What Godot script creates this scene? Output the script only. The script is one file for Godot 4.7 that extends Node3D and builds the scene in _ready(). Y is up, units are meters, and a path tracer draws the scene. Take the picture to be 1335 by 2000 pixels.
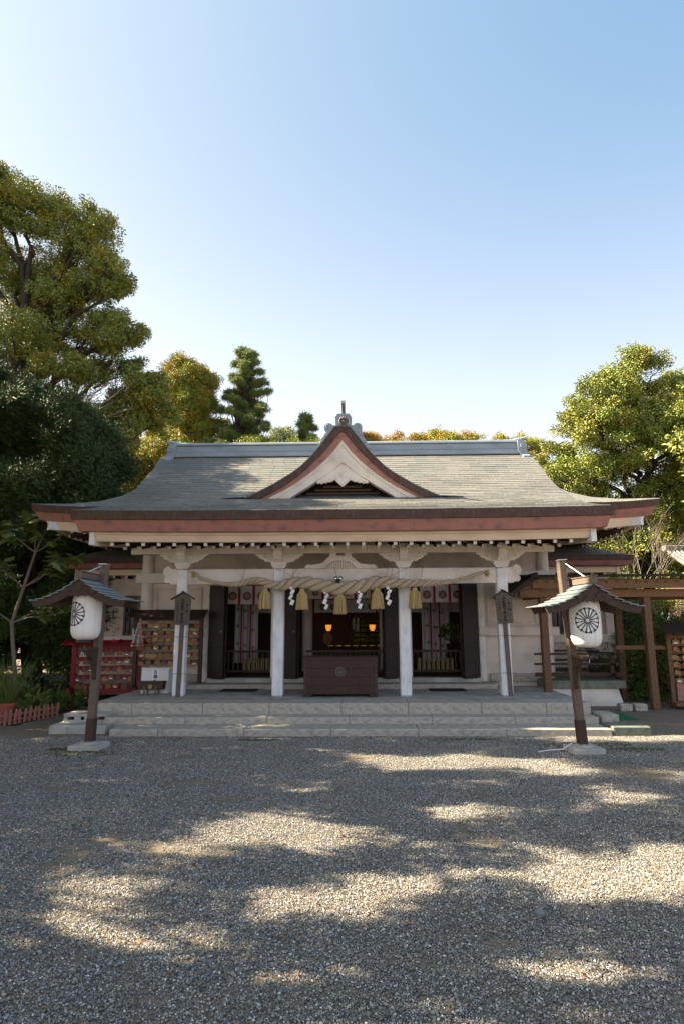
extends Node3D

# ---------------------------------------------------------------- geometry helper
class Geo:
	var v := PackedVector3Array()
	var n := PackedVector3Array()
	var c := PackedColorArray()
	var col := Color(1, 1, 1)
	var tint := false
	func p(a: Vector3, nn: Vector3) -> void:
		v.append(a)
		n.append(nn)
		if tint:
			c.append(col)
	func tri(a: Vector3, b: Vector3, d: Vector3) -> void:
		var nn := (b - a).cross(d - a).normalized()
		p(a, nn); p(d, nn); p(b, nn)
	func trio(a: Vector3, b: Vector3, d: Vector3, out: Vector3) -> void:
		if (b - a).cross(d - a).dot(out) < 0.0:
			tri(a, d, b)
		else:
			tri(a, b, d)
	func quad(a: Vector3, b: Vector3, d: Vector3, e: Vector3) -> void:
		var nn := (d - a).cross(e - b).normalized()
		p(a, nn); p(d, nn); p(b, nn)
		p(a, nn); p(e, nn); p(d, nn)
	func quado(a: Vector3, b: Vector3, d: Vector3, e: Vector3, out: Vector3) -> void:
		if (d - a).cross(e - b).dot(out) < 0.0:
			quad(a, e, d, b)
		else:
			quad(a, b, d, e)
	func sq(a: Vector3, b: Vector3, d: Vector3, e: Vector3, na: Vector3, nb: Vector3, nd: Vector3, ne: Vector3) -> void:
		if (d - a).cross(e - b).dot(na + nd) < 0.0:
			p(a, na); p(b, nb); p(d, nd)
			p(a, na); p(d, nd); p(e, ne)
		else:
			p(a, na); p(d, nd); p(b, nb)
			p(a, na); p(e, ne); p(d, nd)
	func box(o: Vector3, s: Vector3, b := Basis.IDENTITY) -> void:
		cbox(o, s, 0.0, b)
	func cbox(o: Vector3, s: Vector3, bev: float, b := Basis.IDENTITY) -> void:
		var h := s * 0.5
		for k in 3:
			var u := (k + 1) % 3
			var w := (k + 2) % 3
			for sg in [-1.0, 1.0]:
				var q: Array[Vector3] = []
				for e in [[-1.0, -1.0], [1.0, -1.0], [1.0, 1.0], [-1.0, 1.0]]:
					var t := Vector3.ZERO
					t[k] = h[k] * sg
					t[u] = (h[u] - bev) * e[0]
					t[w] = (h[w] - bev) * e[1]
					q.append(o + b * t)
				var d := Vector3.ZERO
				d[k] = sg
				quado(q[0], q[1], q[2], q[3], b * d)
		if bev <= 0.0:
			return
		for k in 3:
			var u := (k + 1) % 3
			var w := (k + 2) % 3
			for sk in [-1.0, 1.0]:
				for su in [-1.0, 1.0]:
					var q: Array[Vector3] = []
					for e in [[0, -1.0], [0, 1.0], [1, 1.0], [1, -1.0]]:
						var t := Vector3.ZERO
						t[k] = (h[k] - (bev if e[0] == 1 else 0.0)) * sk
						t[u] = (h[u] - (bev if e[0] == 0 else 0.0)) * su
						t[w] = (h[w] - bev) * e[1]
						q.append(o + b * t)
					var d := Vector3.ZERO
					d[k] = sk
					d[u] = su
					quado(q[0], q[1], q[2], q[3], b * d)
		for sx in [-1.0, 1.0]:
			for sy in [-1.0, 1.0]:
				for sz in [-1.0, 1.0]:
					var m := Vector3(sx, sy, sz)
					var q: Array[Vector3] = []
					for k in 3:
						var t := (h - Vector3.ONE * bev) * m
						t[k] = h[k] * m[k]
						q.append(o + b * t)
					trio(q[0], q[1], q[2], b * m)
	# box from corner to corner
	func bb(a: Vector3, d: Vector3, bev := 0.0) -> void:
		cbox((a + d) * 0.5, (d - a).abs(), bev)
	# polygon in xy, extruded from z0 to z1
	func prism(poly: PackedVector2Array, z0: float, z1: float, xf := Transform3D.IDENTITY) -> void:
		var pl := poly
		if Geometry2D.is_polygon_clockwise(pl):
			pl = poly.duplicate()
			pl.reverse()
		var ix := Geometry2D.triangulate_polygon(pl)
		for i in range(0, ix.size(), 3):
			var a := pl[ix[i]]
			var b := pl[ix[i + 1]]
			var d := pl[ix[i + 2]]
			trio(xf * Vector3(a.x, a.y, z1), xf * Vector3(b.x, b.y, z1), xf * Vector3(d.x, d.y, z1), xf.basis * Vector3(0, 0, 1))
			trio(xf * Vector3(a.x, a.y, z0), xf * Vector3(b.x, b.y, z0), xf * Vector3(d.x, d.y, z0), xf.basis * Vector3(0, 0, -1))
		for i in pl.size():
			var a := pl[i]
			var b := pl[(i + 1) % pl.size()]
			var o := Vector3(b.y - a.y, a.x - b.x, 0)
			quado(xf * Vector3(a.x, a.y, z0), xf * Vector3(b.x, b.y, z0), xf * Vector3(b.x, b.y, z1), xf * Vector3(a.x, a.y, z1), xf.basis * o)
	func tube(pts: Array, rad: Array, sides := 7, caps := true) -> void:
		var m := pts.size()
		var up := Vector3(0.13, 0.31, 0.94)
		var rings := []
		var norms := []
		for i in m:
			var t: Vector3 = (pts[min(i + 1, m - 1)] - pts[max(i - 1, 0)]).normalized()
			var x := up.cross(t)
			if x.length() < 0.05:
				x = Vector3(1, 0.2, 0).cross(t)
			x = x.normalized()
			var y := t.cross(x)
			up = y
			var rg: Array[Vector3] = []
			var ng: Array[Vector3] = []
			for k in sides:
				var a := TAU * k / sides
				var d := x * cos(a) + y * sin(a)
				ng.append(d)
				rg.append(pts[i] + d * rad[i])
			rings.append(rg)
			norms.append(ng)
		for i in m - 1:
			for k in sides:
				var l := (k + 1) % sides
				sq(rings[i][k], rings[i][l], rings[i + 1][l], rings[i + 1][k], norms[i][k], norms[i][l], norms[i + 1][l], norms[i + 1][k])
		if caps:
			for e in [0, m - 1]:
				var o: Vector3 = pts[e] - pts[1] if e == 0 else pts[e] - pts[e - 1]
				for k in range(1, sides - 1):
					trio(rings[e][0], rings[e][k], rings[e][k + 1], o)
	# profile: Vector2(radius, height)
	func lathe(pr: Array, seg := 16, xf := Transform3D.IDENTITY, smooth := true) -> void:
		var nr: Array[Vector2] = []
		for i in pr.size():
			var d: Vector2 = pr[min(i + 1, pr.size() - 1)] - pr[max(i - 1, 0)]
			nr.append(Vector2(d.y, -d.x).normalized())
		for i in pr.size() - 1:
			var fl := Vector2(pr[i + 1].y - pr[i].y, -(pr[i + 1].x - pr[i].x)).normalized()
			var n0: Vector2 = nr[i] if smooth else fl
			var n1: Vector2 = nr[i + 1] if smooth else fl
			for k in seg:
				var a := TAU * k / seg
				var b := TAU * (k + 1) / seg
				var da := Vector3(cos(a), 0, sin(a))
				var db := Vector3(cos(b), 0, sin(b))
				var y := Vector3.UP
				sq(xf * (da * pr[i].x + y * pr[i].y), xf * (db * pr[i].x + y * pr[i].y), xf * (db * pr[i + 1].x + y * pr[i + 1].y), xf * (da * pr[i + 1].x + y * pr[i + 1].y),
					(xf.basis * (da * n0.x + y * n0.y)).normalized(), (xf.basis * (db * n0.x + y * n0.y)).normalized(), (xf.basis * (db * n1.x + y * n1.y)).normalized(), (xf.basis * (da * n1.x + y * n1.y)).normalized())
	# closed profile of Vector2(outward, up) carried along path points with outward (mitred) vectors
	func sweep(path: Array, outs: Array, pr: Array, caps := true) -> void:
		var area := 0.0
		for j in pr.size():
			area += pr[j].cross(pr[(j + 1) % pr.size()])
		var sgn := signf(area)
		for i in path.size() - 1:
			for j in pr.size():
				var a: Vector2 = pr[j]
				var b: Vector2 = pr[(j + 1) % pr.size()]
				var e := (b - a) * sgn
				var o: Vector3 = (outs[i] + outs[i + 1]).normalized() * e.y - Vector3.UP * e.x
				quado(path[i] + outs[i] * a.x + Vector3.UP * a.y, path[i] + outs[i] * b.x + Vector3.UP * b.y, path[i + 1] + outs[i + 1] * b.x + Vector3.UP * b.y, path[i + 1] + outs[i + 1] * a.x + Vector3.UP * a.y, o)
		if caps:
			var flat := PackedVector2Array(pr)
			var ix := Geometry2D.triangulate_polygon(flat)
			for e in [0, path.size() - 1]:
				var o: Vector3 = path[0] - path[1] if e == 0 else path[e] - path[e - 1]
				for t in range(0, ix.size(), 3):
					var q := []
					for w in 3:
						var a: Vector2 = pr[ix[t + w]]
						q.append(path[e] + outs[e] * a.x + Vector3.UP * a.y)
					trio(q[0], q[1], q[2], o)
	# a ribbon (stroke) of given half width lying on a surface: points and their normals
	func ribbon(pts: Array, nor: Array, hw: float) -> void:
		for i in pts.size() - 1:
			var t: Vector3 = (pts[i + 1] - pts[i]).normalized()
			var s0: Vector3 = t.cross(nor[i]).normalized() * hw
			var s1: Vector3 = t.cross(nor[i + 1]).normalized() * hw
			var x := t * hw * 0.5
			quado(pts[i] - s0 - x, pts[i] + s0 - x, pts[i + 1] + s1 + x, pts[i + 1] - s1 + x, nor[i])
	func mesh() -> ArrayMesh:
		var a := []
		a.resize(Mesh.ARRAY_MAX)
		a[Mesh.ARRAY_VERTEX] = v
		a[Mesh.ARRAY_NORMAL] = n
		if tint:
			a[Mesh.ARRAY_COLOR] = c
		var m := ArrayMesh.new()
		m.add_surface_from_arrays(Mesh.PRIMITIVE_TRIANGLES, a)
		return m

# ---------------------------------------------------------------- scene helpers
var rng := RandomNumberGenerator.new()
var M := {}
var taken := {}
const ORD := ["first", "second", "third", "fourth", "fifth", "sixth", "seventh", "eighth", "ninth", "tenth", "eleventh", "twelfth", "thirteenth", "fourteenth"]

func rr(a: float, b: float) -> float:
	return rng.randf_range(a, b)

func numbered(called: String) -> String:
	if not taken.has(called):
		taken[called] = 0
		return called
	taken[called] += 1
	return "%s_%03d" % [called, taken[called]]

func tag(o: Node, label: String, category: String, group := "") -> void:
	o.set_meta("label", label)
	o.set_meta("category", category)
	if group != "":
		o.set_meta("group", group)

func thing(called: String, label: String, category: String, at := Vector3.ZERO, turn := 0.0, group := "") -> Node3D:
	var o := Node3D.new()
	o.name = numbered(called)
	add_child(o)
	o.position = at
	o.rotation.y = turn
	tag(o, label, category, group)
	return o

func part(called: String, mesh: Mesh, mat: Material, parent: Node, xf := Transform3D.IDENTITY) -> MeshInstance3D:
	var o := MeshInstance3D.new()
	o.name = called
	o.mesh = mesh
	o.material_override = mat
	o.transform = xf
	parent.add_child(o, true)
	return o

func single(called: String, mesh: Mesh, mat: Material, label: String, category: String, at := Vector3.ZERO, group := "") -> MeshInstance3D:
	var o := MeshInstance3D.new()
	o.name = numbered(called)
	o.mesh = mesh
	o.material_override = mat
	o.position = at
	add_child(o)
	tag(o, label, category, group)
	return o

func structure(called: String, mesh: Mesh, mat: Material) -> MeshInstance3D:
	var o := MeshInstance3D.new()
	o.name = numbered(called)
	o.mesh = mesh
	o.material_override = mat
	add_child(o)
	o.set_meta("kind", "structure")
	return o

func copies(called: String, mesh: Mesh, mat: Material, xfs: Array, cols: Array, parent: Node) -> MultiMeshInstance3D:
	var mm := MultiMesh.new()
	mm.transform_format = MultiMesh.TRANSFORM_3D
	mm.use_colors = true
	mm.mesh = mesh
	mm.instance_count = xfs.size()
	for i in xfs.size():
		mm.set_instance_transform(i, xfs[i])
		mm.set_instance_color(i, cols[i])
	var o := MultiMeshInstance3D.new()
	o.name = called
	o.multimesh = mm
	o.material_override = mat
	parent.add_child(o, true)
	return o

func ramp_tex(seed_: int, freq: float, oct: int, size: int, cols: Array, kind := FastNoiseLite.TYPE_SIMPLEX_SMOOTH, mode := 0) -> ImageTexture:
	var f := FastNoiseLite.new()
	f.seed = seed_
	f.noise_type = kind
	f.frequency = freq
	f.fractal_octaves = oct
	if mode == 1:
		f.cellular_return_type = FastNoiseLite.RETURN_CELL_VALUE
	if kind == FastNoiseLite.TYPE_CELLULAR:
		f.fractal_type = FastNoiseLite.FRACTAL_NONE
	var im := f.get_seamless_image(size, size)
	im.convert(Image.FORMAT_L8)
	var src := im.get_data()
	var lut := PackedByteArray()
	lut.resize(768)
	for i in 256:
		var t := i / 255.0 * (cols.size() - 1)
		var k: int = min(int(t), cols.size() - 2)
		var q: Color = cols[k].lerp(cols[k + 1], t - k)
		lut[i * 3] = q.r8
		lut[i * 3 + 1] = q.g8
		lut[i * 3 + 2] = q.b8
	var out := PackedByteArray()
	out.resize(src.size() * 3)
	for i in src.size():
		var w := src[i] * 3
		out[i * 3] = lut[w]
		out[i * 3 + 1] = lut[w + 1]
		out[i * 3 + 2] = lut[w + 2]
	return ImageTexture.create_from_image(Image.create_from_data(size, size, false, Image.FORMAT_RGB8, out))

func g(x: float) -> Color:
	return Color(x, x, x)

# colours are given as linear (real-world) base colours
func mk(called: String, lin: Color, rough := 0.8, tex: Texture2D = null, sc := Vector3.ONE, bump: Texture2D = null, depth := 0.0) -> StandardMaterial3D:
	var m := StandardMaterial3D.new()
	m.resource_name = called
	m.albedo_color = lin.linear_to_srgb()
	m.roughness = rough
	m.metallic_specular = 0.4
	if tex or bump:
		m.uv1_triplanar = true
		m.uv1_world_triplanar = true
		m.uv1_scale = sc
	if tex:
		m.albedo_texture = tex
	if bump:
		m.heightmap_enabled = true
		m.heightmap_texture = bump
		m.heightmap_scale = depth
	M[called] = m
	return m

func make_materials() -> void:
	var fine := ramp_tex(3, 0.05, 4, 512, [g(0.72), g(0.95), g(1.0)])
	var blotch := ramp_tex(5, 0.012, 5, 512, [g(0.86), g(0.94), g(0.98), g(1.0), g(1.0)])
	var stain := ramp_tex(7, 0.010, 6, 512, [Color(0.84, 0.84, 0.82), Color(0.92, 0.91, 0.90), Color(0.96, 0.955, 0.95), Color(0.985, 0.98, 0.975), Color(1, 1, 1)])
	var grain := ramp_tex(11, 0.03, 5, 512, [g(0.45), g(0.7), g(0.95), g(0.85), g(1.0)])
	var rust := ramp_tex(13, 0.014, 5, 512, [Color(0.66, 0.55, 0.55), Color(0.82, 0.74, 0.74), Color(0.9, 0.86, 0.86), Color(1.0, 0.82, 0.76), Color(1.0, 0.68, 0.58)])
	var patina := ramp_tex(17, 0.02, 5, 512, [Color(0.7, 0.66, 0.62), Color(0.8, 0.76, 0.74), Color(0.86, 0.82, 0.8), Color(0.92, 0.95, 0.95), Color(1.0, 1.3, 1.3)])
	var hgrain := ramp_tex(19, 0.04, 4, 256, [g(0), g(1)])
	mk("white_paint", Color(0.80, 0.74, 0.675), 0.6, stain, Vector3.ONE * 0.35, hgrain, 0.05)
	mk("pillar_paint", Color(0.82, 0.82, 0.83), 0.55, blotch, Vector3(0.9, 0.35, 0.9))
	mk("cream_paint", Color(0.84, 0.69, 0.53), 0.6, stain, Vector3(0.2, 0.5, 0.5))
	mk("wall_plaster", Color(0.74, 0.645, 0.565), 0.85, stain, Vector3.ONE * 0.3, hgrain, 0.1)
	mk("copper_band", Color(0.43, 0.25, 0.215), 0.55, rust, Vector3(0.5, 0.8, 0.8))
	mk("dark_copper", Color(0.115, 0.068, 0.055), 0.5, patina, Vector3(0.9, 0.35, 0.9))
	mk("dark_brown", Color(0.055, 0.03, 0.024), 0.7, grain, Vector3(4, 4, 1))
	mk("door_brown", Color(0.038, 0.02, 0.017), 0.5, grain, Vector3(7, 0.6, 7))
	var shingle_tex := ramp_tex(23, 0.03, 5, 512, [Color(0.68, 0.7, 0.7), Color(0.85, 0.86, 0.86), Color(0.95, 0.95, 0.93), Color(1, 0.98, 0.92)])
	var tones := [Color(0.19, 0.197, 0.195), Color(0.205, 0.215, 0.21), Color(0.225, 0.222, 0.212), Color(0.24, 0.232, 0.222), Color(0.26, 0.245, 0.228)]
	for i in 5:
		mk("shingle_%d" % i, tones[i], 0.62, shingle_tex, Vector3(1.1, 1.1, 1.1))
	mk("shingle_far", Color(0.225, 0.22, 0.213), 0.62, shingle_tex, Vector3(0.7, 0.7, 0.7)).vertex_color_use_as_albedo = true
	mk("ridge_grey", Color(0.31, 0.37, 0.44), 0.6, stain, Vector3(0.25, 0.6, 0.6))
	var conc := ramp_tex(29, 0.016, 6, 512, [Color(0.66, 0.66, 0.63), Color(0.82, 0.81, 0.78), Color(0.90, 0.885, 0.86), Color(0.94, 0.925, 0.90), Color(1, 0.99, 0.97)])
	mk("concrete", Color(0.52, 0.49, 0.45), 0.85, conc, Vector3(0.8, 1.3, 0.8), fine, 0.15)
	mk("concrete_top", Color(0.52, 0.515, 0.50), 0.75, conc, Vector3.ONE * 0.23, fine, 0.08)
	mk("mossy_concrete", Color(0.22, 0.25, 0.20), 0.9, conc, Vector3.ONE * 0.6, fine, 0.2)
	mk("wood_dark_v", Color(0.085, 0.052, 0.036), 0.7, grain, Vector3(6, 0.5, 6), grain, 0.1)
	mk("wood_brown_v", Color(0.20, 0.105, 0.055), 0.7, grain, Vector3(6, 0.5, 6), grain, 0.1)
	mk("wood_brown_x", Color(0.26, 0.135, 0.062), 0.7, grain, Vector3(0.5, 6, 6), grain, 0.1)
	mk("wood_grey_v", Color(0.20, 0.145, 0.115), 0.8, grain, Vector3(8, 0.6, 8), grain, 0.15)
	mk("wood_grey_x", Color(0.15, 0.10, 0.075), 0.8, grain, Vector3(0.6, 8, 8), grain, 0.15)
	mk("box_wood", Color(0.062, 0.032, 0.024), 0.55, ramp_tex(31, 0.02, 5, 512, [g(0.5), g(0.75), Color(1, 0.95, 0.9), g(0.8), Color(1.2, 1.15, 1.0)]), Vector3(0.35, 2.6, 2.6), grain, 0.1)
	mk("red_paint", Color(0.19, 0.007, 0.012), 0.5, blotch, Vector3.ONE * 0.8)
	for i in 4:
		mk("plaque_%d" % i, [Color(0.42, 0.23, 0.09), Color(0.30, 0.16, 0.065), Color(0.17, 0.12, 0.085), Color(0.50, 0.32, 0.15)][i], 0.7, grain, Vector3(1.5, 7, 7))
	mk("straw", Color(0.68, 0.50, 0.22), 0.85, ramp_tex(37, 0.05, 3, 256, [g(0.7), g(1.0)]), Vector3(14, 1.2, 14))
	mk("rope", Color(0.62, 0.50, 0.36), 0.85, ramp_tex(41, 0.04, 4, 256, [g(0.6), g(0.9), g(1.0)]), Vector3(2.5, 12, 12))
	mk("rope_cord", Color(0.22, 0.16, 0.10), 0.9)
	mk("paper", Color(0.82, 0.82, 0.82), 0.7).backlight = Color(0.5, 0.5, 0.5)
	mk("lantern_paper", Color(0.80, 0.78, 0.755), 0.55).backlight = Color(0.25, 0.25, 0.24)
	mk("ink", Color(0.012, 0.012, 0.016), 0.6)
	mk("sign_board", Color(0.17, 0.135, 0.11), 0.85, grain, Vector3(8, 0.6, 8), grain, 0.15)
	mk("sign_ink", Color(0.01, 0.009, 0.009), 0.6)
	mk("cloth", Color(0.62, 0.57, 0.55), 0.9).backlight = Color(0.3, 0.3, 0.3)
	mk("maroon", Color(0.13, 0.02, 0.028), 0.85)
	mk("crest_dark", Color(0.05, 0.03, 0.03), 0.85)
	mk("ribbon_red", Color(0.34, 0.012, 0.045), 0.6)
	mk("ribbon_purple", Color(0.09, 0.02, 0.12), 0.6)
	mk("verdigris", Color(0.24, 0.33, 0.35), 0.45, patina, Vector3(0.8, 0.8, 0.8))
	mk("lantern_roof", Color(0.20, 0.24, 0.25), 0.5, stain, Vector3.ONE * 0.7)
	mk("bronze", Color(0.16, 0.15, 0.12), 0.45)
	mk("black_metal", Color(0.015, 0.015, 0.016), 0.45)
	mk("steel", Color(0.5, 0.52, 0.55), 0.35).metallic = 0.6
	mk("chrome", Color(0.7, 0.68, 0.6), 0.15).metallic = 0.9
	mk("glass_dark", Color(0.03, 0.035, 0.04), 0.08)
	mk("mat_black", Color(0.02, 0.02, 0.024), 0.95)
	mk("mat_green", Color(0.012, 0.16, 0.06), 0.95)
	mk("white_board", Color(0.72, 0.72, 0.73), 0.6)
	mk("paper_white", Color(0.85, 0.85, 0.85), 0.7)
	mk("picket", Color(0.36, 0.15, 0.125), 0.6)
	mk("terracotta", Color(0.36, 0.11, 0.07), 0.75, blotch, Vector3.ONE)
	mk("soil", Color(0.035, 0.026, 0.018), 1.0, blotch, Vector3.ONE)
	mk("tile_grey", Color(0.22, 0.22, 0.235), 0.5, stain, Vector3.ONE)
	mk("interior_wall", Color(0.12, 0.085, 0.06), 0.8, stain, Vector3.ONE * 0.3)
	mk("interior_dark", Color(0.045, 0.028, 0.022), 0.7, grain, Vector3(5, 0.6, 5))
	mk("gold", Color(0.55, 0.36, 0.10), 0.3).metallic = 0.8
	mk("bark", Color(0.075, 0.052, 0.036), 0.95, grain, Vector3(3, 0.5, 3), grain, 0.8)
	mk("pale_bark", Color(0.26, 0.22, 0.17), 0.9, grain, Vector3(3, 0.7, 3))
	var lamp := mk("lamp_paper", Color(0.8, 0.5, 0.2), 0.8)
	lamp.emission_enabled = true
	lamp.emission = Color(1.0, 0.62, 0.22)
	lamp.emission_energy_multiplier = 0.21
	for a in [["leaf_camphor", Color(0.265, 0.285, 0.07), 0.48, Color(0.88, 0.85, 0.27)], ["leaf_yellow", Color(0.36, 0.34, 0.06), 0.45, Color(0.92, 0.85, 0.25)],
			["needle_dark", Color(0.05, 0.08, 0.022), 0.6, Color(0.2, 0.25, 0.05)], ["needle_mid", Color(0.20, 0.25, 0.075), 0.55, Color(0.7, 0.7, 0.25)], ["leaf_sapling", Color(0.14, 0.18, 0.05), 0.55, Color(0.7, 0.75, 0.2)],
			["leaf_shrub", Color(0.10, 0.14, 0.035), 0.5, Color(0.4, 0.45, 0.12)], ["leaf_dead", Color(0.30, 0.12, 0.04), 0.8, Color(0.2, 0.1, 0.02)]]:
		var m := mk(a[0], a[1], a[2])
		m.backlight = a[3]
		m.vertex_color_use_as_albedo = true
		m.cull_mode = BaseMaterial3D.CULL_DISABLED
	var st := mk("stone", Color(1, 1, 1), 0.85)
	st.vertex_color_use_as_albedo = true
	var gs := ramp_tex(43, 0.05, 5, 1024, [Color(0.52, 0.5, 0.48), Color(0.78, 0.75, 0.7), Color(0.9, 0.87, 0.82), Color(1, 0.97, 0.92)])
	mk("gravel_ground", Color(0.29, 0.255, 0.21), 0.95, gs, Vector3.ONE * 0.45, ramp_tex(47, 0.09, 3, 512, [g(0), g(1)]), 0.6)
	mk("paving", Color(0.22, 0.165, 0.13), 0.85, stain, Vector3.ONE * 0.5, fine, 0.1)
	mk("moss", Color(0.075, 0.08, 0.025), 1.0, blotch, Vector3.ONE * 3.0)
	mk("gold_trim", Color(0.3, 0.2, 0.06), 0.4).metallic = 0.6

# ---------------------------------------------------------------- camera, sky, sun
const SKY_GAIN := 0.236
const SUN := Vector3(-0.78, 0.615, -0.06)

func make_light() -> void:
	var cam := Camera3D.new()
	cam.name = "camera"
	cam.fov = 80.24
	cam.near = 0.05
	cam.far = 400.0
	add_child(cam)
	cam.transform = Transform3D(Basis(Vector3.UP, deg_to_rad(1.3)) * Basis(Vector3.RIGHT, deg_to_rad(10.5)) * Basis(Vector3.BACK, deg_to_rad(-0.25)), Vector3(0.29, 1.83, 12.6))
	cam.current = true
	# clear autumn sky: pale at the horizon, deeper overhead, brighter round the sun
	var w := 512
	var h := 256
	var im := Image.create(w, h, false, Image.FORMAT_RGBF)
	var s := SUN.normalized()
	for j in h:
		var el := (0.5 - (j + 0.5) / h) * PI
		var hz := pow(1.0 - maxf(sin(el), 0.0), 3.0)
		for i in w:
			var az := (i + 0.5) / w * TAU
			var d := Vector3(sin(az) * cos(el), sin(el), -cos(az) * cos(el))
			var ga := rad_to_deg(acos(clampf(d.dot(s), -1, 1)))
			var gl := exp(-ga / 35.0)
			var q := Vector3(0.04, 0.28, 0.59) + Vector3(3.1, 2.6, 2.2) * (hz / (1.0 + 1.5 * hz)) + Vector3(1.84, 1.52, 1.05) * gl
			if el < 0.0:
				q = q.lerp(Vector3(0.16, 0.14, 0.11), clampf(-el * 6.0, 0, 1))
			q *= SKY_GAIN
			im.set_pixel(i, j, Color(q.x, q.y, q.z))
	var pm := PanoramaSkyMaterial.new()
	pm.panorama = ImageTexture.create_from_image(im)
	var sky := Sky.new()
	sky.sky_material = pm
	var env := Environment.new()
	env.background_mode = Environment.BG_SKY
	env.sky = sky
	env.ambient_light_source = Environment.AMBIENT_SOURCE_SKY
	env.tonemap_mode = Environment.TONE_MAPPER_LINEAR
	env.tonemap_exposure = 4.6
	env.sdfgi_enabled = true
	env.ssao_enabled = true
	env.ssil_enabled = true
	var we := WorldEnvironment.new()
	we.name = "world_environment"
	we.environment = env
	add_child(we)
	var sun := DirectionalLight3D.new()
	sun.name = "sun"
	sun.light_energy = 1.6
	sun.light_color = Color(1.0, 0.93, 0.80)
	sun.light_angular_distance = 0.5
	sun.shadow_enabled = true
	add_child(sun)
	sun.look_at_from_position(SUN * 40.0, Vector3.ZERO, Vector3.UP)

# ---------------------------------------------------------------- roof shape
func prof(z: float) -> float:
	var s := 1.5 - z
	return 3.93 + 0.2024 * s + 0.0429 * s * s

func roof_y(x: float, z: float) -> float:
	var lift := 0.035 * pow(absf(x) / 5.0, 3.0) * clampf((z + 1.5) / 3.0, 0, 1)
	return prof(z) + lift

func verge(z: float) -> float:
	# half width of the front slope
	if z > -0.3:
		return 5.04
	return 5.04 + 0.33 * clampf((-0.6 - z) / 3.6, 0, 1)

func crest_petals(gg: Geo, r: float, thick: float, petals := 16) -> void:
	# raised sixteen-petal flower disc facing +z
	for k in petals:
		var a := TAU * k / petals
		var ring: Array[Vector3] = []
		var hw := PI / petals * 0.84
		for t in [[0.16, -hw * 0.9], [0.8, -hw], [0.94, -hw * 0.72], [1.0, 0.0], [0.94, hw * 0.72], [0.8, hw], [0.16, hw * 0.9]]:
			ring.append(Vector3(sin(a + t[1]) * r * t[0], cos(a + t[1]) * r * t[0], 0))
		var mid := Vector3(sin(a) * r * 0.7, cos(a) * r * 0.7, thick)
		for i in ring.size():
			gg.trio(mid, ring[i], ring[(i + 1) % ring.size()], Vector3(0, 0, 1))
	var m := Geo.new()
	for k in 12:
		var a := TAU * k / 12
		var b := TAU * (k + 1) / 12
		gg.trio(Vector3(0, 0, thick), Vector3(cos(a), sin(a), 0) * r * 0.14 + Vector3(0, 0, thick * 0.6), Vector3(cos(b), sin(b), 0) * r * 0.14 + Vector3(0, 0, thick * 0.6), Vector3(0, 0, 1))

func disc(gg: Geo, o: Vector3, r: float, th: float, seg := 24) -> void:
	var pl := PackedVector2Array()
	for k in seg:
		pl.append(Vector2(cos(TAU * k / seg), sin(TAU * k / seg)) * r)
	gg.prism(pl, 0, th, Transform3D(Basis.IDENTITY, o))

func v2(a: Array) -> PackedVector2Array:
	var q := PackedVector2Array()
	for e in a:
		q.append(Vector2(e[0], e[1]))
	return q

func mir(a: Array) -> Array:
	var q := []
	for e in a:
		q.append([-e[0], e[1]])
	return q

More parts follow.
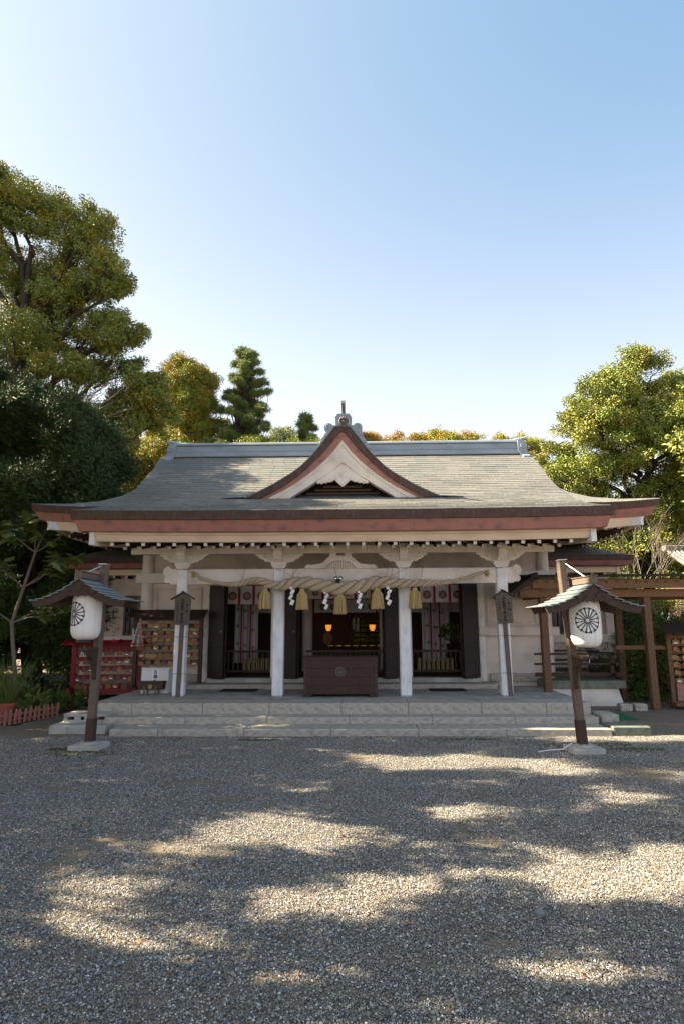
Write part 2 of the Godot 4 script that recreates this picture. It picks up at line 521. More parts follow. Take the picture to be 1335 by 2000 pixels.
func make_hall() -> void:
	var hall := thing("shrine_hall", "white shrine hall with curved grey shingle roof, gable and open porch", "shrine")
	var e: Geo
	# ---- main roof deck and its shingles
	e = Geo.new()
	var zs := []
	var z := 1.5
	while z > -4.55:
		zs.append(z)
		z -= 0.3
	zs.append(-4.6)
	for i in zs.size() - 1:
		var nx := 20
		for k in nx:
			var q := []
			for c in [[i, k], [i, k + 1], [i + 1, k + 1], [i + 1, k]]:
				var hw := verge(zs[c[0]])
				var x: float = lerpf(-hw, hw, float(c[1]) / nx)
				q.append(Vector3(x, roof_y(x, zs[c[0]]) - 0.03, zs[c[0]]))
			e.quado(q[0], q[1], q[2], q[3], Vector3.UP)
			# the slope behind the ridge
			var f := []
			if zs[i + 1] < -0.2:
				for c in q:
					f.append(Vector3(c.x, c.y, -9.2 - c.z))
				e.quado(f[0], f[1], f[2], f[3], Vector3.UP)
	# flared skirts to the eave corners, and side slopes
	for sx in [-1.0, 1.0]:
		var hip := [Vector3(5.16, roof_y(5.16, -1.9) - 0.02, -1.9), Vector3(5.3, 4.86, -1.45), Vector3(5.62, 4.65, -1.0), Vector3(6.1, 4.53, -0.66), Vector3(6.8, 4.47, -0.3)]
		var eave := [Vector3(4.9, 4.395, -0.27), Vector3(5.05, 4.392, -0.27), Vector3(5.6, 4.385, -0.28), Vector3(6.1, 4.405, -0.29), Vector3(6.8, 4.455, -0.3)]
		var m := Vector3(sx, 1, 1)
		for i in hip.size() - 1:
			e.quado(hip[i] * m, hip[i + 1] * m, eave[i + 1] * m, eave[i] * m, Vector3.UP)
			var ha: Vector3 = hip[i] * m
			var hb: Vector3 = hip[i + 1] * m
			e.quado(ha, hb, Vector3(hb.x, hb.y, -9.2 - hb.z), Vector3(ha.x, ha.y, -9.2 - ha.z), Vector3(sx, 1, 0))
	var roof := part("roof", e.mesh(), M.shingle_far, hall)
	# rows of shingles; the rows under the ridge show largest
	var sh := Geo.new()
	sh.cbox(Vector3.ZERO, Vector3(1, 0.020, 0.225), 0.005)
	var shm := sh.mesh()
	var arc := [0.0]
	var zz := [1.5]
	var y0 := prof(1.5)
	z = 1.5
	while z > -4.45:
		z -= 0.02
		var y1 := prof(z)
		arc.append(arc[-1] + sqrt(0.0004 + (y1 - y0) * (y1 - y0)))
		zz.append(z)
		y0 = y1
	var spots := []
	var total: float = arc[-1]
	var rows := int(total / 0.176)
	var idx := 0
	for r in rows:
		var sr := 0.11 + r * 0.176
		while idx < arc.size() - 1 and arc[idx] < sr:
			idx += 1
		var zr: float = zz[idx]
		var sl := atan(-(prof(zr - 0.05) - prof(zr + 0.05)) / -0.1)
		sl = atan((prof(zr - 0.05) - prof(zr + 0.05)) / 0.1)
		var hw := verge(zr)
		var x := -hw + rr(0.0, 0.14) - 0.1
		while x < hw:
			var len := 0.335
			var a: float = maxf(x, -hw)
			var b: float = minf(x + len - 0.004, hw)
			x += len
			if b - a < 0.05:
				continue
			var mx := (a + b) * 0.5
			# covered by the gable
			if zr < -0.95 and prof(zr) < gable_y(absf(mx)) - 0.35:
				continue
			var lift := atan((roof_y(b, zr) - roof_y(a, zr)) / (b - a))
			var bs := Basis(Vector3.BACK, lift) * Basis(Vector3.RIGHT, sl - 0.075 + rr(-0.010, 0.010))
			bs = bs * Basis.from_scale(Vector3(b - a, 1, 1))
			spots.append([r, Transform3D(bs, Vector3(mx, roof_y(mx, zr) + rr(-0.001, 0.003), zr))])
	var far := []
	var fcol := []
	var near := 0
	var pn := FastNoiseLite.new()
	pn.seed = 77
	pn.frequency = 0.35
	for i in range(spots.size() - 1, -1, -1):
		var s: Array = spots[i]
		if near < 300:
			part("shingle", shm, M["shingle_%d" % clampi(int(2.5 + pn.get_noise_2d(s[1].origin.x, s[1].origin.z * 1.5) * 4.0 + rr(-1.6, 1.6)), 0, 4)], roof, s[1])
			near += 1
		else:
			far.append(s[1])
			var t := rr(0.88, 1.1) * (1.0 + 0.35 * pn.get_noise_2d(s[1].origin.x, s[1].origin.z * 1.5))
			fcol.append(Color(t * rr(0.97, 1.04), t, t * rr(0.94, 1.02)))
	copies("shingle_rows", shm, M.shingle_far, far, fcol, roof).set_meta("kind", "stuff")
	# ---- porch eave: dark edge, copper band, cream board
	var path := []
	var outs := []
	path.append(Vector3(-5.0, 0.05, -0.7)); outs.append(Vector3(-1, 0, 0))
	path.append(Vector3(-5.0, 0.035, 1.45)); outs.append(Vector3(-1, 0, 1))
	for k in range(1, 20):
		var x := lerpf(-5.0, 5.0, k / 20.0)
		path.append(Vector3(x, 0.035 * pow(absf(x) / 5.0, 3.0), 1.45)); outs.append(Vector3(0, 0, 1))
	path.append(Vector3(5.0, 0.035, 1.45)); outs.append(Vector3(1, 0, 1))
	path.append(Vector3(5.0, 0.05, -0.7)); outs.append(Vector3(1, 0, 0))
	e = Geo.new()
	e.sweep(path, outs, [Vector2(0.05, 3.925), Vector2(0.045, 3.86), Vector2(0.052, 3.855), Vector2(0.04, 3.765), Vector2(-0.2, 3.765), Vector2(-0.2, 3.90)])
	part("eave_edge", e.mesh(), M.dark_copper, hall)
	e = Geo.new()
	e.sweep(path, outs, [Vector2(0.0, 3.762), Vector2(-0.07, 3.555), Vector2(-0.25, 3.555), Vector2(-0.25, 3.762)])
	part("eave_band", e.mesh(), M.copper_band, hall)
	path = []
	outs = []
	for k in 21:
		var x := lerpf(-4.68, 4.68, k / 20.0)
		path.append(Vector3(x, 0.04 * pow(absf(x) / 4.7, 3.0), 1.2)); outs.append(Vector3(0, 0, 1))
	e = Geo.new()
	e.sweep(path, outs, [Vector2(0.03, 3.553), Vector2(0.03, 3.51), Vector2(0.0, 3.50), Vector2(-0.05, 3.385), Vector2(-0.14, 3.385), Vector2(-0.14, 3.553)])
	part("eave_board", e.mesh(), M.cream_paint, hall)
	for sx in [-1.0, 1.0]:
		e = Geo.new()
		e.cbox(Vector3(sx * 4.735, 3.465, 1.13), Vector3(0.105, 0.25, 0.22), 0.008)
		part("eave_end_block", e.mesh(), M.pillar_paint, hall)
		e = Geo.new()
		e.prism(v2([[-1.7, 3.62], [1.03, 3.35], [1.03, 3.56], [-1.7, 3.95]]), -0.05, 0.05, Transform3D(Basis(Vector3.UP, -PI / 2), Vector3(sx * 4.735, 0, 0)))
		part("verge_beam", e.mesh(), M.cream_paint, hall)
	# sloping boards over the rafters
	e = Geo.new()
	var bw := 0.2
	for k in 48:
		var x0 := -4.8 + k * bw
		e.quado(Vector3(x0 + 0.002, 3.455, 1.1), Vector3(x0 + bw - 0.002, 3.455, 1.1), Vector3(x0 + bw - 0.002, 4.1, -2.2), Vector3(x0 + 0.002, 4.1, -2.2), Vector3.DOWN)
		e.quado(Vector3(x0 + 0.002, 3.475, 1.1), Vector3(x0 + bw - 0.002, 3.475, 1.1), Vector3(x0 + bw - 0.002, 4.12, -2.2), Vector3(x0 + 0.002, 4.12, -2.2), Vector3.UP)
	part("soffit", e.mesh(), M.dark_brown, hall)
	# two rows of rafters with white-painted tips
	var raf := Geo.new()
	raf.box(Vector3(0, 0, -1.35), Vector3(0.06, 0.06, 2.7))
	var rafm := raf.mesh()
	raf = Geo.new()
	raf.cbox(Vector3(0, 0, 0.02), Vector3(0.064, 0.064, 0.04), 0.003)
	var tipm := raf.mesh()
	var sb := Basis(Vector3.RIGHT, atan(0.196))
	for k in 30:
		var q := part("rafter", rafm, M.dark_brown, hall, Transform3D(sb, Vector3(-4.42 + k * 0.3035, 3.362 + 0.025 * pow(absf(k - 14.5) / 14.5, 3.0), 1.0)))
		part("rafter_tip", tipm, M.pillar_paint, q)
	for k in 30:
		var q := part("rafter", rafm, M.dark_brown, hall, Transform3D(sb, Vector3(-4.36 + k * 0.2995, 3.372, 0.48)))
		part("rafter_tip", tipm, M.white_paint, q)
	# ---- porch pillars, beams and brackets
	for x in [-3.32, -1.31, 1.27, 3.28]:
		e = Geo.new()
		e.cbox(Vector3(x, 1.70, -0.11), Vector3(0.225, 2.56, 0.225), 0.022)
		part("pillar", e.mesh(), M.pillar_paint, hall)
	for a in [[-3.207, -1.423], [-1.197, 1.157], [1.383, 3.167]]:
		e = Geo.new()
		e.cbox(Vector3((a[0] + a[1]) * 0.5, 2.82, -0.11), Vector3(a[1] - a[0], 0.32, 0.18), 0.012)
		var tb := part("tie_beam", e.mesh(), M.white_paint, hall)
		# incised scrolls
		if a[0] < -1.0 and a[1] > 1.0:
			for sx in [-1.0, 1.0]:
				var sc := Geo.new()
				for c in [[0.32, 2.88, 0.045, 1.0], [0.62, 2.80, 0.06, -1.0], [0.86, 2.87, 0.05, 1.0], [0.50, 2.76, 0.035, 1.0]]:
					var pts := []
					var nor := []
					for t in 22:
						var an: float = t * 0.36 * c[3]
						var rd: float = c[2] * (1.0 - t / 24.0)
						pts.append(Vector3(sx * (c[0] + cos(an) * rd) - 0.02, c[1] + sin(an) * rd, -0.0185))
						nor.append(Vector3(0, 0, 1))
					sc.ribbon(pts, nor, 0.005)
				part("scroll", sc.mesh(), M.wall_plaster, tb)
	for sx in [-1.0, 1.0]:
		e = Geo.new()
		var nose := [[0.0, 2.67], [0.12, 2.665], [0.17, 2.70], [0.22, 2.69], [0.27, 2.73], [0.27, 2.79], [0.24, 2.82], [0.28, 2.86], [0.30, 2.93], [0.27, 3.01], [0.19, 3.045], [0.12, 2.99], [0.0, 2.975]]
		var px: float = 3.393 if sx > 0 else -3.433
		e.prism(v2(nose if sx > 0 else mir(nose)), -0.19, -0.03, Transform3D(Basis.IDENTITY, Vector3(px, 0, 0)))
		var nb := part("beam_nose", e.mesh(), M.white_paint, hall)
		e = Geo.new()
		var pts := []
		var nor := []
		for t in 20:
			var an: float = t * 0.42 * sx
			pts.append(Vector3(px + sx * 0.17 + cos(an) * 0.06 * (1 - t / 24.0), 2.87 + sin(an) * 0.06 * (1 - t / 24.0), -0.027))
			nor.append(Vector3(0, 0, 1))
		e.ribbon(pts, nor, 0.006)
		part("scroll", e.mesh(), M.wall_plaster, nb)
	for x in [-3.32, -1.31, 1.27, 3.28]:
		e = Geo.new()
		e.prism(v2([[-0.11, 2.983], [0.11, 2.983], [0.14, 3.03], [0.16, 3.06], [0.16, 3.12], [-0.16, 3.12], [-0.16, 3.06], [-0.14, 3.03]]), -0.26, 0.02, Transform3D(Basis.IDENTITY, Vector3(x, 0, 0)))
		var br := part("bracket", e.mesh(), M.white_paint, hall)
		e = Geo.new()
		var arm := [[0.0, 3.09], [0.17, 3.095], [0.22, 3.13], [0.28, 3.125], [0.33, 3.17], [0.40, 3.19], [0.44, 3.245], [0.50, 3.262], [0.50, 3.302], [0.0, 3.302]]
		var full := arm.duplicate()
		var lm := mir(arm)
		lm.reverse()
		full = full.slice(0, full.size() - 1) + lm.slice(1)
		e.prism(v2(full), -0.19, -0.05, Transform3D(Basis.IDENTITY, Vector3(x, 0, 0)))
		part("bracket_arm", e.mesh(), M.white_paint, br)
		for sx in [-1.0, 1.0]:
			e = Geo.new()
			var pts := []
			var nor := []
			for t in 16:
				var an: float = t * 0.45
				pts.append(Vector3(x + sx * (0.29 + cos(an) * 0.045 * (1 - t / 20.0)), 3.24 + sin(an) * 0.045 * (1 - t / 20.0), -0.047))
				nor.append(Vector3(0, 0, 1))
			e.ribbon(pts, nor, 0.005)
			part("scroll", e.mesh(), M.wall_plaster, br)
		# forward nose in steps
		e = Geo.new()
		e.prism(v2([[-0.1, 3.122], [0.06, 3.122], [0.10, 3.16], [0.14, 3.165], [0.18, 3.22], [0.21, 3.24], [0.235, 3.32], [0.235, 3.47], [-0.1, 3.50]]), -0.085, 0.085, Transform3D(Basis(Vector3.UP, -PI / 2), Vector3(x, 0, 0)))
		part("bracket_nose", e.mesh(), M.white_paint, br)
	e = Geo.new()
	e.cbox(Vector3(-0.02, 3.395, -0.12), Vector3(8.84, 0.18, 0.17), 0.01)
	part("purlin", e.mesh(), M.white_paint, hall)
	# frog-leg strut with combed panel
	e = Geo.new()
	e.prism(v2([[-0.78, 2.985], [-0.77, 3.03], [-0.69, 3.08], [-0.65, 3.05], [-0.54, 3.075], [-0.46, 3.075], [-0.38, 3.12], [-0.31, 3.20], [-0.25, 3.245], [-0.27, 3.302], [-0.12, 3.302], [-0.12, 3.25], [0.06, 3.25], [0.06, 3.302], [0.21, 3.302], [0.19, 3.245], [0.25, 3.20], [0.32, 3.12], [0.40, 3.075], [0.48, 3.075], [0.59, 3.05], [0.63, 3.08], [0.71, 3.03], [0.72, 2.985],
		[0.30, 2.985], [0.25, 3.05], [0.15, 3.12], [0.06, 3.145], [-0.12, 3.145], [-0.21, 3.12], [-0.31, 3.05], [-0.36, 2.985]]), -0.17, -0.05)
	var kg := part("frog_leg_strut", e.mesh(), M.white_paint, hall)
	e = Geo.new()
	e.prism(v2([[-0.36, 2.985], [-0.31, 3.05], [-0.21, 3.12], [-0.12, 3.145], [0.06, 3.145], [0.15, 3.12], [0.25, 3.05], [0.30, 2.985]]), -0.16, -0.12)
	part("strut_panel", e.mesh(), M.wall_plaster, kg)
	for k in 14:
		var x := -0.325 + k * 0.0455
		var t := 3.14 - 0.14 * pow(absf(x + 0.03) / 0.33, 2.2)
		e = Geo.new()
		e.cbox(Vector3(x, (2.986 + t) * 0.5, -0.108), Vector3(0.026, maxf(t - 2.986, 0.02), 0.022), 0.005)
		part("comb_slat", e.mesh(), M.white_paint, kg)
	# ---- gable over the porch
	make_gable(hall)
	make_ridge(hall)
	make_corners(hall)
	make_walls(hall)

func gable_y(ax: float) -> float:
	var pts := [[0.0, 6.40], [0.17, 6.31], [0.37, 6.04], [0.62, 5.71], [0.95, 5.36], [1.34, 5.09], [1.74, 4.86], [2.17, 4.66], [2.6, 4.60]]
	if ax >= 2.6:
		return -10.0
	for i in pts.size() - 1:
		if ax <= pts[i + 1][0]:
			return lerpf(pts[i][1], pts[i + 1][1], (ax - pts[i][0]) / (pts[i + 1][0] - pts[i][0]))
	return -10.0

func make_gable(hall: Node3D) -> void:
	var gb := Node3D.new()
	gb.name = "gable"
	hall.add_child(gb, true)
	gb.position = Vector3(0.0, 0, -0.75)
	var outer := [[0.0, 6.315], [0.17, 6.31], [0.27, 6.17], [0.37, 6.04], [0.50, 5.86], [0.62, 5.71], [0.78, 5.53], [0.95, 5.36], [1.14, 5.215], [1.34, 5.09], [1.54, 4.965], [1.74, 4.86], [1.95, 4.755], [2.20, 4.645]]
	var mid := [[0.0, 6.19], [0.06, 6.17], [0.29, 5.87], [0.44, 5.69], [0.60, 5.53], [0.78, 5.35], [0.97, 5.18], [1.16, 5.035], [1.36, 4.90], [1.60, 4.76], [1.86, 4.63]]
	var inn := [[0.0, 6.01], [0.21, 5.73], [0.40, 5.525], [0.60, 5.34], [0.79, 5.185], [0.98, 5.05], [1.17, 4.925], [1.37, 4.81], [1.55, 4.72], [1.72, 4.63]]
	var inn2 := [[0.0, 5.89], [0.19, 5.65], [0.38, 5.45], [0.58, 5.27], [0.96, 4.98], [1.35, 4.73], [1.52, 4.62]]
	var low := [[0.0, 5.48], [0.20, 5.325], [0.40, 5.17], [0.60, 5.04], [0.79, 4.91], [1.08, 4.73], [1.26, 4.60]]
	var band := func(a: Array, b: Array) -> PackedVector2Array:
		var q := a.duplicate()
		var bm := b.duplicate()
		bm.reverse()
		q += bm
		return v2(q)
	for sx in [1.0, -1.0]:
		var f := func(a: Array) -> Array: return a if sx > 0 else mir(a)
		var e := Geo.new()
		e.prism(band.call(f.call(outer), f.call(mid)), -0.3, 0.0)
		part("verge_edge", e.mesh(), M.dark_copper, gb)
		e = Geo.new()
		e.prism(band.call(f.call(mid), f.call(inn)), -0.3, -0.045)
		part("verge_band", e.mesh(), M.copper_band, gb)
		e = Geo.new()
		e.prism(band.call(f.call(inn), f.call(inn2)), -0.3, -0.07)
		e.prism(band.call(f.call(inn2), f.call(low)), -0.3, -0.095)
		part("bargeboard", e.mesh(), M.white_paint, gb)
		# curved roof of the gable, running back into the main slope
		e = Geo.new()
		for i in outer.size() - 1:
			var a: Vector3 = Vector3(sx * outer[i][0], outer[i][1] + 0.012, 0.02)
			var b: Vector3 = Vector3(sx * outer[i + 1][0], outer[i + 1][1] + 0.012, 0.02)
			var d := Vector3(0, 0, -3.4)
			e.quado(a, b, b + d, a + d, Vector3(sx, 1, 0))
			e.quado(a + Vector3(0, -0.03, 0), b + Vector3(0, -0.03, 0), b + d + Vector3(0, -0.03, 0), a + d + Vector3(0, -0.03, 0), Vector3(-sx, -1, 0))
			e.quado(a, b, b + Vector3(0, -0.03, 0), a + Vector3(0, -0.03, 0), Vector3(0, 0, 1))
		# pointed toe where it dies into the slope
		var tx := Vector3(sx * 2.75, roof_y(2.75, -0.8) + 0.03, -0.05)
		var la: Vector3 = Vector3(sx * outer[-1][0], outer[-1][1] + 0.012, 0.02)
		e.trio(la, tx, la + Vector3(0, 0, -0.7), Vector3(sx, 1, 0))
		part("gable_roof", e.mesh(), M.shingle_1, gb)
	# carved pendant board
	var e2 := Geo.new()
	var pb := [[0.0, 5.47], [0.60, 5.03], [0.56, 4.985], [0.52, 5.005], [0.47, 4.98], [0.43, 5.01], [0.37, 5.0], [0.33, 5.03], [0.27, 5.03], [0.22, 5.055], [0.17, 5.075], [0.14, 5.04], [0.10, 5.0], [0.06, 4.965], [0.03, 4.935], [0.0, 4.92]]
	var pm := mir(pb)
	pm.reverse()
	e2.prism(v2(pb + pm.slice(1, pm.size() - 1)), -0.2, -0.12)
	var pend := part("pendant_board", e2.mesh(), M.white_paint, gb)
	# flower boss and cloud relief
	e2 = Geo.new()
	for k in 6:
		var a := TAU * k / 6.0 + PI / 6
		var o := Vector3(cos(a) * 0.055, 5.19 + sin(a) * 0.055, -0.118)
		e2.trio(Vector3(0.0, 5.19, -0.085), o + Vector3(-sin(a), cos(a), 0) * 0.035, o + Vector3(cos(a), sin(a), 0) * 0.05, Vector3(0, 0, 1))
		e2.trio(Vector3(0.0, 5.19, -0.085), o - Vector3(-sin(a), cos(a), 0) * 0.035, o + Vector3(cos(a), sin(a), 0) * 0.05, Vector3(0, 0, 1))
	part("flower_boss", e2.mesh(), M.white_paint, pend)
	e2 = Geo.new()
	for sx in [-1.0, 1.0]:
		for c in [[0.15, 5.10, 0.04], [0.26, 5.07, 0.035], [0.36, 5.04, 0.03], [0.46, 5.02, 0.025]]:
			var pts := []
			var rad := []
			for t in 14:
				var an := t * 0.5
				pts.append(Vector3(sx * (c[0] + cos(an) * c[2] * (1 - t / 18.0)), c[1] + sin(an) * c[2] * (1 - t / 18.0), -0.118))
				rad.append(0.008)
			e2.tube(pts, rad, 5)
	part("cloud_relief", e2.mesh(), M.white_paint, pend)
	# louvred dark recess
	e2 = Geo.new()
	e2.prism(v2([[-1.5, 4.5], [1.5, 4.5], [0.9, 5.1], [0.0, 5.6], [-0.9, 5.1]]), -0.72, -0.70)
	part("recess_back", e2.mesh(), M.dark_brown, gb)
	for k in 4:
		e2 = Geo.new()
		var wd: float = [2.1, 1.7, 1.3, 0.9][k]
		e2.cbox(Vector3(0, 4.76 + k * 0.075, -0.55 + k * 0.03), Vector3(wd, 0.05, 0.06), 0.006)
		part("louvre", e2.mesh(), M.wood_grey_x, gb)
	# crowning ornament with scroll wings
	e2 = Geo.new()
	var bl := [[-0.16, 6.30], [-0.175, 6.52], [-0.15, 6.56], [-0.12, 6.61], [0.15, 6.61], [0.18, 6.56], [0.205, 6.52], [0.20, 6.30]]
	e2.prism(v2(bl), -0.22, 0.0, Transform3D(Basis.IDENTITY, Vector3(0.015, 0, 0)))
	var orn := part("ridge_ornament", e2.mesh(), M.ridge_grey, gb)
	e2 = Geo.new()
	e2.prism(v2([[-0.125, 6.33], [-0.135, 6.50], [-0.09, 6.565], [0.12, 6.565], [0.165, 6.50], [0.155, 6.33]]), 0.0, 0.02, Transform3D(Basis.IDENTITY, Vector3(0.015, 0, 0)))
	part("ornament_panel", e2.mesh(), M.ridge_grey, orn)
	e2 = Geo.new()
	crest_petals(e2, 0.12, 0.03)
	part("crest", e2.mesh(), M.bronze, orn, Transform3D(Basis.IDENTITY, Vector3(0.03, 6.42, 0.024)))
	for sx in [1.0, -1.0]:
		e2 = Geo.new()
		var wing := [[0.15, 6.25], [0.20, 6.34], [0.24, 6.34], [0.27, 6.38], [0.34, 6.395], [0.41, 6.365], [0.44, 6.30], [0.42, 6.21], [0.38, 6.16], [0.45, 6.13], [0.455, 6.07], [0.51, 6.00], [0.53, 5.92], [0.59, 5.86], [0.60, 5.79], [0.57, 5.765], [0.40, 5.99], [0.27, 6.17]]
		e2.prism(v2(wing if sx > 0 else mir(wing)), -0.2, -0.02, Transform3D(Basis.IDENTITY, Vector3(0.02, 0, 0)))
		var wg := part("scroll_wing", e2.mesh(), M.ridge_grey, orn)
		e2 = Geo.new()
		for c in [[0.345, 6.30, 0.06], [0.40, 6.07, 0.05], [0.49, 5.92, 0.04]]:
			var pts := []
			var rad := []
			for t in 18:
				var an: float = PI * 0.5 - t * 0.42
				pts.append(Vector3(sx * (c[0] + cos(an) * c[2] * (1 - t / 22.0)) + 0.02, c[1] + sin(an) * c[2] * (1 - t / 22.0), -0.018))
				rad.append(0.012)
			e2.tube(pts, rad, 5)
		part("scroll_wing", e2.mesh(), M.ridge_grey, orn)
	e2 = Geo.new()
	e2.tube([Vector3(0.03, 6.57, -0.28), Vector3(0.03, 6.66, 0.0), Vector3(0.03, 6.76, 0.22), Vector3(0.03, 6.79, 0.28)], [0.042, 0.045, 0.047, 0.05], 14)
	part("finial", e2.mesh(), M.bronze, gb)

func make_ridge(hall: Node3D) -> void:
	var rd := Node3D.new()
	rd.name = "ridge"
	hall.add_child(rd, true)
	rd.position = Vector3(0.02, 0, -4.6)
	var e := Geo.new()
	e.cbox(Vector3(0, 6.80, 0), Vector3(9.9, 0.34, 0.42), 0.01)
	part("ridge_wall", e.mesh(), M.ridge_grey, rd)
	e = Geo.new()
	e.cbox(Vector3(0, 6.70, 0), Vector3(10.0, 0.14, 0.54), 0.015)
	part("ridge_base", e.mesh(), M.ridge_grey, rd)
	e = Geo.new()
	e.cbox(Vector3(0, 6.79, 0), Vector3(9.92, 0.012, 0.46), 0.0)
	part("ridge_moulding", e.mesh(), M.ridge_grey, rd)
	e = Geo.new()
	e.cbox(Vector3(0, 6.995, 0), Vector3(9.95, 0.035, 0.50), 0.01)
	part("ridge_moulding", e.mesh(), M.ridge_grey, rd)
	e = Geo.new()
	var path := []
	var rad := []
	for k in 25:
		var x := lerpf(-5.26, 5.26, k / 24.0)
		path.append(Vector3(x, 7.06 + 0.11 * pow(maxf(absf(x) - 4.6, 0.0) / 0.66, 2.0), 0))
		rad.append(0.06 if absf(x) < 5.0 else 0.05)
	e.tube(path, rad, 10)
	e.cbox(Vector3(0, 7.04, 0), Vector3(10.05, 0.05, 0.36), 0.012)
	part("ridge_cap", e.mesh(), M.ridge_grey, rd)
	for sx in [-1.0, 1.0]:
		e = Geo.new()
		# stepped scroll ending, seen from the front
		e.prism(v2([[0.0, 7.02], [0.17, 7.02], [0.20, 6.95], [0.17, 6.92], [0.24, 6.90], [0.27, 6.83], [0.24, 6.76], [0.20, 6.75], [0.25, 6.73], [0.27, 6.66], [0.32, 6.56], [0.33, 6.44], [0.09, 6.47], [0.06, 6.6], [0.0, 6.74]] if sx > 0 else mir([[0.0, 7.02], [0.17, 7.02], [0.20, 6.95], [0.17, 6.92], [0.24, 6.90], [0.27, 6.83], [0.24, 6.76], [0.20, 6.75], [0.25, 6.73], [0.27, 6.66], [0.32, 6.56], [0.33, 6.44], [0.09, 6.47], [0.06, 6.6], [0.0, 6.74]])), -0.3, 0.3, Transform3D(Basis.IDENTITY, Vector3(sx * 4.93, 0, 0)))
		var oe := part("ridge_end", e.mesh(), M.ridge_grey, rd)
		e = Geo.new()
		e.tube([Vector3(sx * 5.08, 6.86, -0.32), Vector3(sx * 5.08, 6.86, 0.34)], [0.085, 0.085], 14)
		e.cbox(Vector3(sx * 5.14, 6.57, 0.22), Vector3(0.22, 0.13, 0.4), 0.02, Basis(Vector3.RIGHT, 0.5))
		part("ridge_scroll", e.mesh(), M.ridge_grey, oe)
		# upper verge that oversails the side gable
		e = Geo.new()
		e.prism(v2([[5.0, 6.62], [5.3, 6.50], [5.42, 6.32], [5.36, 5.9], [5.30, 5.5], [5.22, 5.0], [5.0, 4.9]] if sx > 0 else mir([[5.0, 6.62], [5.3, 6.50], [5.42, 6.32], [5.36, 5.9], [5.30, 5.5], [5.22, 5.0], [5.0, 4.9]])), -0.9, -0.7)
		part("side_verge", e.mesh(), M.shingle_1, rd)
		e = Geo.new()
		var gx: float = sx * 4.95
		e.trio(Vector3(gx, 4.6, 3.2), Vector3(gx, 4.6, -3.2), Vector3(gx, 6.7, 0), Vector3(sx, 0, 0))
		e.trio(Vector3(gx - sx * 0.1, 4.6, 3.2), Vector3(gx - sx * 0.1, 4.6, -3.2), Vector3(gx - sx * 0.1, 6.7, 0), Vector3(-sx, 0, 0))
		part("side_gable_wall", e.mesh(), M.white_paint, rd)

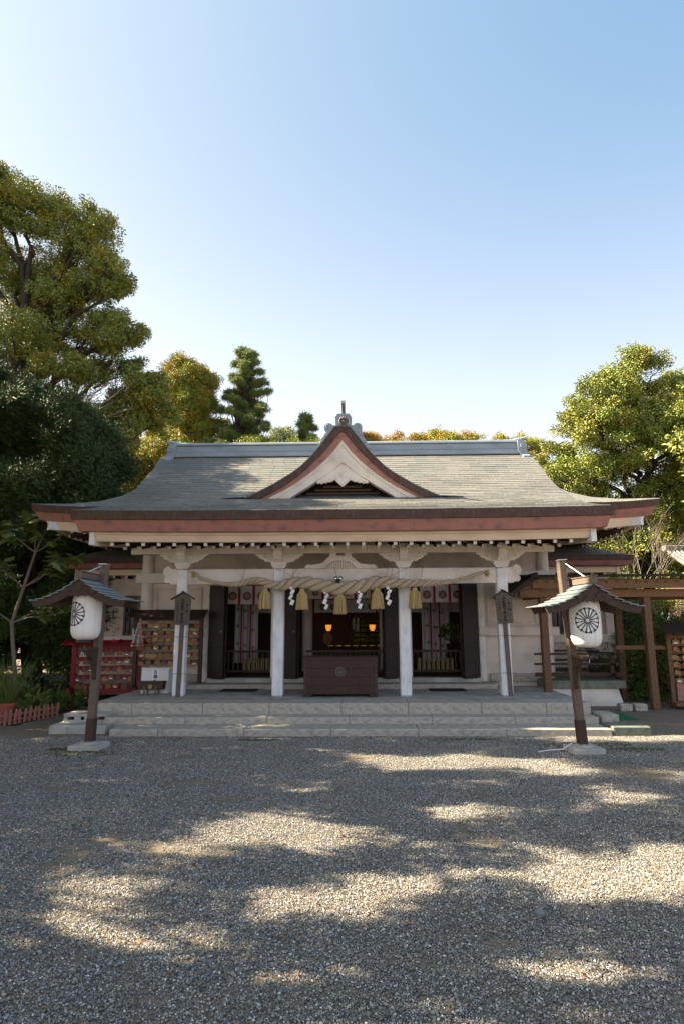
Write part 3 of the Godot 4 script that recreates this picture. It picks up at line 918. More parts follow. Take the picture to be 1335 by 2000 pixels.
func make_corners(hall: Node3D) -> void:
	# main eaves that show beside the porch roof, turned up at the corners
	for sx in [-1.0, 1.0]:
		var path := []
		var outs := []
		for q in [[4.8, -0.012], [5.1, -0.012], [5.4, -0.015], [5.7, -0.01], [6.0, 0.005], [6.3, 0.025], [6.55, 0.045]]:
			path.append(Vector3(sx * q[0], q[1], -0.35)); outs.append(Vector3(0, 0, 1))
		path.append(Vector3(sx * 6.75, 0.065, -0.35)); outs.append(Vector3(sx, 0, 1))
		for q in [[-0.9, 0.03], [-1.6, -0.01], [-7.4, -0.01], [-8.85, 0.06]]:
			path.append(Vector3(sx * 6.75, q[1], q[0])); outs.append(Vector3(sx, 0, 0))
		var e := Geo.new()
		e.sweep(path, outs, [Vector2(0.055, 4.395), Vector2(0.03, 4.245), Vector2(-0.2, 4.245), Vector2(-0.2, 4.38)])
		part("eave_edge", e.mesh(), M.dark_copper, hall)
		e = Geo.new()
		e.sweep(path, outs, [Vector2(0.0, 4.243), Vector2(-0.09, 4.07), Vector2(-0.3, 4.07), Vector2(-0.3, 4.243)])
		part("eave_band", e.mesh(), M.copper_band, hall)
		# cream board under it
		var p2 := []
		var o2 := []
		for q in [[4.75, -0.02], [5.2, -0.02], [5.7, 0.0], [6.1, 0.04], [6.35, 0.07]]:
			p2.append(Vector3(sx * q[0], q[1], -0.5)); o2.append(Vector3(0, 0, 1))
		p2.append(Vector3(sx * 6.5, 0.085, -0.5)); o2.append(Vector3(sx, 0, 1))
		p2.append(Vector3(sx * 6.5, 0.0, -1.5)); o2.append(Vector3(sx, 0, 0))
		p2.append(Vector3(sx * 6.5, 0.0, -8.6)); o2.append(Vector3(sx, 0, 0))
		e = Geo.new()
		e.sweep(p2, o2, [Vector2(0.03, 4.068), Vector2(0.02, 4.0), Vector2(-0.05, 3.86), Vector2(-0.16, 3.86), Vector2(-0.16, 4.068)])
		part("eave_board", e.mesh(), M.cream_paint, hall)
		# hip beam with a white end
		e = Geo.new()
		var a := Vector3(sx * 6.44, 3.835, -0.44)
		var b := Vector3(sx * 4.7, 4.15, -2.2)
		var d := (b - a).normalized()
		var bs := Basis(d.cross(Vector3.UP).normalized(), Vector3.UP, d).orthonormalized()
		e.cbox((a + b) * 0.5, Vector3(0.13, 0.17, a.distance_to(b)), 0.008, bs)
		part("hip_beam", e.mesh(), M.pillar_paint, hall)
		# rafters of the main eave: front run and side run
		var rf := Geo.new()
		rf.box(Vector3(0, 0, -0.9), Vector3(0.06, 0.06, 1.8))
		var rm := rf.mesh()
		rf = Geo.new()
		rf.cbox(Vector3(0, 0, 0.018), Vector3(0.064, 0.064, 0.036), 0.003)
		var tm := rf.mesh()
		for k in 5:
			var q := part("rafter", rm, M.dark_brown, hall, Transform3D(Basis(Vector3.RIGHT, 0.16), Vector3(sx * (4.92 + k * 0.28), 3.86 + k * k * 0.003, -0.72)))
			part("rafter_tip", tm, M.pillar_paint, q)
		for k in 22:
			var q := part("rafter", rm, M.dark_brown, hall, Transform3D(Basis(Vector3.UP, sx * PI / 2) * Basis(Vector3.RIGHT, 0.16), Vector3(sx * 6.25, 3.86, -1.1 - k * 0.3)))
			part("rafter_tip", tm, M.pillar_paint, q)
		e = Geo.new()
		e.quado(Vector3(sx * 4.6, 3.93, -0.55), Vector3(sx * 6.4, 3.95, -0.55), Vector3(sx * 4.8, 4.24, -2.1), Vector3(sx * 4.6, 4.24, -2.1), Vector3.DOWN)
		e.quado(Vector3(sx * 6.4, 3.95, -0.55), Vector3(sx * 6.4, 3.93, -8.7), Vector3(sx * 4.8, 4.24, -7.5), Vector3(sx * 4.8, 4.24, -2.1), Vector3.DOWN)
		part("soffit", e.mesh(), M.dark_brown, hall)

func make_walls(hall: Node3D) -> void:
	var e: Geo
	var zf := -2.1
	# plain wall masses (front, with door openings), sides and back
	e = Geo.new()
	e.bb(Vector3(-4.78, 0.42, zf - 0.14), Vector3(-3.22, 3.9, zf))
	part("wall", e.mesh(), M.wall_plaster, hall)
	e = Geo.new()
	e.bb(Vector3(3.17, 0.42, zf - 0.14), Vector3(4.78, 3.9, zf))
	part("wall", e.mesh(), M.wall_plaster, hall)
	e = Geo.new()
	e.bb(Vector3(-3.22, 2.83, zf - 0.14), Vector3(3.17, 3.9, zf))
	part("lintel_wall", e.mesh(), M.wall_plaster, hall)
	for x in [-1.6, 1.45]:
		e = Geo.new()
		e.bb(Vector3(x - 0.14, 0.60, zf - 0.2), Vector3(x + 0.14, 2.83, zf + 0.02), 0.015)
		part("door_post", e.mesh(), M.pillar_paint, hall)
	for sx in [-1.0, 1.0]:
		e = Geo.new()
		e.bb(Vector3(sx * 4.78, 0.3, -8.2), Vector3(sx * 4.64, 3.9, zf - 0.14))
		part("side_wall", e.mesh(), M.wall_plaster, hall)
		e = Geo.new()
		e.lathe([Vector2(0.14, 0.5), Vector2(0.14, 3.9)], 18, Transform3D(Basis.IDENTITY, Vector3(sx * 4.75, 0, zf + 0.02)))
		part("corner_column", e.mesh(), M.white_paint, hall)
		# head band, middle rail, panel frames
		e = Geo.new()
		var xi: float = -3.2 if sx < 0 else 3.15
		e.bb(Vector3(xi, 2.83, zf), Vector3(sx * 5.0, 3.07, zf + 0.17), 0.01)
		part("head_band", e.mesh(), M.white_paint, hall)
		e = Geo.new()
		e.bb(Vector3(xi, 1.56, zf), Vector3(sx * 5.02, 1.76, zf + 0.14), 0.01)
		part("middle_rail", e.mesh(), M.wall_plaster, hall)
		e = Geo.new()
		var a: float = minf(xi + sx * 0.22, sx * 4.55)
		var b: float = maxf(xi + sx * 0.22, sx * 4.55)
		e.bb(Vector3(a, 2.68, zf), Vector3(b, 2.73, zf + 0.04), 0.008)
		e.bb(Vector3(a, 1.80, zf), Vector3(b, 1.85, zf + 0.04), 0.008)
		e.bb(Vector3(a, 1.85, zf), Vector3(a + 0.05, 2.68, zf + 0.04), 0.008)
		e.bb(Vector3(b - 0.05, 1.85, zf), Vector3(b, 2.68, zf + 0.04), 0.008)
		part("panel_frame", e.mesh(), M.wall_plaster, hall)
		e = Geo.new()
		e.bb(Vector3(a, 0.52, zf), Vector3(b, 0.70, zf + 0.1), 0.015)
		part("wall_base", e.mesh(), M.concrete, hall)
		e = Geo.new()
		e.bb(Vector3(xi, 0.52, zf), Vector3(xi + sx * 0.16, 2.83, zf + 0.06), 0.012)
		part("door_jamb", e.mesh(), M.white_paint, hall)
	# back wall with a latticed opening to the garden
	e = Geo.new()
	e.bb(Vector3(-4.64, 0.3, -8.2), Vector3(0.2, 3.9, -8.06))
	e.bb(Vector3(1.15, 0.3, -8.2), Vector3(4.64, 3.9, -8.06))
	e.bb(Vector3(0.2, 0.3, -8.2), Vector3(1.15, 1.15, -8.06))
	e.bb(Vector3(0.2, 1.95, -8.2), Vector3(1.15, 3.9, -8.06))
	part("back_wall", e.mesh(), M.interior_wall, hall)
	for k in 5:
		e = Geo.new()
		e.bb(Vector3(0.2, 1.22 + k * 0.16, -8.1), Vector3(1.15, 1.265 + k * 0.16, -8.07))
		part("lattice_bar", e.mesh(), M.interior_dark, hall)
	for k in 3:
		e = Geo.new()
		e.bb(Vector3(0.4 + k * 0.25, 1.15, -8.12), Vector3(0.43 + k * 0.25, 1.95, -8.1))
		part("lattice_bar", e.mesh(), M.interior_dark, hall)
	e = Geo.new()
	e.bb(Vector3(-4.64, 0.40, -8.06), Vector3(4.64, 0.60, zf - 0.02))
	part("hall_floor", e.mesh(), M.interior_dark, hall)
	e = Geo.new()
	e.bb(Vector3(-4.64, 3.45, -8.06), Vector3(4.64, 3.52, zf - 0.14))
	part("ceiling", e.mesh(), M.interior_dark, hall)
	for x in [-1.05, 1.05, -3.4, 3.4]:
		e = Geo.new()
		e.lathe([Vector2(0.14, 0.6), Vector2(0.14, 3.45)], 18, Transform3D(Basis.IDENTITY, Vector3(x, 0, -4.3)))
		part("inner_column", e.mesh(), M.wall_plaster, hall)
	# door leaves, folded open
	var leaf := Geo.new()
	leaf.cbox(Vector3(0.2, 1.11, 0), Vector3(0.4, 2.22, 0.045), 0.006)
	var leafm := leaf.mesh()
	var trim := Geo.new()
	for y in [0.05, 0.75, 1.45, 2.14]:
		trim.cbox(Vector3(0.2, y, 0), Vector3(0.39, 0.07, 0.062), 0.006)
	for x in [0.025, 0.375]:
		trim.cbox(Vector3(x, 1.11, 0), Vector3(0.045, 2.2, 0.06), 0.006)
	var trimm := trim.mesh()
	var hing := Geo.new()
	for y in [0.28, 1.05, 1.9]:
		hing.cbox(Vector3(0.006, y, 0), Vector3(0.03, 0.12, 0.072), 0.004)
	hing.lathe([Vector2(0.0, 0.0), Vector2(0.03, 0.005), Vector2(0.028, 0.012), Vector2(0.0, 0.014)], 10, Transform3D(Basis(Vector3.RIGHT, PI / 2), Vector3(0.34, 1.08, 0.03)))
	var hingm := hing.mesh()
	for d in [[-3.14, 0.30], [-1.44, 0.28], [1.27, PI - 0.28], [3.08, PI - 0.30]]:
		for k in 2:
			var turn: float = d[1]
			var dirx := cos(turn)
			var q := part("door_leaf", leafm, M.door_brown, hall, Transform3D(Basis(Vector3.UP, -turn), Vector3(d[0] - dirx * 0.05 * k, 0.60, zf + 0.08 + 0.07 * k)))
			part("door_frame", trimm, M.door_brown, q)
			part("hinges", hingm, M.bronze, q)
	# landing step and door sill
	e = Geo.new()
	e.bb(Vector3(-3.55, 0.40, zf - 0.02), Vector3(3.4, 0.52, -1.42), 0.012)
	part("landing", e.mesh(), M.concrete, hall)
	e = Geo.new()
	e.bb(Vector3(-3.22, 0.5, zf - 0.14), Vector3(3.17, 0.615, zf + 0.2), 0.01)
	part("door_sill", e.mesh(), M.concrete_top, hall)

# ---------------------------------------------------------------- steps and platform
func make_steps() -> void:
	var s := thing("stone_steps", "three broad weathered concrete steps leading up to the porch floor", "steps")
	var e: Geo
	# porch floor in slabs with open joints; body below
	e = Geo.new()
	e.bb(Vector3(-4.6, 0.0, -2.24), Vector3(4.5, 0.40, 0.98))
	part("core", e.mesh(), M.concrete, s)
	var xs := [-4.62, -3.86, -2.55, -1.32, 0.0, 1.22, 2.55, 3.72, 4.52]
	for i in xs.size() - 1:
		for zz in [[-2.23, -0.42], [-0.414, 0.678]]:
			e = Geo.new()
			e.bb(Vector3(xs[i] + 0.003, 0.36, zz[0]), Vector3(xs[i + 1] - 0.003, 0.42, zz[1]), 0.004)
			part("floor_slab", e.mesh(), M.concrete_top, s)
		e = Geo.new()
		e.bb(Vector3(xs[i] + 0.003, 0.2, 0.684), Vector3(xs[i + 1] - 0.003, 0.418, 1.02), 0.012)
		part("edge_stone", e.mesh(), M.concrete, s)
	for k in 6:
		var a := -4.2 + k * 1.45
		e = Geo.new()
		e.bb(Vector3(a + 0.002, 0.0, 0.95), Vector3(minf(a + 1.448, 4.5), 0.225, 1.42), 0.012)
		part("tread_stone", e.mesh(), M.concrete, s)
		e = Geo.new()
		e.bb(Vector3(maxf(a - 0.3, -3.87) + 0.002, -0.05, 1.36), Vector3(a + 1.148 if k < 5 else 4.48, 0.118, 2.0), 0.012)
		part("tread_stone", e.mesh(), M.concrete, s)
	# ventilated blocks and slab beside the steps on the left
	e = Geo.new()
	e.cbox(Vector3(0, 0.07, 0), Vector3(0.98, 0.14, 0.8), 0.01)
	var sl := thing("concrete_slab", "flat pale concrete slab lying left of the bottom step", "slab", Vector3(-4.52, 0, 1.35))
	part("slab", e.mesh(), M.concrete_top, sl)
	for k in 3:
		e = Geo.new()
		e.cbox(Vector3(-0.33 + k * 0.33, 0.06, 0.405), Vector3(0.32, 0.125, 0.02), 0.006)
		part("face_block", e.mesh(), M.concrete_top, sl)
	var hb := thing("hollow_block", "grey hollow concrete block with dark slots left of the steps", "concrete block", Vector3(-4.55, 0.14, 1.12))
	e = Geo.new()
	e.bb(Vector3(-0.4, 0.09, -0.2), Vector3(0.4, 0.14, 0.25), 0.006)
	e.bb(Vector3(-0.4, 0, -0.2), Vector3(0.4, 0.035, 0.25), 0.006)
	for x in [-0.37, -0.12, 0.0, 0.12, 0.37]:
		e.bb(Vector3(x - 0.03 - (0.06 if absf(x) < 0.2 else 0.0), 0.035, -0.19), Vector3(x + 0.03 + (0.06 if absf(x) < 0.2 else 0.0), 0.09, 0.245))
	part("block_body", e.mesh(), M.concrete_top, hb)
	# greenish blocks on the right
	e = Geo.new()
	e.cbox(Vector3(0, 0.075, 0), Vector3(0.62, 0.15, 0.5), 0.015)
	single("concrete_block", e.mesh(), M.mossy_concrete, "large greenish concrete block beside right end of the bottom step", "concrete block", Vector3(4.82, 0, 1.72))
	e = Geo.new()
	e.cbox(Vector3(0, 0.13, 0), Vector3(0.3, 0.26, 0.5), 0.015)
	single("concrete_block", e.mesh(), M.concrete, "small raised grey concrete block right of the middle step", "concrete block", Vector3(4.72, 0, 1.12))
	for q in [[5.78, "left"], [6.08, "right"]]:
		e = Geo.new()
		e.cbox(Vector3(0, 0.075, 0), Vector3(0.25, 0.15, 0.22), 0.02)
		single("concrete_block", e.mesh(), M.concrete, "rough brown block by the walkway post, the %s one of two" % ("farther" if q[1] == "left" else "nearer"), "concrete block", Vector3(q[0], 0.06, -0.55), "two blocks beside the walkway post")
	# mats
	for q in [[-2.28, "left doorway"], [2.25, "right doorway"]]:
		e = Geo.new()
		e.cbox(Vector3(0, 0.008, 0), Vector3(0.78, 0.014, 0.5), 0.005)
		single("floor_mat", e.mesh(), M.mat_black, "black rubber floor mat on the porch before the %s" % q[1], "mat", Vector3(q[0], 0.421, -1.12), "doorway mats")
	e = Geo.new()
	e.cbox(Vector3(0, 0.006, 0), Vector3(0.6, 0.01, 0.9), 0.003)
	single("green_mat", e.mesh(), M.mat_green, "dark green mat on the ground below the porch's right end", "mat", Vector3(5.25, 0.062, 0.2))

# ---------------------------------------------------------------- things on the porch
func petal_disc_on(parent: Node, called: String, o: Vector3, r: float, disc_mat: Material, line_mat: Material) -> void:
	var e := Geo.new()
	disc(e, o, r, 0.006)
	var d := part(called, e.mesh(), disc_mat, parent)
	e = Geo.new()
	for k in 16:
		var a := TAU * (k + 0.5) / 16
		e.ribbon([o + Vector3(cos(a) * r * 0.22, sin(a) * r * 0.22, 0.008), o + Vector3(cos(a) * r * 0.98, sin(a) * r * 0.98, 0.008)], [Vector3(0, 0, 1), Vector3(0, 0, 1)], r * 0.028)
	var ring := []
	var nn := []
	for k in 17:
		ring.append(o + Vector3(cos(TAU * k / 16), sin(TAU * k / 16), 0) * r * 0.2 + Vector3(0, 0, 0.008))
		nn.append(Vector3(0, 0, 1))
	e.ribbon(ring, nn, r * 0.03)
	part("petal_lines", e.mesh(), line_mat, d)

func wavy_sheet(w: float, h: float, fold: float, n := 24, th := 0.004) -> ArrayMesh:
	var e := Geo.new()
	for s in [1.0, -1.0]:
		for i in n:
			var q := []
			for k in [i, i + 1]:
				var x: float = -w / 2 + w * k / n
				q.append([x, fold * sin(k * 1.7) + fold * 0.6 * sin(k * 0.6 + 1.0)])
			var a := Vector3(q[0][0], 0, q[0][1] + s * th / 2)
			var b := Vector3(q[1][0], 0, q[1][1] + s * th / 2)
			var dn := Vector3(0, -h, 0)
			e.quado(a, b, b + dn, a + dn, Vector3(0, 0, s))
	return e.mesh()

func make_curtain(label: String, x: float, w: float, y: float, h: float, z: float, crests: Array, ribbons: Array, cl: Material, cr: Material) -> void:
	var c := thing("crest_curtain", label, "curtain", Vector3(x, y, z), 0.0, "crest curtains in the hall")
	part("cloth", wavy_sheet(w, h, 0.006), cl, c)
	for k in crests:
		petal_disc_on(c, "crest", Vector3(k, -h * 0.56, 0.014), minf(h * 0.24, 0.105), cr, cl)
	for k in ribbons:
		var e := Geo.new()
		e.cbox(Vector3(k, -h * 0.53, 0.02), Vector3(0.055, h * 1.06, 0.006), 0.0)
		var rb := part("ribbon", e.mesh(), M.ribbon_red, c)
		e = Geo.new()
		e.cbox(Vector3(k + 0.012, -h * 0.5, 0.0245), Vector3(0.022, h * 0.98, 0.003), 0.0)
		part("ribbon_stripe", e.mesh(), M.ribbon_purple, rb)

func make_porch_things() -> void:
	var e: Geo
	# offering box
	var ob := thing("offering_box", "wide dark brown wooden offering box with round metal crest, before the central doorway", "offering box", Vector3(-0.035, 0.42, -0.15))
	e = Geo.new()
	for k in 4:
		e = Geo.new()
		e.cbox(Vector3(0, 0.14 + k * 0.165, 0.28), Vector3(1.42, 0.1638, 0.05), 0.0025)
		part("front_board", e.mesh(), M.box_wood, ob)
		e = Geo.new()
		e.cbox(Vector3(0, 0.14 + k * 0.165, -0.28), Vector3(1.42, 0.162, 0.05), 0.006)
		part("back_board", e.mesh(), M.box_wood, ob)
	for sx in [-1.0, 1.0]:
		e = Geo.new()
		e.cbox(Vector3(sx * 0.69, 0.39, 0), Vector3(0.05, 0.66, 0.50), 0.006)
		part("side_board", e.mesh(), M.box_wood, ob)
		e = Geo.new()
		e.prism(v2([[-0.73, 0.0], [-0.60, 0.0], [-0.55, 0.055], [-0.73, 0.055]] if sx < 0 else [[0.73, 0.0], [0.60, 0.0], [0.55, 0.055], [0.73, 0.055]]), -0.3, 0.3)
		part("foot", e.mesh(), M.box_wood, ob)
		for sz in [-1.0, 1.0]:
			e = Geo.new()
			e.cbox(Vector3(sx * 0.698, 0.39, sz * 0.285), Vector3(0.06, 0.67, 0.055), 0.01)
			part("corner_post", e.mesh(), M.wood_dark_v, ob)
	e = Geo.new()
	e.bb(Vector3(-0.735, 0.715, 0.20), Vector3(0.735, 0.775, 0.315), 0.008)
	e.bb(Vector3(-0.735, 0.715, -0.315), Vector3(0.735, 0.775, -0.20), 0.008)
	part("rim", e.mesh(), M.box_wood, ob)
	for k in 11:
		e = Geo.new()
		e.cbox(Vector3(-0.65 + k * 0.13, 0.73, 0), Vector3(0.035, 0.04, 0.42), 0.006, Basis.IDENTITY)
		part("grille_slat", e.mesh(), M.wood_dark_v, ob)
	e = Geo.new()
	crest_petals(e, 0.105, 0.022)
	var cp := part("crest", e.mesh(), M.bronze, ob, Transform3D(Basis.IDENTITY, Vector3(-0.005, 0.485, 0.307)))
	# sacred rope
	var rp := thing("sacred_rope", "thick twisted straw rope strung across the porch beam", "rope", Vector3(0, 2.6, 0.3))
	var key := [[-2.95, 2.87], [-2.87, 2.77], [-2.45, 2.66], [-2.13, 2.64], [-1.72, 2.72], [-1.31, 2.60], [-0.9, 2.67], [-0.48, 2.62], [-0.05, 2.55], [0.34, 2.58], [0.75, 2.67], [1.16, 2.64], [1.57, 2.645], [1.87, 2.645], [2.18, 2.67], [2.49, 2.74], [2.85, 2.86]]
	var cv := Curve3D.new()
	for i in key.size():
		var p0: Vector3 = Vector3(key[max(i - 1, 0)][0], key[max(i - 1, 0)][1], 0)
		var p1: Vector3 = Vector3(key[min(i + 1, key.size() - 1)][0], key[min(i + 1, key.size() - 1)][1], 0)
		var t := (p1 - p0) / 6.0
		cv.add_point(Vector3(key[i][0], key[i][1] - 2.6, 0), -t, t)
	var ln := cv.get_baked_length()
	var N := 260
	for st in 3:
		var pts := []
		var rad := []
		var ph := TAU * st / 3.0
		for i in N + 1:
			var o := cv.sample_baked(ln * i / N, true)
			var o2 := cv.sample_baked(minf(ln * (i + 1) / N, ln), true)
			var o1 := cv.sample_baked(maxf(ln * (i - 1) / N, 0), true)
			var tn := (o2 - o1).normalized()
			var up := Vector3(0, 0, 1).cross(tn).normalized()
			var ax := absf(o.x + 0.05)
			var rdi := lerpf(0.143, 0.040, smoothstep(0.2, 2.6, ax))
			rdi *= 1.0 + 0.05 * sin(i * 0.31)
			ph -= (ln / N) / (rdi * 5.0) * TAU
			pts.append(o + (up * cos(ph) + Vector3(0, 0, 1) * sin(ph)) * rdi * 0.56)
			rad.append(rdi * 0.47)
		e = Geo.new()
		e.tube(pts, rad, 10)
		part("strand", e.mesh(), M.rope, rp)
	for sx in [-1.0, 1.0]:
		e = Geo.new()
		var o := Vector3(-2.95, 0.27, 0) if sx < 0 else Vector3(2.85, 0.26, 0)
		for k in 90:
			var d := Vector3(sx * rr(0.25, 1.0), rr(-0.7, 0.6) * (1.0 if sx > 0 else 1.0) - 0.15, rr(-0.5, 0.5)).normalized() * rr(0.06, 0.13)
			e.tube([o, o + d * 0.6, o + d + Vector3(0, -0.02, 0)], [0.007, 0.006, 0.003], 3, false)
		part("frayed_end", e.mesh(), M.straw, rp)
	e = Geo.new()
	for k in 420:
		var o := cv.sample_baked(ln * rng.randf(), true)
		var rdi := lerpf(0.155, 0.040, smoothstep(0.2, 2.6, absf(o.x + 0.05))) * 0.98
		var an := rr(0, TAU)
		var d := Vector3(0, cos(an), sin(an))
		var tn := Vector3(rr(0.5, 1.0) * (1.0 if k % 2 == 0 else -1.0), rr(-0.5, 0.5), rr(-0.3, 0.3))
		e.tube([o + d * rdi * 0.9, o + d * rdi * 1.06 + tn * 0.04, o + d * rdi * 1.2 + tn * 0.09], [0.002, 0.002, 0.001], 3, false)
	part("loose_fibres", e.mesh(), M.straw, rp)
	# binding cords
	e = Geo.new()
	for k in [[-3.3, 2.98, -2.87, 2.80], [-3.3, 2.98, -2.2, 3.02], [-1.0, 2.98, -0.98, 2.7], [-1.36, 2.98, -0.8, 2.72], [-0.9, 3.0, -1.05, 2.72], [0.95, 2.98, 0.85, 2.70], [1.36, 2.99, 0.80, 2.70], [1.0, 2.7, 1.02, 2.98], [3.3, 2.98, 2.85, 2.88], [-2.0, 2.98, -2.02, 2.68], [1.6, 2.7, 1.62, 2.98]]:
		e.tube([Vector3(k[0], k[1] - 2.6, -0.28), Vector3((k[0] + k[2]) / 2, (k[1] + k[3]) / 2 - 2.61, -0.1), Vector3(k[2], k[3] - 2.6, 0.0)], [0.004, 0.004, 0.004], 4, false)
	part("cords", e.mesh(), M.rope_cord, rp)
	# tassels
	var words := ["leftmost, hanging beside the left inner pillar", "second from left, below the rope's left bulge", "middle one, hanging lowest over the offering box", "second from right, left of the right inner pillar", "rightmost, hanging before the right doorway"]
	var ti := 0
	for q in [[-1.54, 2.56], [-0.79, 2.545], [-0.035, 2.455], [0.71, 2.55], [1.455, 2.555]]:
		var t := thing("straw_tassel", "golden straw tassel, %s" % words[ti], "tassel", Vector3(q[0], q[1], 0.33), 0.0, "straw tassels under the sacred rope")
		e = Geo.new()
		e.lathe([Vector2(0.0, 0.0), Vector2(0.045, -0.005), Vector2(0.057, -0.025), Vector2(0.045, -0.045), Vector2(0.03, -0.05)], 14)
		part("knot", e.mesh(), M.straw, t)
		e = Geo.new()
		for k in 150:
			var a := rr(0, TAU)
			var d := sqrt(rr(0.12, 1.0))
			var up := Vector3(cos(a) * 0.042 * d, -0.045, sin(a) * 0.042 * d)
			var m1 := Vector3(cos(a) * 0.10 * d, -0.12 + rr(-0.01, 0.01), sin(a) * 0.10 * d)
			var bt := Vector3(cos(a + rr(-0.06, 0.06)) * 0.128 * d * rr(0.94, 1.04), -0.405 + rr(-0.02, 0.012), sin(a) * 0.128 * d)
			e.tube([up, m1, bt], [0.008, 0.0105, 0.010], 4, true)
		part("strands", e.mesh(), M.straw, t)
		e = Geo.new()
		e.tube([Vector3(0, 0.0, 0), Vector3(0, 0.07, 0)], [0.008, 0.008], 5)
		part("cord", e.mesh(), M.straw, t)
		ti += 1
	# zigzag paper streamers
	words = ["leftmost, left of the second tassel", "second from left, between second and middle tassels", "third from left, right of the middle tassel", "rightmost, beside the right inner pillar"]
	ti = 0
	for q in [[-1.02, 2.64, 0.3], [-0.33, 2.55, -0.2], [0.33, 2.56, 0.15], [0.925, 2.63, 0.05]]:
		var t := thing("paper_streamer", "white zigzag paper streamer, %s" % words[ti], "paper streamer", Vector3(q[0], q[1], 0.36), q[2], "paper streamers under the sacred rope")
		var ox := 0.0
		for k in 4:
			e = Geo.new()
			var o := Vector3([0.0, 0.035, 0.0, 0.03][k] + (0.0 if ti < 3 else -0.015), -0.055 - k * 0.105, 0.006 * k)
			var bs := Basis(Vector3.BACK, [0.35, -0.6, -0.55, -0.5][k] * (1.0 if (k + ti) % 2 == 0 else 0.8)) * Basis(Vector3.UP, [0.5, -0.45, 0.4, -0.3][k])
			e.cbox(o, Vector3(0.068, 0.105, 0.002), 0.0, bs)
			part("paper_fold", e.mesh(), M.paper, t)
		ti += 1
	# twin spotlight above the rope
	var sp := thing("twin_spotlight", "small black twin-headed spotlight clipped on the rope's centre", "spotlight", Vector3(-0.07, 2.68, 0.38))
	e = Geo.new()
	e.lathe([Vector2(0, -0.055), Vector2(0.035, -0.045), Vector2(0.05, -0.01), Vector2(0.05, 0.015), Vector2(0.03, 0.045), Vector2(0, 0.05)], 14)
	part("body", e.mesh(), M.black_metal, sp)
	for sx in [-1.0, 1.0]:
		e = Geo.new()
		e.lathe([Vector2(0, -0.04), Vector2(0.03, -0.03), Vector2(0.04, 0.0), Vector2(0.038, 0.012)], 14, Transform3D(Basis(Vector3.RIGHT, 1.2) * Basis(Vector3.BACK, -sx * 0.3), Vector3(sx * 0.05, 0.065, 0.0)))
		part("lamp_head", e.mesh(), M.black_metal, sp)
		e = Geo.new()
		e.lathe([Vector2(0.033, 0.0), Vector2(0.02, 0.014), Vector2(0.0, 0.018)], 14, Transform3D(Basis(Vector3.RIGHT, 1.2) * Basis(Vector3.BACK, -sx * 0.3), Vector3(sx * 0.05, 0.067, 0.006)))
		part("lens", e.mesh(), M.chrome, sp)
	e = Geo.new()
	e.tube([Vector3(0, 0.04, 0), Vector3(-0.06, 0.2, -0.2), Vector3(-0.08, 0.32, -0.38)], [0.004, 0.004, 0.004], 4)
	part("wire", e.mesh(), M.black_metal, sp)
	# curtains
	make_curtain("white crest curtain with red ribbons across the left doorway", -2.27, 1.16, 2.77, 0.44, -2.28, [-0.44, -0.09, 0.26], [-0.28, 0.07, 0.43], M.cloth, M.maroon)
	make_curtain("white crest curtain with red ribbons across the central doorway", 0.0, 1.86, 2.77, 0.32, -2.32, [-0.70, -0.32, 0.08, 0.46, 0.84], [-0.52, -0.13, 0.27, 0.66], M.cloth, M.maroon)
	make_curtain("white crest curtain with red ribbons across the right doorway", 2.32, 1.0, 2.77, 0.42, -2.28, [-0.33, 0.05, 0.40], [-0.15, 0.22], M.cloth, M.maroon)
	make_curtain("shaded inner curtain with dark crests behind the central doorway", 0.05, 1.86, 2.52, 0.36, -4.62, [-0.7, -0.4, 0.35, 0.65], [-0.1, 0.8], M.cloth, M.crest_dark)
	make_curtain("shaded inner curtain with dark crests behind the right doorway", 2.5, 1.4, 2.52, 0.36, -4.62, [-0.45, -0.1, 0.25], [-0.27, 0.1], M.cloth, M.crest_dark)
	make_curtain("shaded inner curtain with dark crest behind the left doorway", -2.2, 1.0, 2.52, 0.36, -4.62, [0.0, 0.3], [0.15], M.cloth, M.crest_dark)
	# long drapes
	for q in [[-2.62, 0.62, "left", -3.75], [2.45, 0.75, "right", -4.45]]:
		var c := thing("long_drape", "long pale hanging drape with red ribbons just inside the %s doorway" % q[2], "drape", Vector3(q[0], 2.6, q[3]), 0.0, "long drapes inside the doorways")
		part("cloth", wavy_sheet(q[1], 1.75, 0.02, 20), M.cloth, c)
		for k in 2:
			e = Geo.new()
			e.cbox(Vector3(-0.03 + k * 0.24 - 0.1, -0.88, 0.045), Vector3(0.035, 1.76, 0.005), 0.0)
			part("ribbon", e.mesh(), M.ribbon_red, c)
		for k in 9:
			e = Geo.new()
			var o := Vector3(-0.22 + (k % 3) * 0.2, -0.35 - int(k / 3.0) * 0.45 - (k % 3) * 0.05, 0.04)
			for a in 4:
				e.trio(o, o + Vector3(cos(a * PI / 2 - 0.4), sin(a * PI / 2 - 0.4), 0) * 0.05, o + Vector3(cos(a * PI / 2 + 0.4), sin(a * PI / 2 + 0.4), 0) * 0.05, Vector3(0, 0, 1))
			part("motif", e.mesh(), M.crest_dark, c)
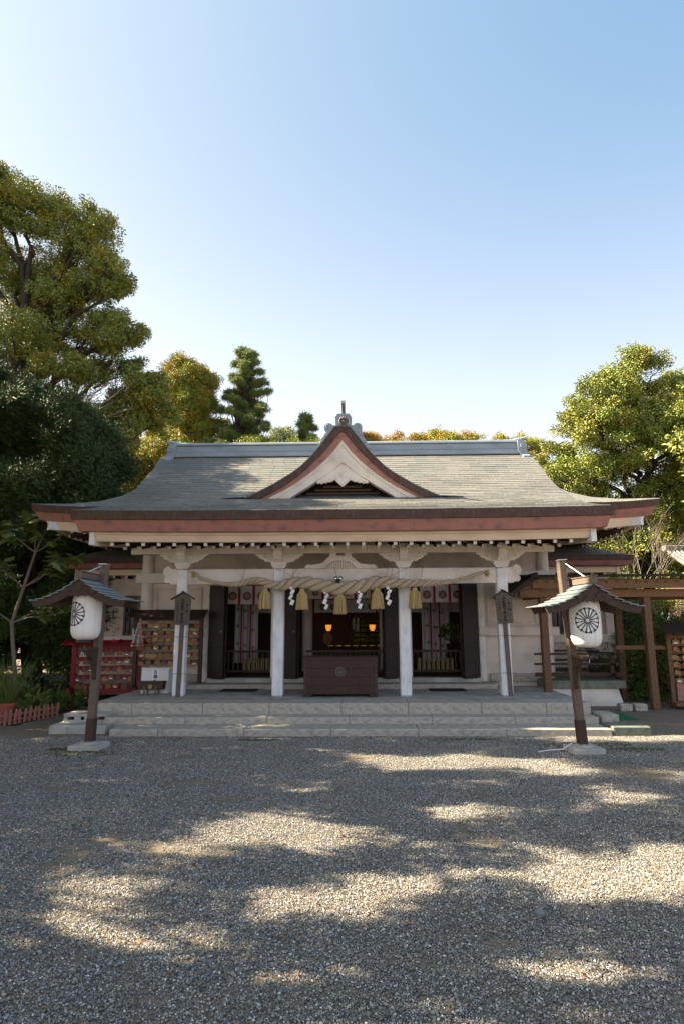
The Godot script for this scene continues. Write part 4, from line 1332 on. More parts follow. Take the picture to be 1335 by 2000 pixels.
	# inner railings
	for q in [[-2.4, 1.25, "left"], [0.0, 2.0, "central"], [2.3, 1.3, "right"]]:
		var t := thing("inner_railing", "low dark wooden railing inside the %s doorway" % q[2], "railing", Vector3(q[0], 0.6, -3.2), 0.0, "railings inside the hall")
		for y in [0.57, 0.08]:
			e = Geo.new()
			e.cbox(Vector3(0, y, 0), Vector3(q[1], 0.055, 0.05), 0.006)
			part("rail", e.mesh(), M.wood_grey_x, t)
		var nb := int(q[1] / 0.115)
		for k in nb:
			e = Geo.new()
			e.cbox(Vector3(-q[1] / 2 + (k + 0.5) * q[1] / nb, 0.32, 0), Vector3(0.024, 0.44, 0.024), 0.003)
			part("baluster", e.mesh(), M.wood_grey_v, t)
	# pale slips standing behind the side railings
	for q in [[-2.2, "left"], [2.3, "right"]]:
		var t := thing("slip_rack", "row of pale wooden slips behind the %s railing" % q[1], "slips", Vector3(q[0], 0.6, -3.5), 0.0, "slip racks in the hall")
		for k in 8:
			e = Geo.new()
			e.cbox(Vector3(-0.42 + k * 0.12, 0.2, 0), Vector3(0.09, 0.36, 0.03), 0.004)
			part("slip", e.mesh(), M.straw, t)
		e = Geo.new()
		e.cbox(Vector3(0, 0.01, 0), Vector3(1.05, 0.02, 0.12), 0.002)
		part("shelf", e.mesh(), M.interior_dark, t)
	# two lit hanging lamps
	for q in [[-0.55, "left"], [0.76, "right"]]:
		var t := thing("hanging_lamp", "small glowing amber hanging lamp, %s of two inside the hall" % q[1], "lamp", Vector3(q[0], 1.64, -6.0), 0.0, "lit lamps inside the hall")
		e = Geo.new()
		e.lathe([Vector2(0.03, 0.0), Vector2(0.06, 0.02), Vector2(0.085, 0.1), Vector2(0.09, 0.19)], 6, Transform3D.IDENTITY, false)
		part("lamp_shade", e.mesh(), M.lamp_paper, t)
		e = Geo.new()
		e.lathe([Vector2(0.0, 0.24), Vector2(0.06, 0.215), Vector2(0.11, 0.195), Vector2(0.09, 0.185)], 6, Transform3D.IDENTITY, false)
		for k in 6:
			var a := TAU * k / 6
			e.tube([Vector3(cos(a) * 0.032, 0, sin(a) * 0.032), Vector3(cos(a) * 0.062, 0.02, sin(a) * 0.062), Vector3(cos(a) * 0.088, 0.1, sin(a) * 0.088), Vector3(cos(a) * 0.093, 0.19, sin(a) * 0.093)], [0.004, 0.004, 0.004, 0.004], 4)
		e.tube([Vector3(0, 0.23, 0), Vector3(0, 1.8, 0)], [0.006, 0.006], 4)
		part("lamp_frame", e.mesh(), M.black_metal, t)
		var li := OmniLight3D.new()
		li.name = "lamp_light"
		li.light_color = Color(1.0, 0.62, 0.25)
		li.light_energy = 0.013
		li.light_size = 0.08
		li.omni_range = 8.0
		li.omni_attenuation = 2.0
		li.shadow_enabled = true
		li.position = Vector3(0, 0.11, 0)
		t.add_child(li)
	# altar, hand drum, purification wand, vase
	var al := thing("altar_table", "dark altar table with gilt fittings deep inside the hall", "altar", Vector3(0.25, 0.6, -6.6))
	e = Geo.new()
	e.cbox(Vector3(0, 0.62, 0), Vector3(1.9, 0.05, 0.6), 0.008)
	part("table_top", e.mesh(), M.interior_dark, al)
	for sx in [-1.0, 1.0]:
		for sz in [-1.0, 1.0]:
			e = Geo.new()
			e.cbox(Vector3(sx * 0.88, 0.3, sz * 0.25), Vector3(0.07, 0.6, 0.07), 0.006)
			part("leg", e.mesh(), M.interior_dark, al)
	for k in 7:
		e = Geo.new()
		e.cbox(Vector3(-0.75 + k * 0.25, 0.60, 0.31), Vector3(0.16, 0.03, 0.012), 0.003)
		part("gilt_fitting", e.mesh(), M.gold, al)
	var dr := thing("round_fan_drum", "oval brown drum on a thin stand behind the railing", "drum", Vector3(-0.5, 0.6, -4.5))
	e = Geo.new()
	e.lathe([Vector2(0, -0.02), Vector2(0.16, -0.02), Vector2(0.17, 0), Vector2(0.16, 0.02), Vector2(0, 0.02)], 22, Transform3D(Basis(Vector3.RIGHT, PI / 2) * Basis.from_scale(Vector3(0.8, 1, 1.1)), Vector3(0, 0.86, 0)))
	part("drum_head", e.mesh(), M.wood_brown_x, dr)
	e = Geo.new()
	e.tube([Vector3(0, 0, 0), Vector3(0, 0.7, 0)], [0.012, 0.012], 6)
	e.lathe([Vector2(0.1, 0), Vector2(0.1, 0.015), Vector2(0, 0.02)], 12)
	part("stand", e.mesh(), M.interior_dark, dr)
	var wd := thing("purification_wand", "pale paper-streamer wand standing in the dark hall", "wand", Vector3(0.26, 0.6, -5.2))
	e = Geo.new()
	e.tube([Vector3(0, 0, 0), Vector3(0, 1.45, 0)], [0.012, 0.01], 6)
	e.lathe([Vector2(0.1, 0), Vector2(0.1, 0.015), Vector2(0, 0.02)], 12)
	part("stick", e.mesh(), M.wood_grey_v, wd)
	e = Geo.new()
	for k in 16:
		var a := rr(0, TAU)
		e.cbox(Vector3(cos(a) * 0.07, rr(1.1, 1.4), sin(a) * 0.05), Vector3(0.035, 0.16, 0.002), 0, Basis(Vector3.UP, a) * Basis(Vector3.RIGHT, rr(-0.3, 0.3)))
	part("paper_strips", e.mesh(), M.cloth, wd)
	var va := thing("flower_vase", "dark leafy branches in a tall vase behind the right railing", "vase", Vector3(2.75, 0.6, -4.0))
	e = Geo.new()
	e.lathe([Vector2(0.0, 0), Vector2(0.1, 0), Vector2(0.13, 0.2), Vector2(0.07, 0.6), Vector2(0.09, 0.72)], 16)
	part("vase", e.mesh(), M.interior_dark, va)
	e = Geo.new()
	e.tint = true
	for k in 160:
		var d := Vector3(rr(-1, 1), rr(-0.3, 1.1), rr(-1, 1)).normalized() * rr(0.08, 0.36)
		leaf_quad(e, Vector3(0, 0.92, 0) + d, d.normalized(), 0.09, 0.035)
	part("branches", e.mesh(), M.leaf_shrub, va)

func leaf_quad(e: Geo, o: Vector3, dir: Vector3, ll: float, lw: float) -> void:
	var d := (dir + Vector3(rr(-0.8, 0.8), rr(-0.8, 0.5), rr(-0.8, 0.8))).normalized()
	var s := d.cross(Vector3(rr(-1, 1), rr(-0.3, 1), rr(-1, 1))).normalized()
	var nn := s.cross(d)
	var tip := o + d * ll
	var a := o + d * ll * 0.45 + s * lw + nn * lw * 0.3
	var b := o + d * ll * 0.45 - s * lw + nn * lw * 0.3
	var t := rr(0.85, 1.15)
	e.col = Color(t * rr(0.9, 1.15), t, t * rr(0.7, 1.1))
	e.tri(o, a, tip)
	e.tri(o, tip, b)

# ---------------------------------------------------------------- brush lettering (strokes on a 10 x 10 grid, y down)
const GLYPH := {
	"ten": [[1, 1.5, 9, 1.5], [0.5, 4.2, 9.5, 4.2], [5, 1.5, 4.6, 5, 0.5, 9.5], [5, 4.5, 9.5, 9.5]],
	"no": [[5, 0, 4.3, 1], [2.5, 1, 7.5, 1, 7.5, 4.2, 2.5, 4.2, 2.5, 1], [2.5, 2.6, 7.5, 2.6], [1.5, 5.4, 8.5, 5.4], [2, 7.3, 8, 7.3], [0.5, 9.5, 9.5, 9.5], [5, 5.4, 5, 9.5]],
	"hei": [[1, 0.5, 1, 9.8], [1, 0.7, 3.2, 0.7, 2, 3.2, 3.2, 5, 2.4, 6], [4.2, 0.8, 4.2, 4.2, 6, 3.6], [4.2, 2.4, 6, 2], [9, 1, 6.8, 2.4], [6.8, 0.5, 6.8, 4, 9.3, 4], [4.5, 6.6, 9, 6.6], [6.7, 4.8, 6.7, 9.4], [3.8, 9.4, 9.7, 9.4]],
	"ka": [[0.5, 1, 9.5, 1], [5, 1, 5, 9.8], [5.2, 3.4, 8, 5.4]],
	"bei": [[1, 1, 4.5, 1], [2.7, 0, 2.7, 5], [1, 2, 1, 5], [4.5, 2, 4.5, 5], [6.5, 0, 5.5, 2], [6, 1.4, 9.5, 1.4], [8.5, 1.4, 5.5, 5], [6.2, 2.2, 9.6, 5], [2, 6, 2, 9], [2, 6, 8, 6, 8, 9], [5, 5.2, 5, 9.9]],
	"haku": [[5, 0, 4.4, 1], [2.5, 1, 7.5, 1, 7.5, 4.4, 2.5, 4.4, 2.5, 1], [2.5, 2.7, 7.5, 2.7], [1.8, 5.8, 1.8, 9], [1.8, 5.8, 8.2, 5.8, 8.2, 9], [5, 4.4, 5, 9.9]],
	"ryo": [[0.5, 4, 5, 4], [2.7, 0, 2.7, 9.9], [0.8, 1, 1.8, 3], [4.6, 1, 3.6, 3], [2.7, 4.4, 0.5, 8], [2.8, 4.6, 4.8, 7], [6, 1, 7, 2.4], [5.8, 3.6, 6.8, 5], [5.4, 7.4, 9.8, 6.4], [8.3, 0, 8.3, 9.9]],
	"go": [[2, 0, 0.5, 2], [2.2, 2.4, 0.4, 5], [1.4, 4, 1.4, 9.8], [4, 0.4, 3, 2.6], [3.2, 1.6, 6, 1.6], [2.8, 3.8, 6.2, 3.8], [4.6, 1.6, 4.6, 8.6], [4.6, 6, 6, 6], [3.2, 5, 3.2, 9, 6.2, 8.2], [7, 1, 9.4, 1, 9.4, 7], [7, 1, 7, 9.8]],
	"shi": [[0.8, 0.6, 4, 0.6, 4, 7, 0.8, 7, 0.8, 0.6], [0.8, 2.8, 4, 2.8], [0.8, 4.8, 4, 4.8], [1.6, 7.2, 0.4, 9.6], [3.2, 7.2, 4.4, 9.4], [5.6, 0.4, 9, 0.4, 9, 4, 5.6, 4, 5.6, 0.4], [5.6, 2.2, 9, 2.2], [6.2, 4.4, 5, 7], [5.8, 5.4, 9.6, 5.4, 9, 9.6], [7.4, 5.6, 5.4, 9], [8.6, 5.6, 6.8, 9.6]],
	"hira": [[1, 1, 9, 1], [2.6, 2, 3.6, 4], [7.4, 2, 6.4, 4], [0.4, 5.2, 9.6, 5.2], [5, 1, 5, 9.8]],
	"sei": [[1, 2.4, 9.4, 2.4], [1.6, 2.4, 1.4, 6, 0.4, 9.6], [1.6, 5, 4.4, 5, 4.2, 8.4], [5.6, 0.2, 6.4, 6, 9, 9.6, 9.6, 7.6], [8.6, 4, 5, 9.4], [7.6, 0.4, 8.8, 1.4]],
	"nen": [[2.6, 0, 1, 3], [2.2, 1.6, 9, 1.6], [2.4, 4, 8.8, 4], [2.4, 4, 2.4, 6.6], [0.4, 6.6, 9.6, 6.6], [5.4, 1.6, 5.4, 9.9]],
	"ju": [[0.6, 4.4, 9.4, 4.4], [5, 0.4, 5, 9.8]],
	"go5": [[1, 1, 9, 1], [4.6, 1, 3.6, 9], [1.8, 4.6, 7.6, 4.6, 7.4, 9], [0.4, 9.2, 9.6, 9.2]],
	"hachi": [[3.8, 2, 0.8, 9.4], [5.6, 1.4, 9.4, 9.4]],
	"ichi": [[0.8, 5, 9.2, 5]],
	"gatsu": [[2.6, 0.8, 2.4, 6, 1, 9.6], [2.6, 0.8, 7.8, 0.8, 7.8, 9.6], [2.6, 3.4, 7.8, 3.4], [2.6, 6, 7.8, 6]],
	"nichi": [[2.4, 1, 7.6, 1, 7.6, 9.4, 2.4, 9.4, 2.4, 1], [2.4, 5.2, 7.6, 5.2]],
	"furu": [[0.8, 2, 9.2, 2], [5, 0, 5, 5], [2, 5, 8, 5, 8, 9.5, 2, 9.5, 2, 5]],
	"kami": [[2.4, 0.2, 3, 1.2], [0.6, 2, 4, 2, 0.6, 6], [2.4, 4, 2.4, 9.9], [2.6, 5, 4, 6.4], [5.2, 2, 9.4, 2, 9.4, 7, 5.2, 7, 5.2, 2], [5.2, 4.5, 9.4, 4.5], [7.3, 0, 7.3, 9.9]],
	"fuda": [[0.6, 2.6, 5, 2.6], [2.8, 0, 2.8, 9.9], [2.8, 3, 0.4, 7], [3, 4, 4.6, 6], [6.4, 0.4, 6.4, 8.6, 9.4, 8.6, 9.4, 7]],
}

func write_column(e: Geo, names: Array, x: float, y: float, z: float, size: float, step: float, hw: float) -> void:
	for nm in names:
		for st in GLYPH[nm]:
			var pts := []
			var nor := []
			for i in range(0, st.size(), 2):
				pts.append(Vector3(x + (st[i] - 5.0) * 0.1 * size, y - st[i + 1] * 0.1 * size, z))
				nor.append(Vector3(0, 0, 1))
			e.ribbon(pts, nor, hw)
		y -= step

# ---------------------------------------------------------------- standing lanterns
func make_lantern(label: String, at: Vector3, lean: float, lx: float, dz: float, turn: float, sgn: float) -> void:
	var t := thing("standing_lantern", label, "lantern", at, 0.0, "roofed paper lanterns flanking the steps")
	var e := Geo.new()
	e.cbox(Vector3(0, 0.03, 0.02), Vector3(0.46, 0.10, 0.42), 0.012, Basis(Vector3.UP, 0.08 * sgn))
	part("base_stone", e.mesh(), M.concrete_top, t)
	var lb := Basis(Vector3.BACK, atan(lean / 2.8))
	e = Geo.new()
	e.cbox(lb * Vector3(0, 1.43, 0), Vector3(0.112, 2.72, 0.112), 0.012, lb * Basis(Vector3.UP, 0.12 * sgn))
	part("post", e.mesh(), M.wood_grey_v, t)
	e = Geo.new()
	e.cbox(lb * Vector3(0, 0.27, 0), Vector3(0.122, 0.36, 0.122), 0.006, lb * Basis(Vector3.UP, 0.12 * sgn))
	part("post_sleeve", e.mesh(), M.wood_dark_v, t)
	e = Geo.new()
	e.lathe([Vector2(0.16, 0.075), Vector2(0.13, 0.10), Vector2(0.06, 0.115)], 9, Transform3D.IDENTITY, false)
	part("mortar", e.mesh(), M.concrete, t)
	# roof: two curved slopes with stepped boards, ridge running forward
	var top := Vector3(lx, 2.44 + dz, 0)
	var rf := Node3D.new()
	rf.name = "lantern_roof"
	t.add_child(rf, true)
	rf.position = top
	rf.rotation.y = turn
	var prof_ := func(s: float) -> Vector2:
		# s 0..1 along the slope
		return Vector2(0.70 * s, -0.56 * s + 0.23 * s * s - 0.02 * s * (1.0 - s))
	for sx in [-1.0, 1.0]:
		for k in 7:
			var a: Vector2 = prof_.call(k / 7.0)
			var b: Vector2 = prof_.call((k + 1.25) / 7.0)
			var mid := (a + b) * 0.5
			var ang := atan2(b.y - a.y, b.x - a.x)
			e = Geo.new()
			e.cbox(Vector3(sx * mid.x, mid.y + 0.012 - k * 0.001, 0.30), Vector3(a.distance_to(b), 0.016, 0.78), 0.004, Basis(Vector3.BACK, sx * (ang + 0.17)))
			part("roof_board", e.mesh(), M.lantern_roof, rf)
		for zz in [0.02, 0.60]:
			e = Geo.new()
			var up := []
			var dn := []
			for k in 13:
				var a: Vector2 = prof_.call(k / 12.0)
				up.append([sx * a.x, a.y - 0.004])
				dn.append([sx * a.x * 0.94, a.y - 0.09 - 0.05 * (1.0 - k / 12.0)])
			dn.reverse()
			e.prism(v2(up + dn), zz, zz + 0.055)
			part("bargeboard", e.mesh(), M.wood_dark_v, rf)
	e = Geo.new()
	e.cbox(Vector3(0, 0.05, 0.30), Vector3(0.07, 0.09, 0.80), 0.006)
	e.cbox(Vector3(0, 0.105, 0.30), Vector3(0.10, 0.015, 0.82), 0.004)
	e.cbox(Vector3(0, 0.05, 0.70), Vector3(0.09, 0.10, 0.02), 0.004)
	part("ridge_board", e.mesh(), M.wood_grey_v, rf)
	# carved cloud board under the gable
	e = Geo.new()
	e.prism(v2([[-0.27, -0.17], [-0.22, -0.235], [-0.15, -0.225], [-0.11, -0.26], [-0.05, -0.235], [0.0, -0.275], [0.05, -0.235], [0.11, -0.26], [0.15, -0.225], [0.22, -0.235], [0.27, -0.17], [0.13, -0.13], [0.0, -0.10], [-0.13, -0.13]]), 0.655, 0.675)
	for c in [[-0.13, -0.19, 0.035], [0.0, -0.2, 0.045], [0.13, -0.19, 0.035], [0.06, -0.14, 0.03]]:
		var pts := []
		var rad := []
		for k in 16:
			var a := k * 0.45
			pts.append(Vector3(c[0] + cos(a) * c[2] * (1 - k / 20.0), c[1] + sin(a) * c[2] * (1 - k / 20.0), 0.678))
			rad.append(0.007)
		e.tube(pts, rad, 4)
	part("cloud_carving", e.mesh(), M.wood_dark_v, rf)
	e = Geo.new()
	e.cbox(Vector3(0, -0.22, 0.30), Vector3(0.05, 0.05, 0.62), 0.005)
	for k in 3:
		e.cbox(Vector3(0, -0.2 + 0.0, 0.1 + k * 0.2), Vector3(0.5, 0.035, 0.04), 0.004)
	part("roof_frame", e.mesh(), M.wood_brown_v, rf)
	# stay from post top to ridge
	e = Geo.new()
	var pt := lb * Vector3(0, 2.76, 0) + Vector3(0.0, 0.03, 0)
	e.cbox(pt + Vector3(0, 0.0, 0.02), Vector3(0.13, 0.012, 0.16), 0.0, lb)
	e.tube([pt, top + Vector3(sin(turn) * 0.45, 0.10, 0.45)], [0.011, 0.011], 6)
	part("stay", e.mesh(), M.steel, t)
	# paper lantern body
	var lan := Node3D.new()
	lan.name = "paper_lantern"
	t.add_child(lan, true)
	lan.position = Vector3(lx + sin(turn) * 0.33, 1.54 + dz, 0.33)
	var pr := []
	for k in 33:
		var u := k / 32.0
		var h := 0.74 * u
		var r := 0.205
		if h < 0.16:
			r = 0.105 + 0.10 * sqrt(maxf(0.0, 1.0 - pow(1.0 - h / 0.16, 2.2)))
		elif h > 0.58:
			r = 0.105 + 0.10 * sqrt(maxf(0.0, 1.0 - pow((h - 0.58) / 0.16, 2.2)))
		r += 0.012 * sin(PI * u)
		pr.append(Vector2(r + (0.0030 if k % 2 == 0 else -0.0022), h))
	e = Geo.new()
	e.lathe(pr, 36)
	part("paper_shell", e.mesh(), M.lantern_paper, lan)
	e = Geo.new()
	e.lathe([Vector2(0.0, -0.035), Vector2(0.12, -0.035), Vector2(0.12, 0.012), Vector2(0.115, 0.014)], 24, Transform3D.IDENTITY, false)
	e.lathe([Vector2(0.115, 0.73), Vector2(0.12, 0.732), Vector2(0.12, 0.77), Vector2(0.0, 0.77)], 24, Transform3D.IDENTITY, false)
	part("hoop", e.mesh(), M.black_metal, lan)
	# printed sixteen-petal crest wrapped on the shell
	e = Geo.new()
	var wrap := func(u: float, w: float, ca: float) -> Array:
		var rad := 0.2205
		var a := ca + u / rad
		return [Vector3(sin(a) * rad, 0.385 + w, cos(a) * rad), Vector3(sin(a), 0, cos(a))]
	var ca := -0.52 if sgn < 0 else -0.20
	var R := 0.172
	for k in 16:
		var a0 := TAU * k / 16
		var hwid := PI / 16 * 0.90
		var pts := []
		var nor := []
		var ol := [[0.22, -hwid * 0.7], [0.5, -hwid * 0.92], [0.84, -hwid], [0.94, -hwid * 0.8], [1.0, -hwid * 0.35], [1.01, 0.0], [1.0, hwid * 0.35], [0.94, hwid * 0.8], [0.84, hwid], [0.5, hwid * 0.92], [0.22, hwid * 0.7]]
		for q in ol:
			var pn: Array = wrap.call(sin(a0 + q[1]) * R * q[0], cos(a0 + q[1]) * R * q[0], ca)
			pts.append(pn[0]); nor.append(pn[1])
		e.ribbon(pts, nor, 0.0046)
		# small second-row tips between petals
		pts = []
		nor = []
		for q in [[0.93, -0.055], [1.01, -0.04], [1.03, 0.0], [1.01, 0.04], [0.93, 0.055]]:
			var an: float = a0 + PI / 16 + q[1]
			var pn: Array = wrap.call(sin(an) * R * q[0], cos(an) * R * q[0], ca)
			pts.append(pn[0] * Vector3(1.002, 1, 1.002)); nor.append(pn[1])
		e.ribbon(pts, nor, 0.0075)
	var ring := []
	var rn := []
	for k in 21:
		var an := TAU * k / 20
		var pn: Array = wrap.call(sin(an) * R * 0.15, cos(an) * R * 0.15, ca)
		ring.append(pn[0] * Vector3(1.002, 1, 1.002)); rn.append(pn[1])
	e.ribbon(ring, rn, 0.0045)
	part("crest", e.mesh(), M.ink, lan)
	# seams of the paper
	e = Geo.new()
	for k in 8:
		var an := TAU * (k + 0.3) / 8
		var pts := []
		var nor := []
		for q in range(1, pr.size() - 1):
			pts.append(Vector3(sin(an) * (pr[q].x + 0.003), pr[q].y, cos(an) * (pr[q].x + 0.003)))
			nor.append(Vector3(sin(an), 0, cos(an)))
		e.ribbon(pts, nor, 0.0022)
	part("paper_seams", e.mesh(), M.wall_plaster, lan)
	# shelf under the lantern with brackets and hook
	e = Geo.new()
	var px: float = (lb * Vector3(0, 1.42, 0)).x
	e.cbox(Vector3(lx * 0.6 + px * 0.4, 1.40 + dz, 0.20), Vector3(0.16, 0.05, 0.46), 0.008, Basis(Vector3.UP, turn))
	e.prism(v2([[0.0, 0.0], [0.30, 0.0], [0.26, -0.08], [0.14, -0.14], [0.08, -0.24], [0.03, -0.42], [0.0, -0.44]]), -0.03, 0.03, Transform3D(Basis(Vector3.UP, -PI / 2), Vector3(px, 1.375 + dz, 0.06)))
	part("shelf_bracket", e.mesh(), M.wood_dark_v, t)
	e = Geo.new()
	e.tube([Vector3(lx, 1.455 + dz, 0.33), Vector3(lx + 0.02, 1.40 + dz, 0.42), Vector3(lx, 1.33 + dz, 0.43)], [0.006, 0.006, 0.006], 5)
	part("hook", e.mesh(), M.steel, t)

# ---------------------------------------------------------------- signboards tied to the outer pillars
func make_sign(label: String, at: Vector3, lean: float, col: Array, side: Array) -> void:
	var t := thing("wooden_sign", label, "sign", at, 0.0, "inscribed boards tied to the pillars")
	t.rotation.z = lean
	var e := Geo.new()
	e.cbox(Vector3(0, 0.75, 0), Vector3(0.085, 1.5, 0.04), 0.006)
	part("stake", e.mesh(), M.wood_grey_v, t)
	e = Geo.new()
	e.prism(v2([[-0.155, 1.42], [0.155, 1.42], [0.165, 1.95], [0.0, 2.06], [-0.165, 1.95]]), 0.02, 0.05)
	part("board", e.mesh(), M.sign_board, t)
	for sx in [-1.0, 1.0]:
		e = Geo.new()
		var b := Basis(Vector3.BACK, -sx * 0.55)
		e.cbox(Vector3(sx * 0.115 - 0.01, 2.005 + (0.015 if sx > 0 else 0.0), 0.03), Vector3(0.31 if sx > 0 else 0.29, 0.022, 0.10), 0.004, b)
		part("roof_board", e.mesh(), M.wood_dark_v, t)
	var bd: Node = t.get_node("board")
	for q in [[col, 0.0, 1.95, 0.068, 0.073, 0.0045], [["go", "ka", "shi"], 0.10, 1.84, 0.042, 0.062, 0.003], [side, -0.10, 1.86, 0.034, 0.040, 0.0025]]:
		for i in q[0].size():
			e = Geo.new()
			write_column(e, [q[0][i]], q[1], q[2] - i * q[4], 0.052, q[3], q[4], q[5])
			part("character", e.mesh(), M.sign_ink, bd)
	e = Geo.new()
	for y in [0.45, 1.18]:
		e.tube([Vector3(-0.16, y, -0.02), Vector3(-0.05, y, 0.026), Vector3(0.05, y, 0.026), Vector3(0.16, y, -0.02)], [0.0035, 0.0035, 0.0035, 0.0035], 4)
	part("wire", e.mesh(), M.black_metal, t)

# ---------------------------------------------------------------- votive plaques
var plaque_meshes := []
func plaque(label: String, grp: String, at: Vector3, turn: float, sz: float) -> void:
	if plaque_meshes.is_empty():
		var e := Geo.new()
		e.prism(v2([[-0.07, -0.09], [0.07, -0.09], [0.07, -0.015], [0.0, 0.015], [-0.07, -0.015]]), 0, 0.008)
		plaque_meshes.append(e.mesh())
		e = Geo.new()
		e.prism(v2([[-0.065, -0.10], [0.065, -0.10], [0.065, -0.01], [-0.065, -0.01]]), 0, 0.008)
		plaque_meshes.append(e.mesh())
		e = Geo.new()
		e.tube([Vector3(-0.012, -0.015, 0.01), Vector3(-0.01, 0.05, 0.012), Vector3(0.0, 0.085, 0.0), Vector3(0.01, 0.05, 0.012), Vector3(0.012, -0.015, 0.01)], [0.004, 0.005, 0.005, 0.005, 0.004], 4)
		plaque_meshes.append(e.mesh())
		e = Geo.new()
		e.prism(v2([[0.0, -0.05], [0.02, -0.065], [0.05, -0.06], [0.055, -0.035], [0.03, -0.02], [0.005, -0.03]]), 0.0085, 0.0095)
		plaque_meshes.append(e.mesh())
		e = Geo.new()
		e.prism(v2([[-0.045, -0.075], [-0.04, -0.035], [-0.03, -0.055], [0.0, -0.05], [0.03, -0.06], [0.04, -0.075]]), 0.0085, 0.0095)
		plaque_meshes.append(e.mesh())
	var t := thing("votive_plaque", label, "plaque", at, 0.0, grp)
	t.rotation.z = turn
	t.rotation.y = rr(-0.25, 0.25)
	var kind := rng.randi_range(0, 1)
	var dull := grp.contains("red")
	var mt: Material = M["plaque_%d" % ([1, 2, 2, 3, 2, 1][rng.randi_range(0, 5)] if dull else [0, 0, 3, 1][rng.randi_range(0, 3)])]
	var s := Transform3D(Basis.from_scale(Vector3(sz, sz, 1)), Vector3.ZERO)
	part("board", plaque_meshes[kind], mt, t, s)
	part("cord", plaque_meshes[2], M.plaque_0, t, s)
	var r := rng.randf()
	if r < 0.3:
		part("red_print", plaque_meshes[3], M.ribbon_red, t, s)
	elif r < 0.5:
		part("white_print", plaque_meshes[4], M.paper_white, t, s)

